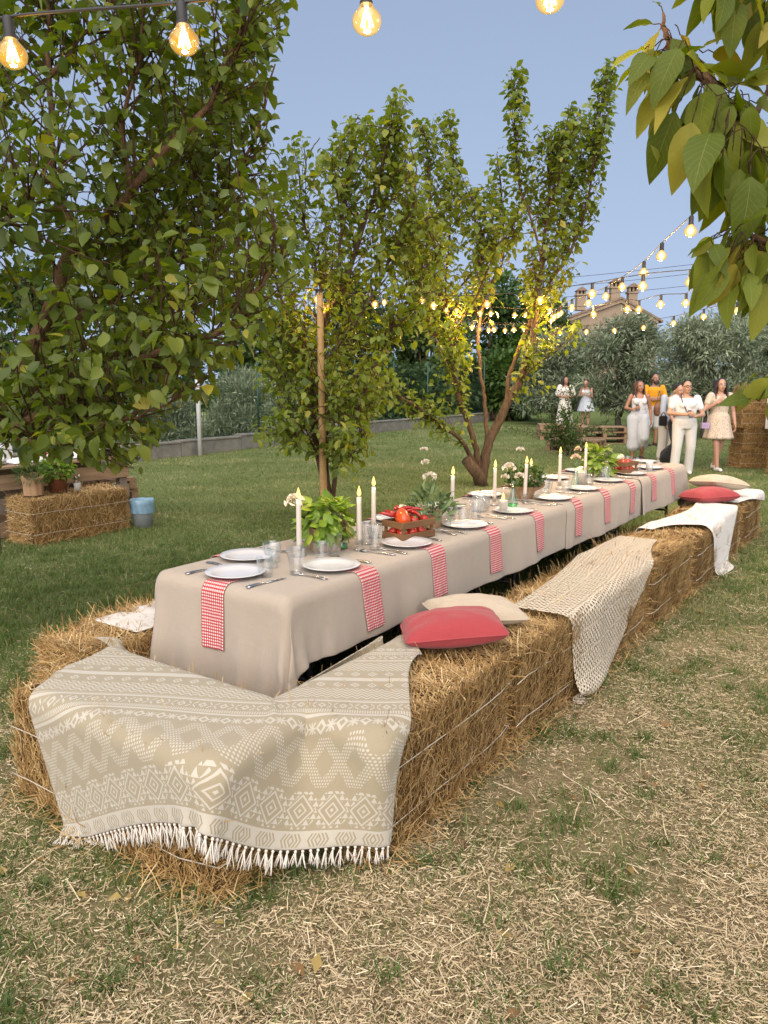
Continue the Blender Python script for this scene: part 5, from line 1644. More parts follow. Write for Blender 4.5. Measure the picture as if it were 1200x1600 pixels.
# flowers
def blossom(r, seed, flat=0.6, n=46):
    rng = np.random.default_rng(seed); V = []; F = []
    for k in range(n):
        a = rng.uniform(0, 2 * PI); el = rng.uniform(-0.2, 1.35)
        c = np.array([math.cos(a) * math.cos(el), math.sin(a) * math.cos(el), math.sin(el) * flat]) * r * rng.uniform(.55, .9)
        o = np.array([math.cos(a) * math.cos(el), math.sin(a) * math.cos(el), math.sin(el)])
        s = np.cross(o, rng.normal(size=3)); s /= np.linalg.norm(s); b = np.cross(o, s)
        q = r * rng.uniform(.25, .4)
        i = len(V)
        V += [c - s * q * .4, c + s * q * .4, c + o * q * .6 + s * q + b * q * .3, c + o * q * .9 + b * q * .1, c + o * q * .6 - s * q - b * q * .3]
        F.append((i, i + 1, i + 2, i + 3, i + 4))
    return np.array(V), F
def flower(base, tip, r, mat, label, seed, flat=0.6):
    base = np.array(base, float); tip = np.array(tip, float)
    t = thing('cut_flower', label, 'flower', tuple(base), 0, 'cut flowers on the table')
    d = tip - base; mid = d * .5 + np.array([0.008, 0.004, 0.0])
    obj('stem', tube([(0, 0, 0), mid, d], [0.0016, 0.0014, 0.0012], 5), M['stem'], t, smooth=True)
    obj('blossom', blossom(r, seed, flat), M[mat], t, tuple(d))
def bottle(s, w, label, liquid=True, hgt=0.19):
    p = TP(s, w, cloth_top(s)); k = hgt / 0.19
    t = thing('glass_bottle', label, 'bottle', tuple(p), TROT, 'glass bottle vases')
    prof = [(0.001, 0), (0.036, 0), (0.039, 0.004), (0.038, 0.03), (0.030, 0.075), (0.018, 0.115), (0.0135, 0.14), (0.0135, 0.185), (0.015, 0.19)]
    prof = [(r, z * k) for r, z in prof]
    pi_ = [(r - .0022, max(z, .006)) for r, z in prof[::-1][:-1]] + [(0.001, 0.006)]
    obj('glass_body', merge([lathe(prof, 32, False), lathe(pi_, 32, False)]), M['bottle_glass'], t, smooth=True)
    if liquid:
        obj('green_water', lathe([(0.001, 0.0065), (0.0345, 0.0065), (0.0358, 0.02), (0.0345, 0.038 * k), (0.001, 0.038 * k)], 32), M['green_liquid'], t, smooth=False)
    return p
pv = bottle(2.53, -0.225, 'clear bottle vase with green water, holding cream flowers')
for k, (dx, dy, h, r, m_, lab) in enumerate([(-0.02, 0.05, 0.275, 0.046, 'petal', 'large cream carnation in the green-bottomed vase'), (0.05, 0.06, 0.40, 0.030, 'petal', 'tall flat white flower in the green-bottomed vase'),
                                            (-0.055, 0.015, 0.215, 0.028, 'petal', 'small low white blossom on the vase rim'), (0.035, -0.015, 0.225, 0.034, 'petal', 'loose white blossom cluster at the vase side')]):
    flower(pv + (0, 0, 0.03), pv + (dx, dy, h), r, m_, lab, 40 + k, 0.35 if k == 1 else 0.75)
pb = bottle(3.70, -0.235, 'slim clear bottle holding a peach carnation', False, 0.21)
flower(pb + (0, 0, 0.02), pb + (-0.004, 0.0, 0.255), 0.036, 'petal_peach', 'lower peach carnation in the slim bottle', 51, 0.8)
flower(pb + (0, 0, 0.02), pb + (0.012, 0.012, 0.315), 0.030, 'petal_peach', 'upper peach carnation in the slim bottle', 52, 0.9)
ps = TP(1.70, -0.40, cloth_top(1.7))
flower(ps + (0, 0, 0.10), ps + (0.02, 0.0, 0.285), 0.042, 'petal', 'cream blossom standing above the sage plant', 53, 0.8)
flower(ps + (0, 0, 0.10), ps + (-0.005, 0.0, 0.375), 0.028, 'petal', 'middle small cream blossom above the sage plant', 54, 0.6)
flower(ps + (0, 0, 0.10), ps + (-0.02, 0.01, 0.455), 0.026, 'petal', 'topmost flat white flower above the sage plant', 55, 0.3)
pw = TP(0.74, -0.56, cloth_top(.7))
flower(pw + (0, 0, 0.09), pw + (-0.03, 0.0, 0.245), 0.05, 'petal', 'lacy pale flower head beside the first taper candle', 56, 0.7)
bottle(0.86, -0.40, 'small green-bottomed bottle half hidden behind the basil', True, 0.12)

# ------------------------------------------------------------------ vegetable crates
def crate(s, w, rz, L, W, H, label):
    p = TP(s, w, cloth_top(s))
    t = thing('wooden_crate', label, 'crate', tuple(p), TROT + rz, 'small wooden vegetable crates')
    th = 0.008; sh = H * 0.34
    for sy in (-1, 1):
        for z in (sh / 2 + .004, H - sh / 2):
            obj('slat', box(L, th, sh, (0, sy * (W / 2 - th / 2), z), 0.0015), M['crate_wood'], t)
    for sx_ in (-1, 1):
        for z in (sh / 2 + .004, H - sh / 2):
            obj('slat', box(W - 2 * th - .002, th, sh, (0, 0, 0), 0.0015), M['crate_wood'], t, (sx_ * (L / 2 - th / 2 - .001), 0, z), (0, 0, PI / 2))
        for sy in (-1, 1):
            obj('corner_post', box(0.014, 0.014, H - .006, (sx_ * (L / 2 - th - .009), sy * (W / 2 - th - .008), H / 2), 0.001), M['crate_wood'], t)
    for k in range(4):
        obj('slat', box(L - .004, W / 5, 0.006, (0, (k - 1.5) * W / 4.2, 0.005), 0.001), M['crate_wood'], t)
    Mx = Matrix.Translation(Vector(p)) @ Matrix.Rotation(TROT + rz, 4, 'Z')
    return lambda x, y, z: tuple(Mx @ Vector((x, y, z)))
def tomato_mesh(r, seed):
    v, f = ball(r, 20, 12)
    a = np.arctan2(v[:, 1], v[:, 0]); k = 1 + 0.035 * np.cos(a * 5 + seed) * (1 - (v[:, 2] / r) ** 2) ** .5
    v[:, :2] *= k[:, None]; v[:, 2] *= 0.82
    rr = np.hypot(v[:, 0], v[:, 1]); v[:, 2] -= 0.16 * r * np.exp(-(rr / (0.3 * r)) ** 2) * (v[:, 2] > 0)
    return share('tomato', (v, f), M['tomato'])
ME_TOM = [tomato_mesh(0.034, 1), tomato_mesh(0.030, 2)]
def pepper_mesh():
    prof = [(0.003, -0.05), (0.016, -0.048), (0.030, -0.035), (0.037, -0.005), (0.041, 0.025), (0.036, 0.043), (0.018, 0.047), (0.004, 0.040)]
    v, f = lathe(prof, 24); a = np.arctan2(v[:, 1], v[:, 0]); v[:, :2] *= (1 + 0.09 * np.cos(a * 3))[:, None]
    return share('pepper', (v, f), M['pepper'])
ME_PEP = pepper_mesh()
def chili_mesh(seed):
    rng = np.random.default_rng(seed); c = np.array([(0.0, 0, 0), (0.022, .006, .004), (0.045, .004, .010), (0.07, -.006, .010), (0.095, -.016, .004)])
    return share('chili', tube(c, [0.009, 0.012, 0.011, 0.008, 0.0015], 10), M['chili'])
ME_CHI = chili_mesh(1)
ME_CALYX = share('calyx', lathe([(0.0015, 0.012), (0.002, 0.004), (0.010, 0.001), (0.012, -0.003)], 8), M['stem'])
def veg(name, me, loc, rot, label, cat, group, sc=1.0, stalk=None):
    t = thing(name, label, cat, loc, 0, group)
    t.rotation_euler = rot; t.scale = (sc, sc, sc)
    link('fruit', me, None, t)
    if stalk is not None: link('stalk', ME_CALYX, None, t, stalk)
at1 = crate(1.305, -0.27, R(78), 0.255, 0.165, 0.105, 'small dark wooden crate heaped with tomatoes, peppers and chilies')
rr_ = np.random.default_rng(5)
GV = 'vegetables in the crates'
k = 0
for x in (-0.083, -0.012, 0.062):
    for y in (-0.036, 0.036):
        veg('tomato', ME_TOM[k % 2], at1(x, y, 0.038), (rr_.normal(0, .5), rr_.normal(0, .5), rr_.uniform(0, 6)), 'ripe red tomato on the floor of the near crate', 'tomato', GV, 1, (0, 0, 0.024)); k += 1
veg('bell_pepper', ME_PEP, at1(-0.065, -0.022, 0.118), (R(-70), R(20), R(20)), 'large orange-red bell pepper lying on the near crate', 'pepper', GV, 1.05, (0, 0, 0.043))
for x, y, z in ((0.01, -0.03, 0.100), (0.055, 0.02, 0.102), (0.09, -0.03, 0.097), (-0.01, 0.045, 0.10)):
    veg('tomato', ME_TOM[1], at1(x, y, z), (rr_.normal(0, .6), rr_.normal(0, .6), rr_.uniform(0, 6)), 'red tomato on top of the near crate', 'tomato', GV, 0.9, (0, 0, 0.022))
for j, (x, y, z, rz) in enumerate(((-0.075, 0.03, 0.142, 2.4), (-0.06, 0.045, 0.160, 1.2), (-0.045, 0.03, 0.158, 0.5), (-0.085, 0.02, 0.130, 3.3), (0.0, 0.02, 0.145, 0.3), (0.02, 0.03, 0.138, 5.8))):
    veg('chili_pepper', ME_CHI, at1(x, y, z), (rr_.normal(0, .3), rr_.normal(0.12, .12), rz), 'dark red chili in the heap on the near crate', 'chili', GV, 1.0, None)
veg('onion', ME_TOM[0].copy(), at1(0.0, 0.05, 0.150), (0.5, 0.3, 0), 'pale onion at the back of the near crate', 'onion', GV, 0.95, (0, 0, 0.024))
bpy.data.objects['onion'].children[0].data.materials[0] = M['onion']
def twigs(at, x, y, z, label):
    rng = np.random.default_rng(8); t = thing('herb_twigs', label, 'herbs', at(x, y, z), 0)
    c = [tube([(0, 0, 0), rng.normal(0, .02, 3) + (0.02, 0, .012), rng.normal(0, .03, 3) + (0.05, 0, .014)], .0014, 4) for _ in range(9)]
    obj('twig', merge(c), M['stem'], t)
    V, F, tt = leaf_mass(110, (0.03, 0, 0.018), (.05, .035, .024), rng, 0.024, 0.006)
    stuff(link('foliage', mesh_leaves('foliage', V, F, tt, M['olive_leaf']), None, t))
twigs(at1, 0.075, 0.01, 0.125, 'sprigs of rosemary on top of the near crate')
at2 = crate(5.00, -0.27, R(80), 0.26, 0.17, 0.11, 'far wooden crate of red tomatoes with a pale onion')
k = 0
for x in (-0.08, -0.01, 0.065):
    for y in (-0.036, 0.036):
        veg('tomato', ME_TOM[k % 2], at2(x, y, 0.04), (rr_.normal(0, .5), rr_.normal(0, .5), rr_.uniform(0, 6)), 'red tomato on the floor of the far crate', 'tomato', GV, 1, (0, 0, .024)); k += 1
for x, y, z in ((-0.07, -0.03, 0.103), (0.0, -0.035, 0.107), (0.06, -0.01, 0.105), (-0.03, 0.03, 0.108), (0.09, 0.03, 0.10)):
    veg('tomato', ME_TOM[0], at2(x, y, z), (rr_.normal(0, .6), rr_.normal(0, .6), rr_.uniform(0, 6)), 'red tomato heaped on the far crate', 'tomato', GV, 1.0, (0, 0, .024))
o_on = ME_TOM[0].copy(); o_on.materials[0] = M['onion']
veg('onion', o_on, at2(-0.05, 0.03, 0.150), (0.3, 0.2, 0), 'pale onion on top of the far crate', 'onion', GV, 1.1, (0, 0, .024))
veg('onion', o_on, at2(0.01, 0.04, 0.148), (0.5, -0.2, 0), 'second pale onion on top of the far crate, next to the tomatoes', 'onion', GV, 1.0, (0, 0, .024))
# small white printed cup at the far end
pc = TP(5.30, -0.115, cloth_top(5.3))
ct = thing('paper_cup', 'white printed cup near the far end of the table', 'cup', tuple(pc), 0)
obj('cup_body', merge([lathe([(0.001, 0), (0.028, 0), (0.035, 0.085)], 28, False), lathe([(0.035, 0.085), (0.0335, 0.085), (0.027, 0.004), (0.001, 0.004)], 28, False)]), M['paper_white'], ct, smooth=True)
obj('printed_mark', xf(box(0.018, 0.0012, 0.022, (0, 0, 0)), (0.0, -0.0330, 0.045), (R(-4.7), 0, 0)), M['paper_blue'], ct)
# ------------------------------------------------------------------ string lights
def bulb_parts(k=1.0):
    r = 0.0262 * k
    glass = lathe([(0.011 * k, -0.006 * k), (0.0125 * k, -0.012 * k), (0.0185 * k, -0.019 * k), (r * .98, -0.028 * k), (r * 1.04, -0.037 * k), (r * .94, -0.047 * k), (r * .68, -0.055 * k), (r * .35, -0.059 * k), (0.0006, -0.060 * k)], 28, False)
    sock = lathe([(0.003, 0.030 * k), (0.008 * k, 0.028 * k), (0.0100 * k, 0.022 * k), (0.0100 * k, -0.003 * k), (0.0118 * k, -0.005 * k), (0.0118 * k, -0.010 * k), (0.001, -0.010 * k)], 18)
    fil = []
    for a in np.linspace(0, 2 * PI, 6, endpoint=False):
        c, s = math.cos(a), math.sin(a)
        fil.append(tube([(0.004 * k * c, 0.004 * k * s, -0.022 * k), (0.0105 * k * c, 0.0105 * k * s, -0.046 * k)], 0.0016 * k, 6))
    fil.append(tube([(0, 0, -0.012 * k), (0, 0, -0.03 * k)], 0.003 * k, 8))
    return share('bulb_glass', glass, M['bulb_glass' if k > 1.1 else 'bulb_glass_far']), share('socket', sock, M['black_rubber'], sharp=40), share('filament', merge(fil), M['filament'])
BIG_G, BIG_S, BIG_F = bulb_parts(1.22)
SM_G, SM_S, SM_F = bulb_parts(1.7)
SM_BALL = share('glowing_globe', ball(0.0225, 14, 10, (0, 0, -0.060), (1, 1, 1.15)), M['bulb_far'])
def bulb_light(parent, watts, z=-0.10):
    l = bpy.data.lights.new('bulb_light', 'POINT'); l.energy = watts; l.color = (1.0, 0.66, 0.30); l.shadow_soft_size = 0.02
    o = bpy.data.objects.new('bulb_light', l); COL.objects.link(o); o.parent = parent; o.location = (0, 0, z)
def add_bulb(p, label, group, near=False, watts=2.0, tilt=(0, 0)):
    t = thing('string_light_bulb', label, 'light bulb', tuple(p), 0, group)
    t.rotation_euler = (tilt[0], tilt[1], 0)
    link('socket', BIG_S if near else SM_S, None, t)
    link('bulb_glass', BIG_G if near else SM_G, None, t)
    if near: link('filament', BIG_F, None, t)
    else: link('glowing_globe', SM_BALL, None, t)
    bulb_light(t, watts)
    return t
def cable(pts, label, r=0.004, name='light_cable', cat='cable', mat='black_rubber'):
    pts = np.array(pts)
    o = obj(name, tube(pts, r, 6), M[mat], smooth=True)
    return tag(o, label, cat, 'string light cables' if name == 'light_cable' else None)
def smooth_path(P, m=6):
    """Catmull-Rom through the points"""
    P = np.asarray(P, float); Q = np.concatenate([[2 * P[0] - P[1]], P, [2 * P[-1] - P[-2]]])
    out = []
    for i in range(len(P) - 1):
        a, b, c, d = Q[i:i + 4]
        for t in np.linspace(0, 1, m, endpoint=False):
            out.append(0.5 * (2 * b + (c - a) * t + (2 * a - 5 * b + 4 * c - d) * t * t + (3 * b - a - 3 * c + d) * t ** 3))
    out.append(P[-1]); return np.array(out)

BULB_CLEAR = []
# nearest string, two metres in front of the camera
NB = [(15, 52), (285, 30), (572, -2), (860, -36)]
pts = [at_depth(-160, 66, 1.92)]; nb = []
for (x, y), dpt in zip(NB, (1.88, 1.86, 1.86, 1.90)):
    q = at_depth(x, y, dpt); pts.append(q + np.array([0, 0, 0.034])); nb.append(q)
pts += [at_depth(1160, -90, 1.95), at_depth(1500, -170, 2.05)]
cable(smooth_path(pts), 'black cable of the closest string, strung in front of the pear tree', 0.0036)
for q, lab in zip(nb, ('large glowing bulb hanging in front of the left tree trunk limbs', 'large glowing bulb against the leaves of the left pear tree', 'large glowing bulb hanging alone against the sky', 'large glowing bulb cut off by the top of the open sky')):
    add_bulb(q, lab, 'bulbs of the closest string', True, 1.6, (R(3), R(-2)))

def string(label, group, blist, z0, z1, watts, extra0=None, extra1=None, sag=0.035, gl=None):
    """blist: bulb centres in photo pixels; heights run from z0 to z1 along the string"""
    n = len(blist); P = []
    for k, (x, y) in enumerate(blist):
        z = z0 + (z1 - z0) * k / max(1, n - 1)
        P.append(at_height(x, y, z))
    P = np.array(P)
    for (x, y), p in zip(blist, P): BULB_CLEAR.append((x - 11, x + 11, y - 13, y + 11, p[1] + 0.15))
    path = [p + np.array([0, 0, 0.104]) for p in P]
    if extra0 is not None: path = [extra0] + path
    if extra1 is not None: path = path + [extra1]
    cable(smooth_path(path, 4), label, 0.0042)
    for k, p in enumerate(P):
        add_bulb(p + np.array([0, 0, 0.056]), gl, group, False, watts)
    return P
def zc(pts): return [(440 + x / 1.579, 380 + y / 1.579) for x, y in pts]
# string running from the bamboo pole to the right
sB = zc([(88, 138), (230, 150), (375, 153), (507, 150), (638, 140), (766, 124), (891, 105), (1008, 95)])
string('black cable from the bamboo pole past both pear trees to the right', 'bulbs of the pole string', sB, 2.52, 2.50, 6.5, at_depth(300, 440, 7.6), at_depth(1300, 405, 6.4), gl='glowing bulb of the string that starts at the bamboo pole')
# the one sweeping from the far end towards the large-leaved tree
sA = zc([(470, 207), (487, 212), (511, 214), (551, 215), (598, 210), (623, 202), (665, 190), (683, 176), (716, 158), (757, 147), (800, 130), (840, 107), (893, 72), (937, 30), (1009, -31), (1082, -92)])
string('black cable rising from the trees to the large-leaved branch', 'bulbs of the rising string', sA, 2.48, 2.72, 9, at_depth(700, 505, 13.5), at_depth(1260, 210, 3.3), gl='glowing bulb of the string rising to the large-leaved branch')
sC = zc([(253, 145), (347, 140), (406, 165), (432, 165), (490, 172), (516, 173), (575, 177), (602, 177), (662, 165), (690, 171)])
string('black cable sagging between the two far pear trees', 'bulbs between the far pear trees', sC, 2.70, 2.72, 11.0, at_depth(440, 462, 8.6), at_depth(905, 480, 10.5), gl='glowing bulb of the string sagging between the far pear trees')
sE = zc([(672, 182), (770, 175), (853, 162), (881, 163), (935, 150), (997, 147), (1025, 133)])
string('black cable crossing in front of the brick house gable', 'bulbs before the brick gable', sE, 2.48, 2.52, 4.0, at_depth(838, 505, 10.5), at_depth(1200, 440, 8.0), gl='glowing bulb of the string crossing before the brick gable')
sF = zc([(524, 213), (573, 213), (622, 215), (686, 220), (752, 218), (821, 215), (893, 208), (967, 197), (1041, 181), (1123, 166)])
string('lowest black cable above the olive trees', 'bulbs above the olives', sF, 2.45, 2.55, 4.0, at_depth(740, 505, 13), at_depth(1260, 455, 8.2), gl='glowing bulb of the lowest string, above the olive trees')

# bamboo pole that carries the string
pp = at_depth(499, 460, 8.5)
bp = np.array([at_depth(502, 700, pp[1] + 0.05)[0], pp[1] + 0.05])
t = thing('bamboo_pole', 'yellow wooden pole beside the tree trunk, carrying the lights', 'pole', (bp[0], bp[1], 0))
pth = np.linspace((0.02, 0, -0.05), (pp[0] - bp[0], 0, pp[2] + .02), 14)
obj('shaft', tube(pth, np.linspace(0.042, 0.034, 14) * (1 + 0.04 * (np.arange(14) % 3 == 0)), 12), M['bamboo'], t, smooth=True)
obj('hook', tube([(pp[0] - bp[0], 0, pp[2] + .01), (pp[0] - bp[0], -0.03, pp[2] + .03), (pp[0] - bp[0], -0.05, pp[2])], 0.004, 6), M['dark_metal'], t, smooth=True)
# ------------------------------------------------------------------ pear trees in the garden
def resample(P, step):
    P = np.asarray(P, float); d = np.linalg.norm(np.diff(P, axis=0), axis=1); c = np.concatenate([[0], np.cumsum(d)])
    n = max(2, int(c[-1] / step) + 1); t = np.linspace(0, c[-1], n)
    return np.stack([np.interp(t, c, P[:, k]) for k in range(3)], -1), c[-1]

def in_poly(x, y, poly):
    inside = np.zeros(len(x), bool); n = len(poly)
    for i in range(n):
        x0, y0 = poly[i]; x1, y1 = poly[(i + 1) % n]
        c = ((y0 > y) != (y1 > y)) & (x < (x1 - x0) * (y - y0) / (y1 - y0 + 1e-9) + x0)
        inside ^= c
    return inside

def tree_limb(pts, r0, r1, rng, wob=0.012):
    P = smooth_path(pts, 5)
    P[1:-1] += rng.normal(0, wob, (len(P) - 2, 3)) * 0.6
    t = np.linspace(0, 1, len(P))
    return P, r0 * (1 - t) ** 0.8 + r1

def pear_tree(label, base, limbs, seed, leafL, n_single, shoots_per_m, shoot_len, leaf_step, outline, mats, bark_m='bark', group='pear trees in the garden', upright=0.6, max_leaves=12000, start=0.25, yspread=1.0, thin=0.62, clear=()):
    """limbs: list of (points, r0, r1, leafy) in world space"""
    rng = np.random.default_rng(seed)
    t = thing('pear_tree', label, 'tree', tuple(base), 0, group)
    b = np.array(base)
    wood_shapes = []; twig_shapes = []; LP = []; LD = []
    first = True
    for pts, r0, r1, leafy in limbs:
        P, rad = tree_limb(pts, r0 * thin, r1 * 0.7, rng)
        sh = tube(P - b, rad, 10 if r0 > 0.03 else 7)
        if first: obj('trunk', sh, M[bark_m], t, smooth=True); first = False
        else: obj('limb', sh, M[bark_m], t, smooth=True)
        if leafy <= 0: continue
        Q, ln = resample(P, 0.04)
        ns = int(ln * shoots_per_m * leafy)
        for k in range(ns):
            f = start + (1 - start) * rng.random() ** 0.8
            i = min(int(f * (len(Q) - 1)), len(Q) - 2)
            tan = Q[i + 1] - Q[i]; tan /= np.linalg.norm(tan)
            out = rng.normal(size=3); out[1] *= yspread; out -= tan * np.dot(out, tan); out /= np.linalg.norm(out)
            d = out * rng.uniform(0.5, 1.0) + tan * 0.45 + np.array([0, 0, upright * rng.uniform(0.2, 1.2)])
            d /= np.linalg.norm(d)
            L = rng.uniform(*shoot_len) * (0.55 + 0.45 * (1 - f) + 0.2)
            m = max(4, int(L / 0.09)); cur = Q[i].copy(); S = [cur.copy()]
            for q in range(m):
                d = d + rng.normal(0, .09, 3) + np.array([0, 0, 0.03 * upright]); d /= np.linalg.norm(d)
                cur = cur + d * L / m; S.append(cur.copy())
            S = np.array(S)
            twig_shapes.append((S, L))
            R_, l2 = resample(S, leaf_step)
            for j in range(1, len(R_)):
                a = rng.uniform(0, 2 * PI)
                tn = R_[j] - R_[j - 1]; tn /= np.linalg.norm(tn) + 1e-9
                o = rng.normal(size=3); o -= tn * np.dot(o, tn); o /= np.linalg.norm(o) + 1e-9
                LP.append(R_[j] + o * 0.012); LD.append(o * 0.75 + tn * 0.35 + np.array([0, 0, -0.55]) + rng.normal(0, .25, 3))
    LP = np.array(LP); LD = np.array(LD); LD /= np.linalg.norm(LD, axis=1, keepdims=True)
    LP = LP + LD * 0.02
    # keep the crown to the shape the tree has
    u, v, dd = project(LP)
    j = rng.normal(0, 5, (2, len(LP)))
    keep = np.zeros(len(LP), bool)
    for poly in outline: keep |= in_poly(u + j[0], v + j[1], poly)
    for x0, x1, y0, y1, dz in clear: keep &= ~((u > x0) & (u < x1) & (v > y0) & (v < y1) & (dd < dz) & (rng.random(len(u)) < 0.80))
    LP, LD, dd, u, v = LP[keep], LD[keep], dd[keep], u[keep], v[keep]
    if len(LP) > max_leaves:
        s = rng.choice(len(LP), max_leaves, replace=False); LP, LD, dd, u, v = LP[s], LD[s], dd[s], u[s], v[s]
    print(label[:30], 'leaves', len(LP))
    # twigs: only those that stay inside the crown
    tw = []
    for S, L in twig_shapes:
        uu, vv, _ = project(S)
        k = np.zeros(len(S), bool)
        for poly in outline: k |= in_poly(uu, vv, poly)
        n = len(S) if k.all() else int(np.argmin(k))
        if n >= 3: tw.append(tube(S[:n] - b, np.linspace(0.006, 0.0018, n), 4, cap=False))
    if tw: obj('twigs', merge(tw), M['twig'], t, smooth=True)
    # the leaves that show largest become single leaves
    onscreen = (u > -10) & (u < 1210) & (v > -10) & (v < 1600)
    order = np.argsort(np.where(onscreen, dd, 1e9))[:n_single]
    sing = np.zeros(len(LP), bool); sing[order] = True
    Ls = leafL * rng.uniform(.5, 1.25, len(LP))
    up = np.tile(np.array([0, 0, 1.0]), (len(LP), 1)) + rng.normal(0, .55, (len(LP), 3))
    tint = np.clip(rng.normal(.42, .2, len(LP)) + 0.25 * (fbm(u / 60, v / 60, seed) - 0.5) + 0.5 * (rng.random(len(LP)) < 0.02), 0, 1)
    V, F, T = leaves_at(LP[~sing] - b, LD[~sing], Ls[~sing], 0.62, rng, 0.28, up[~sing], tint[~sing])
    crown = link('crown', mesh_leaves('crown', V, F, T, M[mats[0]], True), None, t)
    stuff(crown)
    me = [share('leaf', leaf_shape(1.0, w, c, 0.28, 5), M[mats[1]]) for w, c in ((0.62, 0.14), (0.56, 0.25), (0.68, 0.08))]
    for k in np.where(sing)[0]:
        o = link('leaf', me[k % 3], None, t)
        m = orient(LD[k], up[k]).to_4x4()
        o.matrix_local = Matrix.Translation(Vector(LP[k] - b)) @ m @ Matrix.Scale(float(Ls[k]), 4)
    return t

def PX(lst, y0=None):
    return [at_depth(x, y, d) for x, y, d in lst]

# --- left tree: trunk stands just outside the picture, limbs reach in
B1 = np.array([-3.15, 4.75, 0.0])
J1 = np.array([-2.75, 4.6, 1.15])
L1 = [([B1 - (0, 0, .05), B1 + (0.12, 0, 0.6), J1] + PX([(0, 640, 4.5), (60, 535, 4.4), (104, 405, 4.4), (125, 372, 4.4)]), 0.085, 0.035, 0.7),
      (PX([(125, 372, 4.4), (92, 320, 4.5), (80, 230, 4.5), (77, 120, 4.55), (75, 0, 4.6), (70, -140, 4.6)]), 0.032, 0.008, 1.0),
      (PX([(125, 372, 4.4), (165, 340, 4.35), (205, 300, 4.3), (255, 235, 4.3), (310, 185, 4.3), (350, 110, 4.3), (392, 0, 4.3), (425, -140, 4.3)]), 0.034, 0.008, 1.0),
      ([J1] + PX([(60, 650, 4.2), (130, 605, 4.15), (180, 572, 4.1), (270, 545, 4.05), (345, 515, 4.0), (400, 455, 4.0), (450, 390, 4.0)]), 0.045, 0.008, 1.15),
      ([J1] + PX([(-70, 470, 4.9), (-55, 300, 4.9), (-35, 100, 4.9), (-20, -120, 4.9)]), 0.06, 0.01, 0.9),
      (PX([(0, 640, 4.5), (90, 520, 5.0), (205, 420, 5.4), (290, 300, 5.5), (340, 170, 5.6), (380, 40, 5.7), (400, -100, 5.7)]), 0.035, 0.008, 1.1),
      (PX([(60, 535, 4.4), (150, 480, 4.8), (250, 430, 5.0), (330, 340, 5.1), (395, 220, 5.2), (430, 100, 5.2)]), 0.028, 0.007, 1.1),
      (PX([(60, 650, 4.2), (140, 665, 4.0), (215, 650, 3.9), (290, 610, 3.9)]), 0.018, 0.006, 1.2),
      (PX([(-20, 670, 4.5), (50, 690, 4.2), (120, 690, 4.1), (180, 680, 4.0)]), 0.016, 0.006, 1.2),
      (PX([(-60, 420, 4.4), (0, 352, 4.0), (46, 308, 3.9), (80, 250, 3.9)]), 0.022, 0.007, 1.0),
      (PX([(180, 572, 4.1), (250, 500, 4.5), (330, 440, 4.7), (380, 380, 4.8)]), 0.02, 0.006, 1.1),
      (PX([(104, 405, 4.4), (180, 370, 4.9), (240, 300, 5.3), (300, 200, 5.4)]), 0.02, 0.006, 1.0),
      (PX([(77, 120, 4.55), (130, 60, 4.7), (180, -20, 4.8), (220, -120, 4.8)]), 0.016, 0.006, 1.0),
      (PX([(205, 300, 4.3), (190, 200, 4.2), (215, 100, 4.1), (230, -30, 4.1)]), 0.018, 0.006, 1.0)]
O1 = [[(-120, -200), (455, -200), (447, 60), (415, 95), (425, 160), (420, 200), (440, 240), (470, 280), (455, 330), (478, 400), (470, 450), (440, 510), (400, 525), (350, 560), (325, 600), (280, 640), (235, 690), (210, 735), (140, 722), (95, 712), (40, 704), (-120, 720)]]
pear_tree('large dark pear tree whose leafy limbs reach over the serving table', B1, L1, 3, 0.086, 300, 31.0, (0.35, 0.85), 0.042, O1, ('pear_leaf', 'pear_leaf_single'), 'bark_warm', max_leaves=36000, start=0.12)

# --- second tree, beside the bamboo pole
d2 = 8.75
B2 = np.array([at_depth(512, 700, d2)[0], d2, 0.0])
def P2(l, dd=0.0): return [at_depth(x, y, d2 + dd + o) for x, y, o in [(q + (0,))[:3] for q in l]]
L2 = [([B2 - (0, 0, .05), B2 + (-0.02, 0, 0.5)] + P2([(505, 640), (504, 574), (508, 491), (533, 462), (557, 388), (574, 334), (590, 285), (606, 220), (627, 150)]), 0.075, 0.008, 1.0),
      ([B2 + (-0.03, 0, .1), B2 + (-0.08, .03, 0.55)] + P2([(490, 660, .1), (487, 590, .1), (470, 535, .15), (450, 504, .2), (430, 430, .3), (410, 340, .3)]), 0.05, 0.008, 1.0),
      (P2([(504, 574), (516, 557, -.1), (557, 500, -.2), (590, 446, -.2), (620, 380, -.2), (650, 300, -.1), (640, 215, -.1)]), 0.03, 0.007, 1.0),
      ([B2 + (0.04, 0, .2)] + P2([(530, 700, -.05), (547, 672, -.1), (578, 594, -.15), (603, 528, -.2), (627, 483, -.2), (665, 438, -.2), (690, 380, -.2)]), 0.04, 0.007, 1.0),
      (P2([(508, 491), (490, 400, .3), (470, 320, .4), (480, 250, .4), (500, 215, .4)]), 0.022, 0.006, 1.0),
      (P2([(533, 462), (530, 380, -.3), (540, 300, -.4), (530, 230, -.4), (560, 180, -.3)]), 0.022, 0.006, 1.0),
      (P2([(487, 640, .1), (450, 600, .3), (420, 560, .4), (400, 520, .5)]), 0.022, 0.006, 1.0),
      (P2([(495, 690), (460, 680, -.2), (430, 670, -.3), (405, 665, -.3)]), 0.014, 0.005, 1.1),
      (P2([(520, 720), (545, 715, -.2), (565, 700, -.3), (575, 680, -.3)]), 0.014, 0.005, 1.1),
      (P2([(500, 640), (520, 620, -.4), (535, 660, -.5), (530, 720, -.5)]), 0.014, 0.005, 1.3),
      (P2([(574, 334), (600, 330, .3), (625, 280, .4), (640, 230, .4)]), 0.016, 0.005, 1.0)]
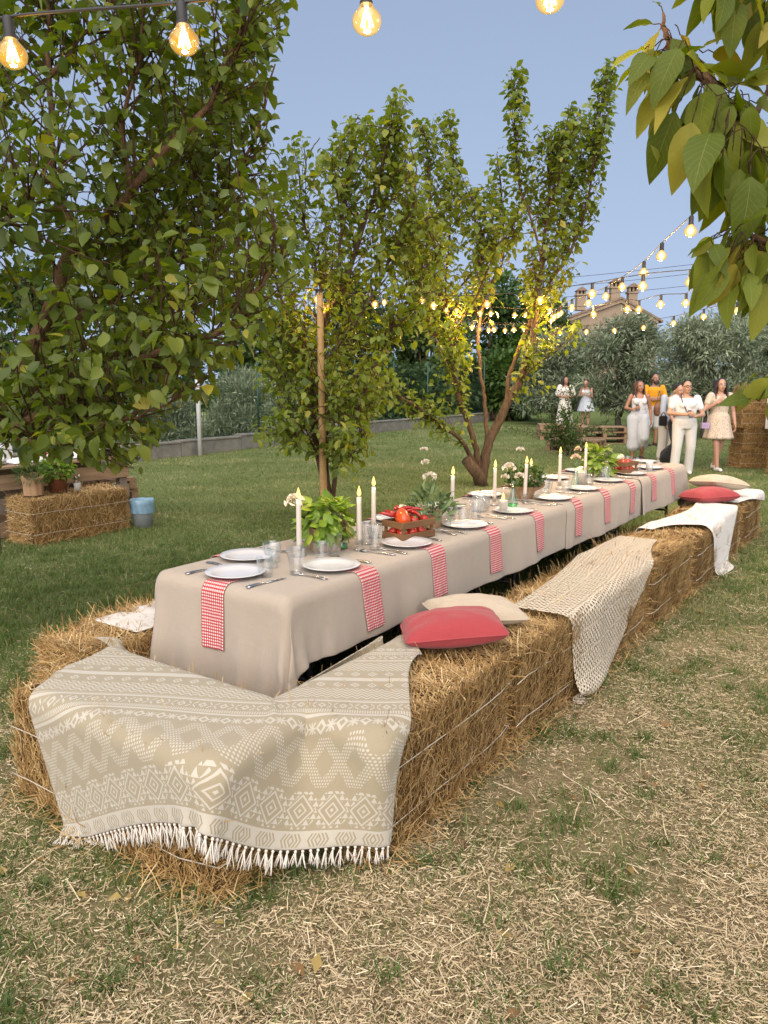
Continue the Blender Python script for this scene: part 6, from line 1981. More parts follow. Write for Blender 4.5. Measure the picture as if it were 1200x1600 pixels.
O2 = [[(395, 330), (400, 250), (440, 235), (465, 205), (480, 215), (478, 280), (500, 235), (520, 225), (545, 185), (575, 182), (595, 190), (605, 150), (625, 138), (636, 160), (632, 220), (640, 240), (660, 300), (690, 340), (705, 400), (690, 450), (665, 500), (655, 560), (625, 600), (600, 640), (575, 665), (575, 720), (560, 740), (530, 745), (505, 720), (475, 705), (440, 710), (400, 690), (395, 660), (430, 640), (400, 600), (410, 545), (385, 500), (395, 430)]]
pear_tree('pear tree with a cluster of stems standing behind the wooden pole', B2, L2, 5, 0.098, 300, 30.0, (0.45, 1.05), 0.05, O2, ('pear2_leaf', 'pear2_leaf_single'), 'bark', max_leaves=24000, start=0.10, clear=[(486, 512, 455, 775, 8.6)] + BULB_CLEAR)

# --- third tree: an open goblet of dark limbs
d3 = 12.3
B3 = np.array([at_depth(752, 757, d3)[0], d3, 0.0])
def P3(l): return [at_depth(x, y, d3 + o) for x, y, o in [(q + (0,))[:3] for q in l]]
L3 = [([B3 - (0, 0, .05)] + P3([(757, 725), (764, 692), (791, 636), (812, 596), (830, 539), (836, 500), (840, 465), (847, 408), (856, 325), (858, 211)]), 0.13, 0.01, 0.9),
      (P3([(791, 636), (797, 583, .2), (830, 500, .4), (860, 440, .4), (891, 395, .4), (917, 316, .4), (935, 202, .4), (953, 100, .4)]), 0.055, 0.008, 1.0),
      ([B3 + (-0.02, 0, .15)] + P3([(742, 692, -.1), (725, 644, -.15), (712, 605, -.2), (703, 530, -.3), (694, 474, -.3), (668, 420, -.3), (672, 330, -.3), (668, 240, -.3), (660, 195, -.3)]), 0.075, 0.008, 1.0),
      (P3([(762, 700), (758, 640, .2), (755, 605, .3), (747, 544, .4), (751, 495, .5), (770, 440, .5), (786, 400, .5), (784, 299, .5), (776, 240, .5)]), 0.05, 0.007, 0.6),
      ([B3 + (-0.03, 0, .2)] + P3([(720, 688, -.3), (685, 662, -.5), (650, 635, -.6), (620, 616, -.7), (595, 590, -.7)]), 0.055, 0.008, 0.9),
      (P3([(847, 408), (828, 335, -.2), (810, 288, -.2), (804, 190, -.2), (806, 104, -.2)]), 0.026, 0.006, 1.2),
      (P3([(694, 474), (700, 400, .3), (705, 310, .3), (708, 240, .3), (698, 172, .3)]), 0.026, 0.006, 1.0),
      (P3([(712, 605), (685, 540, .4), (660, 480, .6), (640, 400, .7), (635, 320, .7)]), 0.03, 0.006, 1.0),
      (P3([(856, 325), (875, 280, -.2), (890, 220, -.2), (893, 165, -.2)]), 0.022, 0.006, 1.1),
      (P3([(694, 474), (735, 430, -.4), (770, 385, -.5), (805, 365, -.5)]), 0.022, 0.006, 0.9),
      (P3([(703, 530), (740, 470, -.5), (760, 420, -.6), (745, 350, -.6), (738, 300, -.6)]), 0.022, 0.006, 0.9),
      (P3([(812, 596), (850, 560, -.4), (880, 540, -.5), (900, 520, -.5)]), 0.016, 0.005, 0.6),
      (P3([(891, 395), (880, 330, .7), (905, 260, .7), (925, 210, .7)]), 0.018, 0.006, 1.1)]
O3 = [[(630, 330), (630, 230), (650, 185), (668, 190), (690, 168), (708, 180), (715, 240), (735, 285), (757, 300), (772, 232), (786, 262), (800, 320), (812, 355), (810, 385), (795, 415), (770, 430), (772, 470), (765, 520), (740, 555), (730, 600), (745, 640), (720, 660), (690, 625), (650, 560), (640, 480), (620, 430)],
      [(794, 118), (808, 96), (820, 118), (826, 180), (828, 290), (832, 225), (850, 196), (872, 205), (884, 165), (897, 155), (908, 190), (925, 160), (932, 104), (950, 90), (964, 108), (956, 170), (948, 225), (944, 310), (930, 350), (912, 380), (905, 420), (888, 445), (872, 480), (850, 512), (905, 498), (915, 515), (860, 560), (842, 620), (815, 640), (800, 600), (818, 540), (820, 480), (815, 430), (818, 380), (806, 330), (797, 240)],
      [(590, 570), (640, 600), (690, 640), (735, 695), (720, 715), (660, 680), (610, 650), (580, 620)], [(835, 600), (880, 580), (895, 610), (880, 640), (845, 640)]]
t3 = pear_tree('open goblet-shaped pear tree with dark spreading limbs at mid lawn', B3, L3, 7, 0.118, 300, 24.0, (0.45, 0.95), 0.055, O3, ('pear2_leaf', 'pear2_leaf_single'), 'bark', max_leaves=22000, start=0.18, upright=0.9, clear=BULB_CLEAR)
# sawn-off stub at its foot
stub = np.array([at_depth(728, 718, d3 - .3)]) [0]
obj('sawn_stub', tube([(0.0, -0.1, -0.04), (-0.08, -.2, 0.18), tuple(stub - B3)], [0.11, 0.095, 0.085], 12), M['bark'], t3, smooth=True)

# ------------------------------------------------------------------ large-leaved branch at the upper right, each leaf on its own
def big_leaf_tree():
    rng = np.random.default_rng(12)
    base = np.array([2.35, 2.15, 0.0])
    t = thing('broad_leaved_tree', 'tree with large drooping pointed leaves reaching in beside the sky', 'tree', tuple(base))
    br = [([base - (0, 0, .05), base + (0, 0, .8), base + (-0.05, -.02, 1.6), base + (-0.1, 0, 2.2)], 0.07, 0.04),
          ([base + (-0.05, 0, 1.7)] + PX([(1330, 330, 2.1), (1240, 270, 2.0), (1165, 200, 1.95), (1110, 130, 1.9), (1062, 95, 1.9), (1040, 55, 1.9), (1036, 20, 1.9)]), 0.020, 0.0025),
          ([base + (-0.05, 0, 1.5)] + PX([(1330, 430, 2.0), (1250, 400, 1.9), (1185, 375, 1.85), (1150, 358, 1.85)]), 0.014, 0.003),
          ([base + (-0.1, 0, 2.1)] + PX([(1330, 90, 2.0), (1260, 20, 1.95), (1190, -30, 1.9), (1130, -60, 1.9)]), 0.016, 0.003),
          ([base + (-0.03, 0, 1.2)] + PX([(1330, 600, 1.8), (1270, 585, 1.75), (1215, 580, 1.7)]), 0.010, 0.003),
          (PX([(1165, 200, 1.95), (1200, 140, 2.1), (1190, 100, 2.15)]), 0.007, 0.002)]
    for k, (p, r0, r1) in enumerate(br):
        P, rad = tree_limb(p, r0, r1, rng, 0.003)
        obj('trunk' if k == 0 else 'branch', tube(P - base, rad, 8), M['bark_warm'], t, smooth=True)
    meshes = []
    for w, c, f in ((0.46, 0.22, 0.32), (0.52, 0.38, 0.25), (0.42, 0.10, 0.45), (0.50, 0.55, 0.15)):
        v, fc = leaf_shape(1.0, w, c, f, 8)
        v[:, 2] += 0.02 * np.sin(v[:, 1] * 17 + w * 9) * np.abs(v[:, 0]) * 4 / w * .5
        me = mk_mesh('leaf', v, fc, uv=LEAF_UV(8)); me.materials.append(M['big_leaf']); meshes.append(me)
    def leaf(attach, direction, L, k, roll=0.0):
        a = np.array(attach); d = np.array(direction, float); d /= np.linalg.norm(d)
        o = link('leaf', meshes[k % 4], None, t)
        st = a + d * 0.03 + np.array([0, 0, 0.004])
        obj('petiole', tube([a - base, a - base + d * 0.015 + (0, 0, .008), st - base], 0.0013, 5), M['twig'], t, smooth=True)
        o.matrix_local = Matrix.Translation(Vector(st - base)) @ orient(d, (rng.normal(0, .3), -0.45 + rng.normal(0, .3), 1), roll).to_4x4() @ Matrix.Scale(L, 4)
    # leaves that stand out against the sky: (attach px, tip px, depth)
    L = [((1036, 20), (1030, 12), 1.9, .03), ((1040, 45), (996, 36), 1.9, .07), ((1046, 62), (966, 98), 1.88, .13), ((1052, 80), (986, 138), 1.86, .13), ((1060, 95), (1000, 198), 1.85, .16),
         ((1080, 80), (1140, 88), 1.92, .10), ((1075, 88), (1120, 66), 1.95, .09), ((1085, 110), (1018, 262), 1.84, .2), ((1100, 125), (1057, 285), 1.83, .19), ((1105, 130), (1198, 140), 1.9, .13),
         ((1110, 120), (1180, 120), 1.95, .10), ((1120, 150), (1075, 262), 1.85, .17), ((1125, 155), (1088, 322), 1.84, .21), ((1140, 170), (1110, 330), 1.83, .2), ((1145, 175), (1198, 215), 1.9, .12),
         ((1150, 190), (1130, 350), 1.85, .2), ((1160, 200), (1150, 345), 1.82, .18), ((1175, 210), (1168, 372), 1.84, .2), ((1190, 230), (1186, 370), 1.85, .18), ((1165, 215), (1210, 330), 1.9, .15),
         ((1085, 112), (1050, 180), 1.9, .12), ((1100, 130), (1120, 220), 1.88, .12), ((1070, 100), (1040, 155), 1.92, .1), ((1130, 160), (1160, 260), 1.88, .14), ((1150, 185), (1120, 240), 1.95, .12), ((1200, 240), (1150, 330), 1.95, .15),
         ((1150, 358), (1085, 392), 1.85, .14), ((1152, 360), (1080, 435), 1.84, .17), ((1160, 362), (1100, 475), 1.83, .19), ((1168, 368), (1130, 465), 1.84, .16), ((1178, 372), (1160, 480), 1.83, .18), ((1190, 376), (1185, 470), 1.85, .16), ((1200, 380), (1215, 500), 1.84, .19),
         ((1172, 366), (1140, 400), 1.88, .12), ((1210, 385), (1180, 520), 1.82, .2), ((1195, 372), (1230, 430), 1.9, .14),
         ((1140, -55), (1130, 30), 1.9, .12), ((1160, -45), (1142, 62), 1.9, .14), ((1185, -32), (1170, 75), 1.88, .15), ((1200, -25), (1180, 98), 1.88, .16), ((1215, -10), (1215, 100), 1.9, .15), ((1150, -50), (1100, 8), 1.9, .1), ((1230, 0), (1195, 60), 1.85, .12),
         ((1215, 580), (1150, 600), 1.7, .12), ((1222, 580), (1160, 628), 1.66, .15), ((1235, 582), (1200, 650), 1.7, .14)]
    for k, (a, b, dpt, bow) in enumerate(L):
        A = at_depth(a[0], a[1], dpt); Bp = at_depth(b[0], b[1], dpt - rng.uniform(-0.04, 0.06))
        ln = np.linalg.norm(Bp - A)
        A2 = Bp + (A - Bp) * (0.70 if ln > 0.1 else 1.0)
        if ln > 0.1:
            mid = (A + A2) / 2 + np.array([0, 0, 0.008])
            obj('petiole', tube([A - base, mid - base, A2 - base], 0.0014, 5), M['twig'], t, smooth=True)
        leaf(A2, Bp - A2, max(0.035, np.linalg.norm(Bp - A2) * 0.95), k, rng.normal(0, .45))
        if ln > 0.12:
            for q in range(2):
                A3 = A + (Bp - A) * rng.uniform(0.0, 0.3) + rng.normal(0, .03, 3)
                obj('petiole', tube([A - base, (A + A3) / 2 - base + (0, 0, .006), A3 - base], 0.0013, 5), M['twig'], t, smooth=True)
                leaf(A3, (Bp - A) + rng.normal(0, .055, 3), ln * rng.uniform(.5, .66), k + q + 1, rng.normal(0, .5))
    # fill around the branches
    fill = [(br[1], 100, 0.22, 0.90), (br[2], 55, 0.2, 0.97), (br[3], 50, 0.15, 0.98), (br[4], 6, .3, .9)]
    for (p, r0, r1), n, f0, f1 in fill:
        P = smooth_path(p, 8)
        for k in range(n):
            f = rng.uniform(f0, f1); q = P[int(f * (len(P) - 1))]
            d = np.array([rng.normal(-0.1, .55), rng.normal(0, .5), -0.45 + rng.normal(0, .40)])
            uq, vq, _ = project(q)
            if uq < 1075 and rng.random() < .75: continue
            leaf(q + rng.normal(0, .015, 3), d, rng.uniform(.075, .125), k, rng.normal(0, .5))
big_leaf_tree()
# ------------------------------------------------------------------ background: fence, trees, house
def ground_at(px, py):
    """ground point under a pixel, following the rise of the lawn"""
    z = 0.0
    for _ in range(12):
        p = at_height(px, py, z); z = float(gz(p[0], p[1]))
    return p
WA, WB = np.array([-8.9, 11.2]), np.array([3.9, 29.4])
WD = (WB - WA) / np.linalg.norm(WB - WA); WLEN = np.linalg.norm(WB - WA); WN = np.array([-WD[1], WD[0]])
def low_wall():
    rz = math.atan2(WD[1], WD[0]); mid = (WA + WB) / 2
    t = thing('low_wall', 'low grey concrete kerb wall carrying the green wire fence', 'wall', (mid[0], mid[1], 0), rz)
    n = 12; sl = WLEN / n
    for k in range(n):
        c = WA + WD * sl * (k + .5); z = float(gz(c[0], c[1])); x = (k + .5) * sl - WLEN / 2
        obj('wall_block', box(sl - 0.012, 0.24, 0.62, (x, 0, z - 0.01), 0.01), M['concrete'], t)
        obj('coping', box(sl - 0.008, 0.28, 0.05, (x, 0, z + 0.322), 0.01), M['concrete'], t)
    f = thing('wire_fence', 'dark green wire mesh fence on the low wall', 'fence', (mid[0], mid[1], 0), rz)
    sp = 2.0; m = int(WLEN / sp)
    for k in range(m + 1):
        c = WA + WD * sp * k; z = float(gz(c[0], c[1])); x = k * sp - WLEN / 2
        obj('post', tube([(x, 0, z + 0.30), (x, 0, z + 2.15)], 0.028, 8), M['green_metal'], f, smooth=True)
        if k < m:
            sh = []
            for zz in np.arange(0.42, 2.1, 0.15): sh.append(box(sp, 0.006, 0.006, (x + sp / 2, 0, z + zz)))
            for xx in np.arange(0.1, sp, 0.1): sh.append(box(0.005, 0.005, 1.7, (x + xx, 0.004, z + 1.22)))
            obj('wire_panel', merge(sh), M['green_metal'], f)
low_wall()
_k = min(np.linspace(0, WLEN, 400), key=lambda q: abs(project(np.array([*(WA + WD * q - WN * 0.35), 0.3]))[0] - 312))
pm = WA + WD * _k - WN * 0.35
t = thing('metal_post', 'plain light grey metal post standing before the fence', 'post', (pm[0], pm[1], float(gz(pm[0], pm[1]))))
obj('shaft', tube([(0, 0, -0.05), (0, 0, 2.75)], 0.05, 12), M['grey_metal'], t, smooth=True)
obj('cap', lathe([(0.001, 2.78), (0.05, 2.77), (0.054, 2.74), (0.054, 2.70)], 12), M['grey_metal'], t, smooth=True)

def clump_crown(clumps, n_per, L, ratio, rng, droop=0.1, tintc=None, upw=0.0):
    """leaf sprays gathered in clumps: clumps = [(centre, radius xyz)]"""
    Vs = []; Fs = []; Ts = []; off = 0
    for k, (c, r) in enumerate(clumps):
        n = n_per
        a = rng.normal(size=(n, 3)); a /= np.linalg.norm(a, axis=1, keepdims=True)
        rr = rng.random(n) ** 0.45
        P = np.array(c) + a * rr[:, None] * np.array(r) * (1 + rng.normal(0, .12, n))[:, None]
        d = a + rng.normal(0, .55, (n, 3)); d[:, 2] += upw - droop; d /= np.linalg.norm(d, axis=1, keepdims=True)
        ti = np.clip(rng.normal(0.45, .2, n) + (rng.random() - .5) * 0.3, 0, 1)
        v, f, tt = leaves_at(P, d, L * rng.uniform(.6, 1.35, n), ratio, rng, 0.2, tint=ti, quad=True)
        Vs.append(v); Fs.append(f + off); Ts.append(tt); off += len(v)
    return np.concatenate(Vs), np.concatenate(Fs), np.concatenate(Ts)

def bg_tree(name, label, px, py_top, width_px, depth, mat, L, ratio, seed, n_per=420, nclump=26, trunk_h=0.28, bark_='bark', group=None, flat=1.0, upw=0.0, cat='tree', zbase=None):
    rng = np.random.default_rng(seed)
    p = at_depth(px, 600, depth); x, y = p[0], p[1]; z0 = float(gz(x, y)) if zbase is None else zbase
    top = at_depth(px, py_top, depth)[2]; H = top - z0; Wd = width_px / 1200 * depth
    t = thing(name, label, cat, (x, y, z0), 0, group)
    zc0 = H * trunk_h
    clumps = []
    for k in range(nclump):
        a = rng.uniform(0, 2 * PI); q = rng.random() ** 0.5; zz = rng.random()
        env = math.sin(PI * (0.12 + 0.80 * zz)) ** 0.7
        r = Wd / 2 * 0.78 * q * env
        c = (r * math.cos(a), r * math.sin(a) * 0.85, zc0 + (H - zc0) * (0.06 + 0.86 * zz))
        s = Wd * rng.uniform(0.11, 0.19)
        clumps.append((c, (s, s, s * rng.uniform(.7, 1.05) * flat)))
    V, F, T = clump_crown(clumps, n_per, L, ratio, rng, upw=upw)
    V[:, 2] = np.maximum(V[:, 2], 0.02)
    stuff(link('crown', mesh_leaves('crown', V, F, T, M[mat]), None, t))
    tr = []
    P = np.array([(0, 0, -0.1), (rng.normal(0, .05), rng.normal(0, .05), zc0 * .6), (rng.normal(0, .1), rng.normal(0, .1), zc0 + (H - zc0) * .3), (rng.normal(0, .15), 0, H * .8)])
    obj('trunk', tube(smooth_path(P, 4), np.linspace(H * 0.035, H * 0.006, 13), 9), M[bark_], t, smooth=True)
    for k in range(0, nclump, 3):
        c = np.array(clumps[k][0]); s = np.array([0, 0, zc0 * rng.uniform(.6, 1.0)])
        m = (s + c) / 2 + rng.normal(0, .1, 3) + (0, 0, .1)
        obj('limb', tube(smooth_path([s, m, c], 4), np.linspace(H * 0.016, H * 0.003, 9), 6), M[bark_], t, smooth=True)
    return t
GO = 'olive trees behind the guests'
bg_tree('olive_tree', 'rounded silvery olive tree left of the brick house, behind the far women', 868, 520, 150, 27.5, 'olive_leaf', 0.17, 0.24, 1, 520, 30, 0.10, 'olive_bark', GO, upw=0.35)
bg_tree('olive_tree', 'tall olive tree in front of the brick gable', 972, 490, 150, 25.0, 'olive_leaf', 0.17, 0.24, 2, 560, 30, 0.16, 'olive_bark', GO, upw=0.35)
bg_tree('olive_tree', 'olive tree with a thick dark trunk behind the guest in white', 1108, 478, 190, 21.5, 'olive_leaf', 0.15, 0.24, 3, 620, 34, 0.26, 'olive_bark', GO, upw=0.35)
bg_tree('olive_tree', 'large olive tree above the straw bale stack', 1215, 462, 200, 23.0, 'olive_leaf', 0.16, 0.24, 4, 560, 32, 0.2, 'olive_bark', GO, upw=0.35)
bg_tree('olive_tree', 'low olive tree between the gable and the guest in white', 1045, 520, 120, 29.0, 'olive_leaf', 0.17, 0.24, 5, 420, 24, 0.1, 'olive_bark', GO, upw=0.35)
GS = 'silvery shrubs beyond the fence'
bg_tree('silver_shrub', 'large pale silvery shrub beyond the fence, right of the grey post', 375, 585, 140, 22.5, 'silver_leaf', 0.17, 0.16, 6, 520, 28, 0.02, 'olive_bark', GS, upw=0.9, cat='shrub')
bg_tree('silver_shrub', 'silvery shrub beyond the fence, left of the grey post', 275, 615, 110, 21.0, 'silver_leaf', 0.16, 0.16, 7, 420, 22, 0.02, 'olive_bark', GS, upw=0.9, cat='shrub')
bg_tree('silver_shrub', 'half hidden silvery shrub behind the fence at the serving table', 180, 640, 120, 19.5, 'silver_leaf', 0.15, 0.16, 8, 300, 18, 0.02, 'olive_bark', GS, upw=0.9, cat='shrub')
bg_tree('silver_shrub', 'silvery shrub seen beneath the branches of the pole tree', 455, 600, 90, 25.0, 'silver_leaf', 0.17, 0.16, 9, 300, 18, 0.02, 'olive_bark', GS, upw=0.9, cat='shrub')
GD = 'dark trees beyond the fence'
dk = [(60, 420, 260, 30, 'dark_leaf', 'dark broad tree beyond the fence, behind the left pear tree'), (230, 470, 200, 33, 'mid_leaf', 'green tree beyond the fence above the silvery shrubs'),
      (400, 455, 190, 36, 'dark_leaf', 'dark tree beyond the fence, left of the pole tree'), (540, 430, 190, 38, 'dark_leaf', 'tall dark tree beyond the fence behind the pole tree'),
      (665, 440, 150, 36, 'dark_leaf', 'dark tree between the pole tree and the goblet tree'), (770, 425, 190, 40, 'mid_leaf', 'mid green tree beyond the fence behind the goblet tree'), (855, 470, 150, 42, 'dark_leaf', 'dark tree just left of the brick house'),
      (-60, 520, 240, 26, 'mid_leaf', 'green tree behind the serving table beyond the fence'), (705, 560, 150, 31, 'dark_leaf', 'low dark hedge tree behind the goblet tree limbs'), (600, 570, 130, 31, 'dark_leaf', 'low dark hedge tree behind the parked white car'),
      (800, 560, 130, 30, 'mid_leaf', 'bushy green tree right of the goblet tree limbs')]
for k, (px, yt, w, d, m_, lab) in enumerate(dk):
    bg_tree('dark_tree', lab, px, yt, w, d, m_, 0.26, 0.6, 20 + k, 330, 30, 0.12, 'bark', GD)
bg_tree('dark_tree', 'dark evergreen tree at the right, behind the large leaves', 1200, 452, 120, 34, 'dark_leaf', 0.24, 0.5, 40, 330, 26, 0.12, 'bark', GD)

# distant hedgerow that closes the view
def hedgerow():
    rng = np.random.default_rng(77); cl = []
    for k in range(170):
        x = rng.uniform(-75, 95); y = 62 + rng.uniform(0, 14) - 0.08 * abs(x); h = rng.uniform(1.6, 4.2)
        cl.append(((x, y, float(gz(x, y)) + h * .45), (rng.uniform(1.8, 3.4), 1.6, h * .62)))
    V, F, T = clump_crown(cl, 300, 0.55, 0.7, rng)
    o = link('hedgerow', mesh_leaves('hedgerow', V, F, T, M['dark_leaf'])); stuff(o); o['label'] = 'far-off dark hedgerow along the edge of the field'
hedgerow()

# sapling in front of the far women
def sapling():
    rng = np.random.default_rng(6)
    p = ground_at(888, 712); b = np.array([p[0], p[1], float(gz(p[0], p[1]))]); d = p[1]
    t = thing('sapling', 'loose feathery sapling in front of the two far women', 'tree', tuple(b))
    LPs = []; LDs = []; sh = []
    for k in range(26):
        a = rng.uniform(0, 2 * PI); L = rng.uniform(.7, 1.75); el = rng.uniform(.35, 1.35)
        dr = np.array([math.cos(a) * math.cos(el), math.sin(a) * math.cos(el), math.sin(el)])
        S = [np.array([0, 0, rng.uniform(0, .35)])]; dd = dr.copy()
        for q in range(7): dd = dd + rng.normal(0, .12, 3) + (0, 0, .03); dd /= np.linalg.norm(dd); S.append(S[-1] + dd * L / 7)
        S = np.array(S); sh.append(tube(S, np.linspace(.010, .003, 8), 5))
        Rr, _ = resample(S, .012)
        for q in Rr[12:]:
            o = rng.normal(size=3); o /= np.linalg.norm(o); LPs.append(q + o * .04 * rng.random()); LDs.append(o + dd * .5)
    obj('stems', merge(sh), M['bark'], t, smooth=True)
    LPs = np.array(LPs); LDs = np.array(LDs); LDs /= np.linalg.norm(LDs, axis=1, keepdims=True)
    V, F, T = leaves_at(LPs, LDs, rng.uniform(.06, .12, len(LPs)), .34, rng, quad=True)
    stuff(link('crown', mesh_leaves('crown', V, F, T, M['mid_leaf']), None, t))
sapling()

# ------------------------------------------------------------------ brick house
def house():
    D = 80.0
    def hx(px): return (px - 600) / 1200 * D
    def hz(py): return at_depth(600, py, D)[2]
    xl, xr = hx(872), hx(1016); ea = hz(501); xa = hx(958); ap = hz(468)
    t = thing('brick_house', 'old tan brick house with a low gable and three roof chimneys', 'house', (xa, D, float(gz(xa, D))))
    b = np.array([xa, D, float(gz(xa, D))])
    zb = b[2]; dep = 14.0
    l, r = xl - xa, xr - xa; e = ea - zb; a = ap - zb
    V = [(l, 0, 0), (r, 0, 0), (r, 0, e), (0, 0, a), (l, 0, e), (l, dep, 0), (r, dep, 0), (r, dep, e), (0, dep, a), (l, dep, e)]
    F = [(0, 1, 2, 3, 4), (6, 5, 9, 8, 7), (1, 6, 7, 2), (5, 0, 4, 9)]
    obj('wall', (np.array(V, float), F), M['brick_wall'], t)
    roof = None
    for sg, xx in ((-1, l), (1, r)):
        ov = 0.45; k = (e - a) / (abs(xx))
        x1 = xx + sg * ov; z1 = a + k * abs(x1)
        P = [(0, -0.4, a + .03), (x1, -0.4, z1 + .03), (x1, dep + .3, z1 + .03), (0, dep + .3, a + .03)]
        q = [(x, y, z + 0.22) for x, y, z in P]
        f = [(0, 1, 2, 3), (7, 6, 5, 4), (0, 4, 5, 1), (1, 5, 6, 2), (2, 6, 7, 3), (3, 7, 4, 0)]
        o = obj('roof', (np.array(P + q, float), f), M['roof_tile'], t)
        roof = roof or o
        # cornice under the verge
        c = obj('cornice', (np.array([(0, -0.28, a - .32), (xx, -0.28, e - .32), (xx, -0.002, e - .32), (0, -0.002, a - .32), (0, -0.28, a + .0), (xx, -0.28, e + .0), (xx, -0.002, e), (0, -0.002, a)], float), f), M['stone_trim'], t)
    for px, yb, yt, w in ((902, 474, 450, 17), (954, 470, 435, 18), (981, 477, 443, 17)):
        x = hx(px) - xa; z0 = hz(yb) - zb - 0.6; z1 = hz(yt) - zb; wd = w / 1200 * D
        ch = obj('chimney', box(wd * .78, 0.9, (z1 - z0) * .70, (x, 1.2, z0 + (z1 - z0) * .35), 0.02), M['brick_wall'], t)
        zt = z0 + (z1 - z0) * .70
        obj('chimney_ledge', box(wd, 1.15, 0.16, (x, 1.2, zt + .05), 0.02), M['stone_trim'], ch)
        for sx_ in (-1, 0, 1):
            obj('chimney_pillar', box(wd * .16, 0.8, (z1 - z0) * .16, (x + sx_ * wd * .32, 1.2, zt + .12 + (z1 - z0) * .08), 0.01), M['brick_wall'], ch)
        zz = zt + .12 + (z1 - z0) * .16
        obj('chimney_roof', (np.array([(x - wd / 2, .6, zz), (x + wd / 2, .6, zz), (x + wd / 2, 1.8, zz), (x - wd / 2, 1.8, zz), (x, .6, zz + .42), (x, 1.8, zz + .42)], float), [(0, 1, 4), (2, 3, 5), (1, 2, 5, 4), (3, 0, 4, 5), (3, 2, 1, 0)]), M['roof_tile'], ch)
    for px, py, w, h in ((1002, 535, 15, 40), (930, 535, 15, 40)):
        x = hx(px) - xa; z = hz(py) - zb; ww, hh = w / 1200 * D, h / 1200 * D
        wdw = obj('window', box(ww, 0.06, hh, (x, -0.02, z), 0.0), M['glass_dark'], t)
        obj('frame', merge([box(ww + .3, 0.16, .18, (x, -.06, z + hh / 2 + .09)), box(ww + .5, .22, .14, (x, -.08, z - hh / 2 - .07)), box(.15, .16, hh, (x - ww / 2 - .075, -.06, z)), box(.15, .16, hh, (x + ww / 2 + .075, -.06, z))]), M['stone_trim'], wdw)
        obj('shutter', box(ww * .45, .05, hh * .96, (x - ww * .24, -.085, z), .01), M['shutter'], wdw); obj('shutter', box(ww * .45, .05, hh * .96, (x + ww * .24, -.085, z), .01), M['shutter'], wdw)
house()
for k, (y0, y1, lab) in enumerate(((436, 405, 'upper thin power line crossing the dusk sky'), (448, 421, 'middle thin power line above the chimneys'), (462, 442, 'lower thin power line above the chimneys'))):
    A = at_depth(560, y0 + 22, 52); Bp = at_depth(1400, y1 - 32, 46)
    m = (A + Bp) / 2 - np.array([0, 0, 0.35])
    cable(smooth_path([A, m, Bp], 10), lab, 0.014, 'power_line', 'cable', 'dark_metal')

# ------------------------------------------------------------------ parked car beyond the fence
def car():
    p = at_depth(622, 640, 33.0); x, y = p[0], 33.0; z = float(gz(x, y)) + 0.02
    t = thing('parked_car', 'white car parked beyond the low wall, tail lamps towards the garden', 'car', (x, y, z), R(18))
    rings = []
    for yy, w, h0, h1 in ((0.0, .78, .35, .95), (0.06, .84, .28, 1.0), (0.5, .86, .25, 1.05), (2.2, .87, .25, 1.02), (3.4, .84, .27, .92), (3.9, .72, .32, .75)):
        rings.append([(-w, yy, h0), (-w, yy, h1 - .1), (-w + .1, yy, h1), (w - .1, yy, h1), (w, yy, h1 - .1), (w, yy, h0)])
    obj('body', loft(rings), M['car_white'], t, smooth=False)
    rings = []
    for yy, w, h0, h1 in ((0.10, .74, 1.0, 1.06), (0.42, .68, 1.02, 1.42), (1.6, .66, 1.03, 1.46), (2.2, .67, 1.02, 1.40), (2.85, .74, .98, 1.02)):
        rings.append([(-w, yy, h0), (-w + .08, yy, h1), (w - .08, yy, h1), (w, yy, h0)])
    obj('cabin', loft(rings), M['car_white'], t)
    obj('rear_window', (np.array([(-.56, .125, 1.09), (.56, .125, 1.09), (.52, .345, 1.36), (-.52, .345, 1.36)], float), [(0, 1, 2, 3)]), M['glass_dark'], t)
    for sg in (-1, 1):
        obj('side_window', (np.array([(sg * .735, .6, 1.1), (sg * .735, 2.3, 1.1), (sg * .62, 2.0, 1.39), (sg * .62, .75, 1.39)], float), [(0, 1, 2, 3)]), M['glass_dark'], t)
        obj('tail_lamp', box(.14, .05, .26, (sg * .72, -.005, .78), .01), M['lamp_red'], t)
        for yy in (.75, 3.15):
            w = obj('wheel', xf(lathe([(0.001, -.1), (.28, -.1), (.31, -.07), (.31, .07), (.28, .1), (0.001, .1)], 20), (sg * .78, yy, .30), (0, PI / 2, 0)), M['black_rubber'], t)
            obj('rim', xf(lathe([(0.001, .0), (.18, .0), (.19, .02), (0.001, .05)], 14), (sg * .88, yy, .30), (0, sg * PI / 2, 0)), M['grey_metal'], w)
    obj('number_plate', box(.46, .02, .1, (0, -.012, .62)), M['paper_white'], t)
    obj('bumper', box(1.62, .1, .2, (0, -.03, .42), .03), M['car_white'], t)
car()

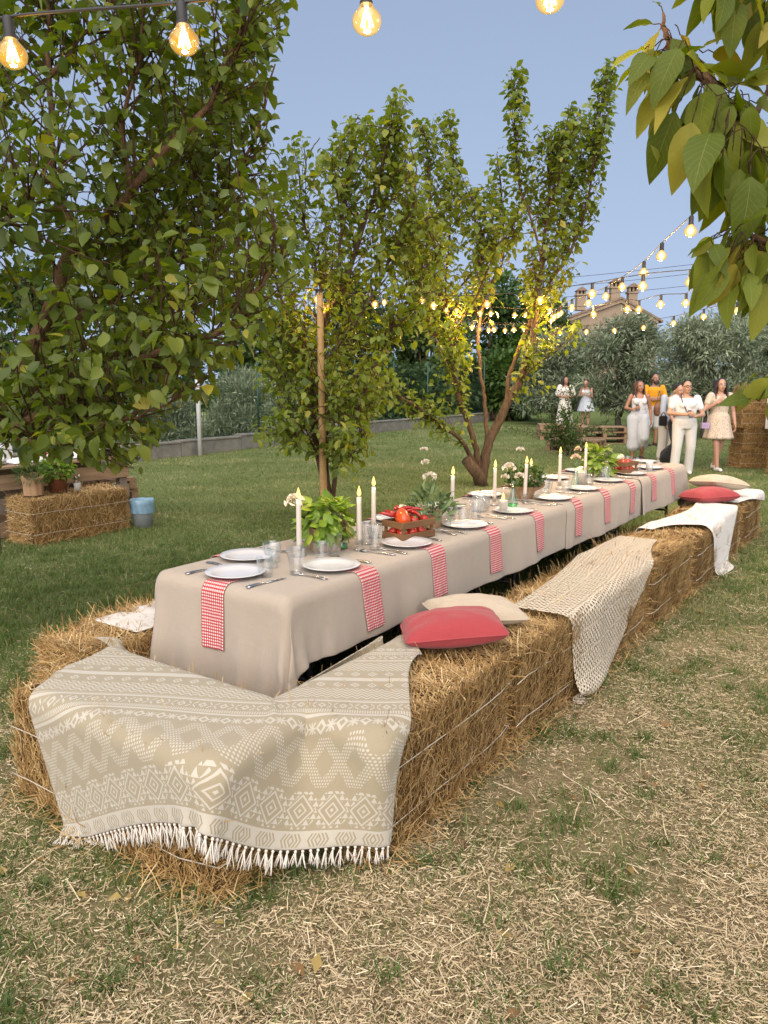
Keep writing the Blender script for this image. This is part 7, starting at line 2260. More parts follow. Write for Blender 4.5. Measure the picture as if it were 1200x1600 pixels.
# ------------------------------------------------------------------ pallets
def pallet_parts(t, z=0.0, L=1.2, W=0.8, mat='pallet_wood', nb=6):
    rng = np.random.default_rng(int(z * 1000) + 3)
    bw = W / nb * 0.78
    for k in range(nb):
        obj('plank', box(L, bw, 0.020, (0, 0, 0), .002), M[mat], t, (rng.normal(0, .004), (k + .5 - nb / 2) * (W - bw) / (nb - 1) * 1.0 * (nb - 1) / (nb - 1) if False else -W / 2 + bw / 2 + k * (W - bw) / (nb - 1), z + 0.134))
    for x in (-L / 2 + .05, 0, L / 2 - .05):
        obj('cross_board', box(.10, W, 0.020, (0, 0, 0), .002), M[mat], t, (x, 0, z + .113))
        for y in (-W / 2 + .05, 0, W / 2 - .05):
            obj('block', box(.10, .10, .080, (0, 0, 0), .002), M[mat], t, (x, y, z + .062))
    for y in (-W / 2 + .05, 0, W / 2 - .05):
        obj('runner', box(L, .10, 0.020, (0, 0, 0), .002), M[mat], t, (0, y, z + .011))
def pallet(label, loc, rz, n=1, group='wooden pallets', mat='pallet_wood'):
    for k in range(n):
        t = thing('wooden_pallet', label[k], 'pallet', (loc[0], loc[1], loc[2] + k * 0.1445), rz + R([0, 2, -2, 1, -1][k % 5]), group)
        pallet_parts(t, 0.0, mat=mat)
pa = ground_at(893, 706)
pallet(['pale pallet on the grass before the far woman in the leaf-print skirt', 'upper pallet of the pair before the leaf-print skirt'], (pa[0] + .15, pa[1] + .2, float(gz(pa[0], pa[1]))), R(-35), 2)
pb_ = ground_at(950, 693)
pallet(['lowest pallet of the stacked pallet bench left of the jumpsuit guest', 'second pallet of the pallet bench left of the jumpsuit guest', 'top pallet of the pallet bench left of the jumpsuit guest'], (pb_[0] - .1, pb_[1] + .3, float(gz(pb_[0], pb_[1]))), R(-4), 3)
pb2 = ground_at(905, 690)
pallet(['lowest pallet of the stack half hidden by the sapling', 'middle pallet of the stack half hidden by the sapling', 'top pallet of the stack half hidden by the sapling'], (pb2[0] - .35, pb2[1] + .7, float(gz(pb2[0], pb2[1]))), R(-4), 3)

# ------------------------------------------------------------------ serving table of pallets at the left
SD = np.array([0.584, 0.811, 0]); SN = np.array([-0.811, 0.584, 0]); SRZ = math.atan2(SD[1], SD[0])
sc_ = at_gz(SB_C + SN * 0.62 + SD * 0.10)
def serving():
    o0 = np.array(sc_)
    t = thing('pallet_counter', 'serving counter built of upright pallets with a plank top', 'table', tuple(o0), SRZ)
    Lc, Hc = 1.75, 0.74
    for y in (-0.30, 0.30):
        for k in range(3):
            obj('plank', box(Lc, 0.022, 0.16, (0, 0, 0), .002), M['pallet_wood' if k != 1 else 'pallet_grey'], t, (0.0, y, 0.10 + k * 0.245))
        for x in (-Lc / 2 + .06, 0.0, Lc / 2 - .06):
            obj('upright', box(0.10, 0.08, Hc - .02, (0, 0, 0), .002), M['pallet_grey'], t, (x, y * 0.82, Hc / 2 - .01))
    for k in range(5):
        obj('top_plank', box(Lc + .08, 0.135, 0.024, (0, 0, 0), .002), M['pallet_wood'], t, (0, -0.30 + k * 0.15, Hc + .008))
    zt = Hc + 0.0205
    Mx = Matrix.Translation(Vector(o0)) @ Matrix.Rotation(SRZ, 4, 'Z')
    W_ = lambda x, y, z: tuple(Mx @ Vector((x, y, z)))
    rng = np.random.default_rng(2)
    for k in range(5):
        v, f = lathe([(0.001, 0), (0.08, 0), (.125, .016), (.127, .019), (.08, .006), (.001, .005)], 28)
        tag(obj('plate', (v, f), M['porcelain'], None, W_(-0.62, -0.10, zt + k * .008), smooth=True), 'white plate in the stack on the serving counter', 'plate', 'plates stacked on the serving counter')
    def sheet(name, x, y, w, h, z, mat, lab, cat, seed, hump=0.02, rz=0.0, hang=0.0):
        nx, ny = 16, 12
        u, v = np.meshgrid(np.linspace(-.5, .5, nx), np.linspace(-.5, .5, ny))
        zz = z + hump * fbm(u * 4 + seed, v * 4, seed) * (1 - (2 * u) ** 4) * (1 - (2 * v) ** 4) + .004
        X = u * w; Y = v * h
        over = np.maximum(0, X + x - (Lc / 2 + .045)); zz = zz - over * hang; X = X - over * (0.85 if hang else 0)
        P = np.stack([X, Y, zz], -1); cs, sn = math.cos(rz), math.sin(rz)
        Q = np.stack([x + P[..., 0] * cs - P[..., 1] * sn, y + P[..., 0] * sn + P[..., 1] * cs, P[..., 2]], -1)
        Wp = np.array([[W_(*q) for q in row] for row in Q])
        tag(cloth_obj(name, Wp, mat, flat_uv(nx, ny, w, h), .004, 1), lab, cat)
    sheet('white_paper', -0.25, -0.05, .42, .35, zt, M['paper_white'], 'crumpled white paper on the serving counter', 'paper', 1, .10)
    sheet('white_paper', 0.28, 0.0, .50, .42, zt + .005, M['paper_white'], 'white wrapping paper heaped beside the black tray', 'paper', 2, .16)
    sheet('red_cloth', 0.05, 0.16, .30, .2, zt + .02, M['red_cloth'], 'folded dark red cloth at the back of the counter', 'cloth', 3, .10)
    sheet('red_cloth', 0.80, -0.02, .34, .22, zt + .02, M['red_cloth'], 'red cloth hanging over the end of the counter', 'cloth', 4, .03, 0, 1.5)
    tr = thing('black_tray', 'black tray with white napkins on the serving counter', 'tray', W_(0.62, -0.05, zt + .003), SRZ)
    obj('tray_base', box(.36, .34, .02, (0, 0, .012), .005), M['black_rubber'], tr)
    for sy in (-1, 1): obj('tray_rim', box(.36, .016, .05, (0, sy * .165, .045), .004), M['black_rubber'], tr)
    for sx_ in (-1, 1): obj('tray_rim', box(.016, .31, .05, (sx_ * .172, 0, .045), .004), M['black_rubber'], tr)
    sheet('napkin', 0.56, -0.05, .24, .2, zt + .075, M['white_cloth'], 'white napkins heaped in the black tray', 'napkin', 5, .06)
    sheet('napkin', 0.46, -0.24, .20, .12, zt + .03, M['pink_cloth'], 'rose-red napkin leaning before the black tray', 'napkin', 6, .09)
    tag(obj('paper_box', box(.14, .10, .20, (0, 0, .1), .004), M['paper_white'], None, W_(-0.38, 0.12, zt), (0, 0, SRZ + .3)), 'upright white carton at the back of the counter', 'carton')
    # low pallets to the right of the counter
    e = at_depth(128, 760, 9.75); ez = float(gz(e[0], e[1]))
    pallet(['bottom pallet of the low stack beside the serving counter', 'second pallet of the low stack beside the serving counter', 'top pallet of the low stack, with pink napkins on it'], (e[0], e[1], ez), SRZ + R(90), 3, 'pallets beside the serving counter')
    z = ez + 0.43 + .145 - .1445
    for k, (m_, lab) in enumerate((('white_cloth', 'folded white napkin at the bottom of the pile on the low pallets'), ('pink_cloth', 'folded pink napkin on the pile on the low pallets'), ('white_cloth', 'second white napkin in the pile on the low pallets'), ('pink_cloth', 'topmost pink napkin on the low pallets'))):
        tag(obj('napkin', box(.34 - .03 * k, .26, .018, (0, 0, .009), .006), M[m_], None, (e[0] + .02 * (k % 2), e[1] - .12, z + k * .019 + .004), (0, 0, SRZ + .2 * k), uv=np.zeros((24, 2))), lab, 'napkin', 'napkins on the low pallets')
    return W_
W_S = serving()
# pots on the bale
def bale_pots():
    top = 0.46 + 0.03
    rz = math.atan2(1.0, 0.72); o0 = np.array(at_gz(SB_C)); d = np.array([math.cos(rz), math.sin(rz), 0]); nrm = np.array([-d[1], d[0], 0])
    rng = np.random.default_rng(4)
    def w(a, b): return tuple(o0 + d * a + nrm * b + np.array([0, 0, top - .012]))
    t = thing('potted_herb', 'leafy herb in a dark brown woven pot on the bale by the counter', 'plant', w(-0.10, .05))
    obj('pot', merge([lathe([(0.001, 0), (.085, 0), (.10, .16), (.102, .17)], 24, False), lathe([(.102, .17), (.094, .168), (.09, .14), (.001, .14)], 24, False)]), M['bag_brown'], t, smooth=True)
    V, F, T = leaf_mass(420, (0, 0, .25), (.17, .17, .12), rng, .05, .032); stuff(link('foliage', mesh_leaves('foliage', V, F, T, M['basil_leaf_mass']), None, t))
    t = thing('potted_herb', 'fine grassy herb in a kraft paper bag at the bale end', 'plant', w(-0.38, .04))
    kraft_wrap(t, .09, .10, .19, 31, .02, 4)
    obj('soil', lathe([(0.001, 0.0), (.085, 0.0), (.09, .13), (.001, .132)], 20), M['soil'], t, smooth=True)
    V, F, T = leaf_mass(380, (0, 0, .22), (.16, .16, .10), rng, .08, .008, droop=-.5); stuff(link('foliage', mesh_leaves('foliage', V, F, T, M['herb_leaf']), None, t))
    t = thing('white_votive', 'small white pot with tiny white flowers on the bale', 'pot', w(0.08, -.03))
    obj('pot_body', merge([lathe([(0.001, 0), (.036, 0), (.040, .085)], 20, False), lathe([(.040, .085), (.037, .083), (.034, .01), (.001, .01)], 20, False)]), M['porcelain'], t, smooth=True)
    V, F, T = leaf_mass(60, (0, 0, .11), (.04, .04, .035), rng, .022, .012); link('foliage', mesh_leaves('foliage', V, F, T, M['herb_leaf']), None, t)
    obj('blossoms', merge([ball(.009, 6, 5, rng.normal(0, .022, 3) + (0, 0, .13)) for _ in range(9)]), M['petal'], t, smooth=True)
bale_pots()
def bin_():
    p = ground_at(219, 827); z = float(gz(p[0], p[1]))
    t = thing('waste_bin', 'pale grey tapered bin lined with a blue plastic bag', 'bin', (p[0], p[1] + .12, z))
    obj('bin_body', merge([lathe([(0.001, 0), (.105, 0), (.125, .30), (.128, .31)], 28, False), lathe([(.128, .31), (.122, .30), (.102, .01), (.001, .01)], 28, False)]), M['bin_plastic'], t, smooth=True)
    n = 48; a = np.linspace(0, 2 * PI, n, endpoint=False); rings = []
    for r, zz, amp in ((.131, .175, .006), (.131, .22, .004), (.134, .27, .003), (.136, .318, .003), (.130, .326, .004), (.118, .30, .004), (.108, .20, .006)):
        q = r + amp * np.sin(a * 11 + zz * 30) + amp * .7 * np.sin(a * 17); rings.append(np.stack([q * np.cos(a), q * np.sin(a), zz + amp * .5 * np.sin(a * 7 + 1) + amp * .4 * np.sin(a * 3)], -1))
    obj('bin_bag', loft(rings, cap=False), M['bin_bag'], t, smooth=True)
bin_()
tag(obj('garden_stake', tube([(0, 0, -.05), (.02, 0, 1.05)], .016, 8), M['pallet_grey'], None, tuple(np.array(at_gz(at_height(12, 866, 0) + np.array([-.10, .05, 0])))), smooth=True), 'grey wooden stake left of the bale with pots', 'stake')
# white board leaning in the short bale stack
wb = np.array([7.42, 14.34, float(gz(7.4, 14.3)) + 0.385 * 2 + .02])
t = thing('white_board', 'white framed board with a pale blue picture among the straw bales', 'board', tuple(wb), R(6))
obj('frame', box(.80, .03, .62, (0.05, 0, .31), .004), M['paper_white'], t)
obj('picture', box(.70, .004, .52, (0.05, -.0175, .31), .0), M['paper_blue'], t)
obj('picture_band', box(.70, .004, .10, (0.05, -.0205, .50), .0), M['car_white'], t)
# ------------------------------------------------------------------ people
def capsule(a, b, r0, r1, n=10, m=4, flat=1.0, axis=None):
    """tapered closed limb with rounded ends"""
    a = np.asarray(a, float); b = np.asarray(b, float); d = b - a; L = np.linalg.norm(d); d = d / max(L, 1e-6)
    pts = []; rad = []
    for k in range(4):
        t = k / 4 * PI / 2; pts.append(a - d * r0 * math.cos(t)); rad.append(max(r0 * math.sin(t), r0 * .12))
    for k in range(m + 1):
        f = k / m; pts.append(a + (b - a) * f); rad.append(r0 + (r1 - r0) * f)
    for k in range(1, 5):
        t = k / 4 * PI / 2; pts.append(b + d * r1 * math.sin(t)); rad.append(max(r1 * math.cos(t), r1 * .12))
    return tube(np.array(pts), np.array(rad), n, flat=flat)
def ering(c, rx, ry, n=20, rz=0.0, tilt=0.0, fold=0.0, nf=0, ph=0.0):
    a = np.linspace(0, 2 * PI, n, endpoint=False)
    k = 1 + fold * np.sin(a * nf + ph) if nf else 1
    x = rx * np.cos(a) * k; y = ry * np.sin(a) * k
    return np.stack([c[0] + x * math.cos(rz) - y * math.sin(rz), c[1] + x * math.sin(rz) + y * math.cos(rz), np.full(n, c[2]) + tilt * y], -1)
def remesh(name, shapes, mat, voxel, parent, smooth_it=4, ratio=None, uvs=False, solid=False):
    me = mk_mesh(name + '_raw', *merge(shapes))
    o = bpy.data.objects.new(name + '_raw', me); COL.objects.link(o)
    m = o.modifiers.new('r', 'REMESH'); m.mode = 'VOXEL'; m.voxel_size = voxel
    s = o.modifiers.new('s', 'SMOOTH'); s.factor = 0.5; s.iterations = smooth_it
    if ratio:
        d = o.modifiers.new('d', 'DECIMATE'); d.ratio = ratio
    dg = bpy.context.evaluated_depsgraph_get()
    new = bpy.data.meshes.new_from_object(o.evaluated_get(dg)); new.name = name
    bpy.data.objects.remove(o); bpy.data.meshes.remove(me)
    new.polygons.foreach_set('use_smooth', np.ones(len(new.polygons), bool))
    new.materials.clear(); new.materials.append(mat)
    if len(new.uv_layers) == 0:
        uvl = new.uv_layers.new(name='UVMap'); li = np.empty(len(new.loops), np.int32); new.loops.foreach_get('vertex_index', li)
        co = np.empty(len(new.vertices) * 3, np.float32); new.vertices.foreach_get('co', co); co = co.reshape(-1, 3)
        uvl.data.foreach_set('uv', np.ascontiguousarray(np.stack([co[:, 0] + co[:, 1] * .5, co[:, 2]], -1)[li].ravel()))
    r = bpy.data.objects.new(name, new); COL.objects.link(r); r.parent = parent
    return r

def hand(wrist, d, palm_n, s=1.0, curl=0.5):
    """palm and five fingers; d points to the fingertips, palm_n out of the palm"""
    d = np.array(d, float); d /= np.linalg.norm(d); nn = np.array(palm_n, float); nn -= d * np.dot(nn, d); nn /= np.linalg.norm(nn); sd = np.cross(d, nn)
    w = np.array(wrist, float); out = []
    for k in range(4):
        o = (k - 1.5) * 0.018 * s
        out.append(capsule(w + sd * o * .7 + d * .01 * s, w + sd * o + d * .085 * s, .013 * s, .0115 * s, 8, 3))
        base = w + sd * o + d * .085 * s; ln = [.062, .072, .066, .05][k] * s
        a1 = curl * .6; m1 = base + (d * math.cos(a1) + nn * math.sin(a1)) * ln * .5
        a2 = curl * 1.5; tip = m1 + (d * math.cos(a2) + nn * math.sin(a2)) * ln * .5
        out.append(capsule(base, m1, .0098 * s, .009 * s, 8, 2)); out.append(capsule(m1, tip, .009 * s, .0075 * s, 8, 2))
    b = w + d * .025 * s - sd * .026 * s; m1 = b + (d * .7 - sd * .65 + nn * .3) * .035 * s; tip = m1 + (d * .9 - sd * .1 + nn * .5 * curl) * .032 * s
    out.append(capsule(b, m1, .0125 * s, .0105 * s, 8, 2)); out.append(capsule(m1, tip, .0105 * s, .008 * s, 8, 2))
    return out

def head_shapes(c, yaw, tiltx, s=1.0):
    """skull, jaw, nose, ears, neck stub; c = centre of the head; faces -y at yaw 0"""
    q = []
    q.append(ball(1, 20, 14, (0, 0.008, 0.025), (0.074, 0.093, 0.090)))
    q.append(ball(1, 18, 12, (0, -0.022, -0.045), (0.060, 0.070, 0.070)))
    q.append(ball(1, 12, 8, (0, -0.055, -0.090), (0.030, 0.030, 0.024)))
    q.append(capsule((0, -0.088, 0.008), (0, -0.107, -0.030), 0.010, 0.0145, 8, 2))
    q.append(ball(1, 10, 6, (0.035, -0.066, -0.030), (0.024, 0.022, 0.024))); q.append(ball(1, 10, 6, (-0.035, -0.066, -0.030), (0.024, 0.022, 0.024)))
    q.append(capsule((-0.045, -0.083, 0.022), (0.045, -0.083, 0.022), 0.011, 0.011, 8, 2))
    for sg in (-1, 1): q.append(ball(1, 10, 8, (sg * 0.076, 0.012, -0.008), (0.012, 0.020, 0.032)))
    Rm = np.array((Matrix.Rotation(yaw, 3, 'Z') @ Matrix.Rotation(tiltx, 3, 'X')))
    return [((v * s) @ Rm.T + np.array(c), f) for v, f in q], Rm
def face(t, c, Rm, s, brow='hair_dark'):
    def at(p): return tuple(Rm @ (np.array(p) * s) + np.array(c))
    eul = Matrix(Rm.tolist()).to_euler()
    for sg in (-1, 1):
        e = obj('eye', ball(1, 10, 8, (0, 0, 0), (0.0145 * s, 0.008 * s, 0.0085 * s)), M['eye_white'], t, at((sg * 0.031, -0.088, 0.004)), eul, smooth=True)
        obj('iris', ball(1, 8, 6, (0, -0.0055 * s, 0), (0.0068 * s, 0.004 * s, 0.0072 * s)), M['eye_dark'], e, smooth=True)
        obj('eyebrow', tube([(-0.017 * s, 0.003 * s, 0), (0, -0.003 * s, 0.004 * s), (0.017 * s, 0.003 * s, 0)], 0.0036 * s, 5), M[brow], t, at((sg * 0.033, -0.0945, 0.027)), eul, smooth=True)
    obj('mouth', ball(1, 10, 6, (0, 0, 0), (0.024 * s, 0.008 * s, 0.0085 * s)), M['lips'], t, at((0, -0.0905, -0.062)), eul, smooth=True)

def person(label, loc, rz, H, skin, build, pose, clothes, hair, head_yaw=0.0, head_tilt=0.0, extras=None, lean=(0, 0)):
    """figure of height H, facing -y before turning by rz.  pose gives joints in units of H/1.70"""
    k = H / 1.70
    t = thing('person', label, 'person', loc, rz, 'guests standing in the garden')
    sh = build.get('shoulder', 0.175); hp = build.get('hip', 0.155); wt = build.get('waist', 0.125); fat = build.get('fat', 1.0)
    lx, ly = lean
    def up(z): return np.array([lx * max(0, z - .9), ly * max(0, z - .9), z])
    J = dict(neck=up(1.44), chest=up(1.28), waist=up(1.08), pelvis=up(0.94), head=up(1.585) + np.array([0, -0.012, 0]) + np.array(build.get('head_off', (0, 0, 0))))
    for sg, nm in ((-1, 'r'), (1, 'l')):
        J['sh_' + nm] = up(1.385) + np.array([sg * sh, 0.0, 0])
        J['hip_' + nm] = up(0.90) + np.array([sg * hp * .58, 0, 0])
        J['kn_' + nm] = np.array([sg * 0.095, -0.01, 0.49]); J['an_' + nm] = np.array([sg * 0.10, 0.02, 0.085])
        J['el_' + nm] = J['sh_' + nm] + np.array([sg * 0.05, 0.02, -0.29]); J['wr_' + nm] = J['el_' + nm] + np.array([sg * 0.02, -0.05, -0.24])
        J['hd_' + nm] = np.array([0, -0.15, -1.0]); J['hn_' + nm] = np.array([-sg, 0, 0])
    J.update({a: np.array(b, float) for a, b in pose.items()})
    J = {a: (b * k if not a.startswith(('hd_', 'hn_')) else b) for a, b in J.items()}
    if build.get('bust'): J['bust'] = np.array([1.0, 0, 0])
    hs = k * build.get('head', 1.0)
    hsh, Rm = head_shapes(J['head'], head_yaw, head_tilt, hs)
    B = list(hsh)
    B.append(capsule(J['neck'] - np.array([0, -0.005, .02]) * k, J['head'] + np.array([0, .012, -.05]) * k, .055 * k, .050 * k, 12, 3))
    def torso(g=0.0, top=1.42):
        rows = [(J['pelvis'] - np.array([0, 0, .10 * k]), hp * .92, .105), (J['pelvis'], hp, .118), (J['waist'], wt, .095), (J['chest'] - np.array([0, 0, .06 * k]), wt * 1.12, .108), (J['chest'] + np.array([0, 0, .04 * k]), sh * .86, .112), (J['neck'] - np.array([0, 0, .06 * k]), sh * .78, .085), (J['neck'] - np.array([0, 0, .015 * k]), .075, .062)]
        return loft([ering(c_, (rx * k * fat + g), (ry * k * fat + g), 22) for c_, rx, ry in rows])
    B.append(torso())
    if build.get('bust'):
        for sg in (-1, 1): B.append(ball(1, 12, 8, J['chest'] + np.array([sg * .072, -.085, -.01]) * k, np.array((.062, .055, .060)) * k))
    arm_r = build.get('arm', 1.0) * k
    for nm in 'rl':
        B.append(capsule(J['sh_' + nm], J['el_' + nm], .048 * arm_r, .038 * arm_r, 12)); B.append(capsule(J['el_' + nm], J['wr_' + nm], .038 * arm_r, .025 * arm_r, 12))
        B += hand(J['wr_' + nm], J['hd_' + nm], J['hn_' + nm], k, build.get('curl', .6))
        lr = build.get('leg', 1.0) * k
        B.append(capsule(J['hip_' + nm], J['kn_' + nm], .085 * lr, .055 * lr, 14)); B.append(capsule(J['kn_' + nm], J['an_' + nm], .055 * lr, .034 * lr, 12))
        cal = J['kn_' + nm] * .62 + J['an_' + nm] * .38 + np.array([0, .018, 0]) * k
        B.append(ball(1, 12, 8, cal, np.array((.046, .048, .095)) * lr))
        fd = J.get('ft_' + nm, np.array([0, -1, 0]) * k) / k
        B.append(capsule(J['an_' + nm] + np.array([0, .03, -.045]) * k, J['an_' + nm] + fd * .13 * k + np.array([0, 0, -.058]) * k, .034 * k, .026 * k, 10, 3))
    body = remesh('body', B, M[skin], 0.0085, t, 3, 0.45)
    face(t, J['head'], Rm, hs, hair.get('mat', 'hair_dark'))
    # hair
    hm = M[hair['mat']]; HS = []
    cap = ball(1, 20, 14, (0, 0.036, 0.046), (0.084, 0.088, 0.086))
    v, f = cap; keep = [q for q in f if not all(v[i][1] < -0.045 and v[i][2] < 0.075 for i in q)]
    HS.append((v, f))
    HS = [xf_((v, f), J['head'], Rm, hs) for v, f in HS]
    if hair['kind'] == 'long':
        for sg in (-1, 1):
            for j in range(5):
                a = [(sg * (.055 + .008 * j), -.020 + .026 * j, .075), (sg * (.092 + .004 * j), -.012 + .026 * j, -.02), (sg * (.105 - .004 * j), -.028 + .028 * j, -.14), (sg * (.098 - .006 * j), -.050 * hair.get('front', 1) + .034 * j, -.14 - hair['len'] * .5), (sg * .085, -.05 * hair.get('front', 1) + .034 * j, -.14 - hair['len'])]
                P = smooth_path(np.array(a), 4); P += np.stack([.006 * np.sin(np.arange(len(P)) * .9 + j), .006 * np.cos(np.arange(len(P)) * .8 + j), np.zeros(len(P))], -1)
                HS.append(xf_(tube(P, np.linspace(.026, .012, len(P)), 8), J['head'], Rm, hs))
        HS.append(xf_(ball(1, 14, 10, (0, .05, -.09), (.085, .055, .15)), J['head'], Rm, hs))
    elif hair['kind'] == 'bun':
        HS.append(xf_(ball(1, 12, 8, (0, .10, .04), (.045, .04, .042)), J['head'], Rm, hs))
    # open the face: cut away hair in front
    remesh('hair', HS, hm, 0.011, t, 3, 0.6) if hair['kind'] != 'none' else None
    if hair.get('beard'):
        bs = [xf_(ball(1, 14, 10, (0, -.040, -.078), (.060, .055, .050)), J['head'], Rm, hs), xf_(ball(1, 10, 8, (0, -.07, -.105), (.036, .034, .036)), J['head'], Rm, hs)]
        for sg in (-1, 1): bs.append(xf_(capsule((sg * .066, -.015, -.005), (sg * .050, -.050, -.07), .013, .018, 8, 2), J['head'], Rm, hs))
        remesh('beard', bs, hm, 0.010, t, 2, 0.6)
        obj('moustache', xf_(capsule((-.024, -.094, -.046), (.024, -.094, -.046), .0085, .0085, 8, 2), J['head'], Rm, hs), hm, t, smooth=True)
    # clothes
    for cl in clothes: cl(t, J, k, torso, arm_r)
    for fn in extras or []: fn(t, J, k, Rm, hs)
    return t
def xf_(shape, c, Rm, s): return (np.asarray(shape[0]) * s) @ Rm.T + np.array(c), shape[1]

def c_top(mat, sleeve=0.5, g=0.012, hem=0.90, name='top', loose=1.0, neck=True):
    """shirt or blouse: torso shell and sleeves covering that share of the upper arm (over 1 reaches the forearm)"""
    def f(t, J, k, torso, arm_r):
        up = J['neck'] / max(J['neck'][2], 1e-6)
        S = [torso(g * k)]
        v, fa = S[0]; lowcut = hem * k
        rows = []
        v = v.copy(); v[:, 2] = np.maximum(v[:, 2], lowcut) if hem > .84 else v[:, 2]
        mask = v[:, 2] > J['neck'][2] - .045 * k
        v[mask, 2] = J['neck'][2] - .045 * k
        S = [(v, fa)]
        if J.get('bust') is not None:
            for sg in (-1, 1): S.append(ball(1, 12, 8, J['chest'] + np.array([sg * .072, -.085, -.01]) * k, np.array((.062, .055, .060)) * k + g * k))
            S.append(ball(1, 12, 8, J['chest'] + np.array([0, -.075, -.015]) * k, np.array((.12, .055, .055)) * k))
        for nm in 'rl':
            a, e, w = J['sh_' + nm], J['el_' + nm], J['wr_' + nm]
            S.append(ball(1, 12, 8, a, np.array((.060, .062, .058)) * arm_r * loose))
            if sleeve <= 1: S.append(capsule(a, a + (e - a) * sleeve, .060 * arm_r * loose, .056 * arm_r * loose, 12))
            else:
                S.append(capsule(a, e, .060 * arm_r * loose, .052 * arm_r * loose, 12)); S.append(capsule(e, e + (w - e) * (sleeve - 1), .052 * arm_r * loose, .046 * arm_r * loose, 12))
        remesh(name, S, M[mat], 0.010, t, 3, 0.5)
    return f
def c_vest(mat, g=0.010, name='bodice', vneck=True):
    def f(t, J, k, torso, arm_r):
        v, fa = torso(g * k); v = v.copy(); zt = J['chest'][2] + .055 * k
        v[:, 2] = np.clip(v[:, 2], J['waist'][2] - .06 * k, zt)
        S = [(v, fa)]
        for sg in (-1, 1):
            S.append(ball(1, 12, 8, J['chest'] + np.array([sg * .072, -.088, -.01]) * k, np.array((.072, .060, .072)) * k))
            S.append(capsule(J['chest'] + np.array([sg * .085, -.105, .03]) * k, J['neck'] + np.array([sg * .105, -.03, -.035]) * k, .026 * k, .017 * k, 8))
            S.append(capsule(J['neck'] + np.array([sg * .105, -.03, -.035]) * k, J['chest'] + np.array([sg * .10, .10, .05]) * k, .017 * k, .022 * k, 8))
        remesh(name, S, M[mat], 0.010, t, 2, 0.5)
    return f
def c_trousers(mat, flare=1.0, g=0.016, hem=0.07, name='trousers', thigh=1.0):
    def f(t, J, k, torso, arm_r):
        v, fa = torso(g * k); v = v.copy(); v[:, 2] = np.minimum(v[:, 2], J['waist'][2] - .01 * k)
        S = [(v, fa)]
        for nm in 'rl':
            h, n_, a = J['hip_' + nm], J['kn_' + nm], J['an_' + nm]
            e = a + np.array([0, 0, hem * k]) if hem > 0 else a - np.array([0, 0, .045 * k])
            S.append(capsule(h, n_, .105 * k * thigh, .078 * k * thigh, 16)); S.append(capsule(n_, e, .076 * k * thigh, .070 * k * flare, 14))
        remesh(name, S, M[mat], 0.011, t, 3, 0.5)
    return f
def c_skirt(mat, z_hem, r_hem, folds=9, amp=0.07, z_top=1.10, name='skirt', stride=0.0, seed=0):
    def f(t, J, k, torso, arm_r):
        rng = np.random.default_rng(seed); rows = []; n = 60; m = 14
        w = J['waist']; p = J['pelvis']
        kc = (J['kn_r'] + J['kn_l']) / 2; ac = (J['an_r'] + J['an_l']) / 2
        ph = rng.uniform(0, 6)
        for i in range(m):
            q = i / (m - 1); z = (z_top + (z_hem - z_top) * q) * k
            c0 = w * (1 - min(1, q * 2)) + p * min(1, q * 2) if q < .5 else p * (1 - (q - .5) * 2) + (kc * .6 + ac * .4) * ((q - .5) * 2)
            hipf = sstep(0, .22, q)
            rx = (.135 + .045 * hipf + (r_hem - .18) * q ** 1.3) * k; ry = (.105 + .035 * hipf + (r_hem * .82 - .14) * q ** 1.3) * k
            rows.append(ering((c0[0], c0[1], z), rx, ry, n, fold=amp * q, nf=folds, ph=ph + q * .7))
        inner = [np.stack([(r[:, 0] - r[:, 0].mean()) * .97 + r[:, 0].mean(), (r[:, 1] - r[:, 1].mean()) * .97 + r[:, 1].mean(), r[:, 2] + .004], -1) for r in rows[::-1]]
        v, fa = loft(rows + inner, cap=False)
        o = obj(name, (v, fa), M[mat], t, smooth=True, uv=np.stack([v[:, 0] + .5 * v[:, 1], v[:, 2]], -1))
    return f
def c_shoes(mat, name='shoe', low=False):
    def f(t, J, k, torso, arm_r):
        for nm in 'rl':
            fd = J.get('ft_' + nm, np.array([0, -1, 0]) * k) / k; fd = fd / np.linalg.norm(fd)
            a = J['an_' + nm] + np.array([0, 0, -.050]) * k
            S = [capsule(a - fd * .045 * k, a + fd * .155 * k, .043 * k, .035 * k, 12, 4)]
            if not low: S.append(capsule(a - fd * .03 * k, a - fd * .03 * k + np.array([0, 0, .045]) * k, .044 * k, .042 * k, 12, 2))
            remesh(name, S, M[mat], 0.010, t, 2, 0.6)
    return f
def e_phone(nm='r', mat='phone_black'):
    def f(t, J, k, Rm, hs):
        d = J['hd_' + nm] / np.linalg.norm(J['hd_' + nm]); p = J['wr_' + nm] + d * .10 * k + J['hn_' + nm] * .022 * k
        obj('phone', box(.072, .009, .145, (0, 0, 0), .003), M[mat], t, tuple(p), (R(-25), 0, R(8)))
    return f
def e_glasses(t, J, k, Rm, hs):
    S = []
    for sg in (-1, 1):
        a = np.linspace(0, 2 * PI, 17); S.append(tube(np.stack([sg * .033 + .025 * np.cos(a), np.full(17, -.1065), .004 + .019 * np.sin(a)], -1), .0034, 6))
        S.append(tube([(sg * .058, -.104, .010), (sg * .078, -.04, .010), (sg * .080, .012, .004)], .0028, 5))
    S.append(tube([(-.009, -.108, .008), (.009, -.108, .008)], .003, 5))
    obj('glasses', xf_(merge(S), J['head'], Rm, hs), M['black_rubber'], t, smooth=True)
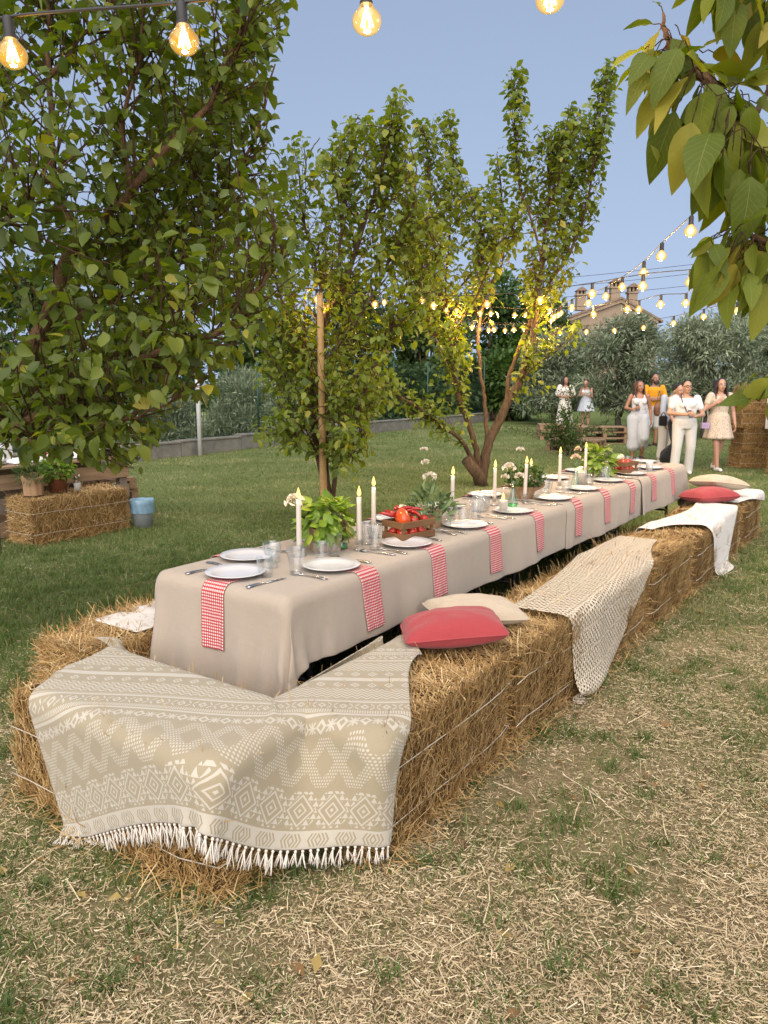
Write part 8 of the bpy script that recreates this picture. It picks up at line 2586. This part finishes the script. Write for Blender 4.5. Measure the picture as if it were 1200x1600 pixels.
def e_strap(sg, mat='black_rubber'):
    def f(t, J, k, Rm, hs):
        P = [J['sh_r' if sg < 0 else 'sh_l'] * .55 + J['neck'] * .45 + np.array([0, -.01, .055]) * k, J['chest'] + np.array([sg * .10, -.135, .05]) * k, J['waist'] + np.array([sg * -.03, -.135, 0]) * k, J['pelvis'] + np.array([-sg * .17, -.06, .05]) * k]
        obj('bag_strap', tube(smooth_path(P, 5), .008, 6, flat=.5), M[mat], t, smooth=True)
    return f

def stand(px, depth):
    p = at_depth(px, 600, depth); return (p[0], depth, float(gz(p[0], depth)))
HAND = (0.0, -0.45, 0.6)
# 1 floral dress
person('dark long-haired woman in a cream floral short dress, one hand at her chest', stand(1127, 14.35), R(2), 1.70, 'skin', dict(bust=1, hip=.165, waist=.135, arm=1.08, leg=1.05, fat=1.04),
       {'el_r': (-.285, -.03, 1.14), 'wr_r': (-.13, -.20, 1.27), 'hd_r': (.5, -.2, .75), 'hn_r': (.3, .9, 0), 'el_l': (.265, .01, 1.10), 'wr_l': (.285, -.06, .86), 'kn_r': (-.06, -.10, .50), 'an_r': (-.02, -.10, .085), 'kn_l': (.08, .03, .49), 'an_l': (.05, .18, .10)},
       [c_top('floral_dress', .5, .014, 1.02, 'blouse', 1.12), c_skirt('floral_dress', .60, .27, 8, .06, 1.12, 'dress_skirt', seed=1), c_shoes('shoe_white')],
       dict(kind='long', mat='hair_dark', len=.24, front=1.6), R(-8), 0)
# lilac handbag hangs at her right side
hb = np.array(stand(1127, 14.35)) + np.array([-.30, -.12, .80])
t = thing('handbag', 'small glossy lilac handbag hanging beside the floral dress', 'handbag', tuple(hb))
obj('bag_body', loft([[(x * w, y, z) for x, y in ((-1, -.045), (1, -.045), (1, .045), (-1, .045))] for z, w in ((0, .09), (.02, .10), (.12, .095), (.14, .085))]), M['bag_lilac'], t)
obj('bag_flap', box(.19, .012, .07, (0, -.052, .10), .004), M['bag_lilac'], t)
obj('bag_chain', tube(smooth_path([(-.08, 0, .135), (-.02, .05, .42), (.06, .08, .62), (.08, 0, .135)], 6), .006, 5), M['grey_metal'], t, smooth=True)
t.scale = (.72, .72, .72)
# 2 white t-shirt and white trousers, phone in both hands
person('woman in white t-shirt and white trousers with dark glasses, holding a phone', stand(1074, 13.75), R(-6), 1.66, 'skin', dict(bust=1, hip=.18, waist=.15, arm=1.12, leg=1.1, fat=1.10, shoulder=.19),
       {'el_r': (-.30, -.03, 1.12), 'wr_r': (-.06, -.27, 1.10), 'hd_r': (.8, -.2, .25), 'hn_r': (.1, .9, .3), 'el_l': (.30, -.03, 1.09), 'wr_l': (.10, -.28, 1.07), 'hd_l': (-.75, -.15, .30), 'hn_l': (-.1, .9, .3), 'kn_r': (-.13, -.05, .50), 'an_r': (-.155, -.02, .085), 'kn_l': (.12, -.02, .49), 'an_l': (.125, .08, .085)},
       [c_top('cotton_white', .55, .016, .97, 'tee_shirt', 1.02), c_trousers('trouser_white', 1.15, .020, -.01, thigh=1.12), c_shoes('shoe_white')],
       dict(kind='bun', mat='hair_dark'), R(6), R(-6), [e_glasses, e_phone('l'), e_strap(-1)])
# 3 white jumpsuit
person('woman with long wavy brown hair in a sleeveless white wide-legged jumpsuit', stand(1000, 16.4), R(-4), 1.67, 'skin_tan', dict(bust=1, hip=.16, waist=.125),
       {'el_r': (-.27, .0, 1.13), 'wr_r': (-.16, -.20, 1.10), 'hd_r': (.7, -.3, .35), 'hn_r': (.2, .9, .2), 'el_l': (.25, .03, 1.11), 'wr_l': (.27, -.03, .87), 'kn_r': (-.10, -.04, .49), 'an_r': (-.08, .0, .085), 'kn_l': (.12, -.10, .50), 'an_l': (.13, .10, .11)},
       [c_vest('cotton_white', .014), c_trousers('pale_blue', 2.0, .022, .24, 'culottes', 1.38), c_shoes('sandal', 'sandal', True)],
       dict(kind='long', mat='hair_brown', len=.20, front=1.3), R(10), 0, [e_phone('r')])
# 4 man in yellow
person('bearded man in a bright yellow shirt and white shorts with folded arms', stand(1023, 19.6), R(6), 1.80, 'skin_tan', dict(shoulder=.20, hip=.155, waist=.14, arm=1.05),
       {'el_r': (-.27, -.05, 1.12), 'wr_r': (.03, -.20, 1.14), 'hd_r': (1, -.05, .05), 'hn_r': (0, .95, .1), 'el_l': (.27, -.05, 1.12), 'wr_l': (-.03, -.22, 1.10), 'hd_l': (-1, -.05, .05), 'hn_l': (0, .95, .1)},
       [c_top('yellow', .95, .018, .86, 'shirt', 1.03), c_trousers('trouser_white', 1.1, .018, .36, 'shorts', 1.1), c_shoes('sandal')],
       dict(kind='short', mat='hair_dark', beard=1), R(4), 0)
# 5 pale blue shirt, bending behind the woman in white
person('person in a pale blue shirt bending down behind the woman in white', stand(1046, 15.7), R(14), 1.72, 'skin', dict(shoulder=.19, head_off=(.04, -.20, -.14)),
       {'neck': (.02, -.16, 1.38), 'chest': (.01, -.10, 1.24), 'waist': (0, -.01, 1.07), 'sh_r': (-.18, -.12, 1.33), 'sh_l': (.20, -.12, 1.33), 'el_r': (-.22, -.16, 1.05), 'wr_r': (-.20, -.24, .84), 'el_l': (.24, -.20, 1.06), 'wr_l': (.14, -.34, .98)},
       [c_top('shirt_blue', 1.3, .018, .84, 'shirt', 1.03), c_trousers('trouser_white', 1.1), c_shoes('shoe_white')], dict(kind='short', mat='hair_dark'), R(20), R(25))
# 6 dark-haired woman leaning, black trousers
person('dark-haired person in white top and black trousers, striding behind the woman in white', stand(1062, 14.9), R(30), 1.60, 'skin', dict(hip=.165, waist=.14),
       {'el_r': (-.26, -.04, 1.10), 'wr_r': (-.24, -.14, .88), 'kn_r': (-.14, -.12, .50), 'an_r': (-.30, -.02, .10), 'kn_l': (.12, .06, .48), 'an_l': (.14, .34, .13)},
       [c_top('white_cloth', .7, .018, .90, 'blouse', 1.3), c_trousers('black_cloth', 1.9, .020, .10, thigh=1.25), c_shoes('shoe_white')], dict(kind='bun', mat='hair_dark'), R(-20), R(12))
# black bag carried beside them
bb = np.array(stand(1038, 15.4)) + np.array([0, -.05, .78])
t = thing('black_bag', 'small black bag held at the side of the blue shirt', 'bag', tuple(bb))
obj('bag_body', box(.16, .07, .20, (0, 0, .1), .02), M['black_cloth'], t, uv=np.zeros((24, 2))); obj('bag_handle', tube(smooth_path([(-.05, 0, .19), (0, 0, .27), (.05, 0, .19)], 6), .008, 6), M['black_cloth'], t, smooth=True, uv=np.zeros((13 * 6, 2)))
# brown shoulder bag beside the man in yellow
yb = np.array(stand(1031, 19.2)) + np.array([0.0, 0, .78])
t = thing('shoulder_bag', 'brown leather bag hanging beside the yellow shirt', 'bag', tuple(yb))
obj('bag_body', loft([ering((0, 0, z), w, .05, 16) for z, w in ((0, .06), (.05, .11), (.2, .12), (.32, .08))]), M['bag_brown'], t, smooth=True); obj('bag_strap', tube(smooth_path([(-.05, 0, .31), (0, .0, .62), (.05, 0, .31)], 6), .01, 6), M['bag_brown'], t, smooth=True)
# 7, 8 far women
person('far woman in a long black and cream leaf-print dress, arms crossed at the waist', stand(884, 24.2), R(-6), 1.66, 'skin_tan', dict(bust=1, hip=.165, waist=.14),
       {'el_r': (-.26, -.03, 1.12), 'wr_r': (-.04, -.20, 1.08), 'hd_r': (.9, -.1, .1), 'hn_r': (0, .9, .2), 'el_l': (.26, -.03, 1.12), 'wr_l': (.06, -.21, 1.06), 'hd_l': (-.9, -.1, .1), 'hn_l': (0, .9, .2)},
       [c_top('leaf_print', .8, .018, 1.0, 'blouse', 1.5), c_skirt('leaf_print', .10, .30, 9, .07, 1.10, 'long_skirt', seed=3), c_shoes('shoe_white')], dict(kind='long', mat='hair_dark', len=.16), R(8), 0)
person('far woman in a sleeveless white dress half hidden by the sapling', stand(917, 24.6), R(-40), 1.60, 'skin', dict(bust=1, head_off=(0, -.05, -.03)),
       {'el_r': (-.24, -.05, 1.12), 'wr_r': (-.10, -.25, 1.15), 'hd_r': (.5, -.5, .4), 'el_l': (.24, -.08, 1.12), 'wr_l': (.10, -.28, 1.18), 'hd_l': (-.3, -.5, .5)},
       [c_vest('cotton_white', .016), c_skirt('pale_blue', .62, .30, 8, .06, 1.12, 'dress_skirt', seed=4), c_shoes('shoe_white')], dict(kind='bun', mat='hair_brown'), R(10), R(20))
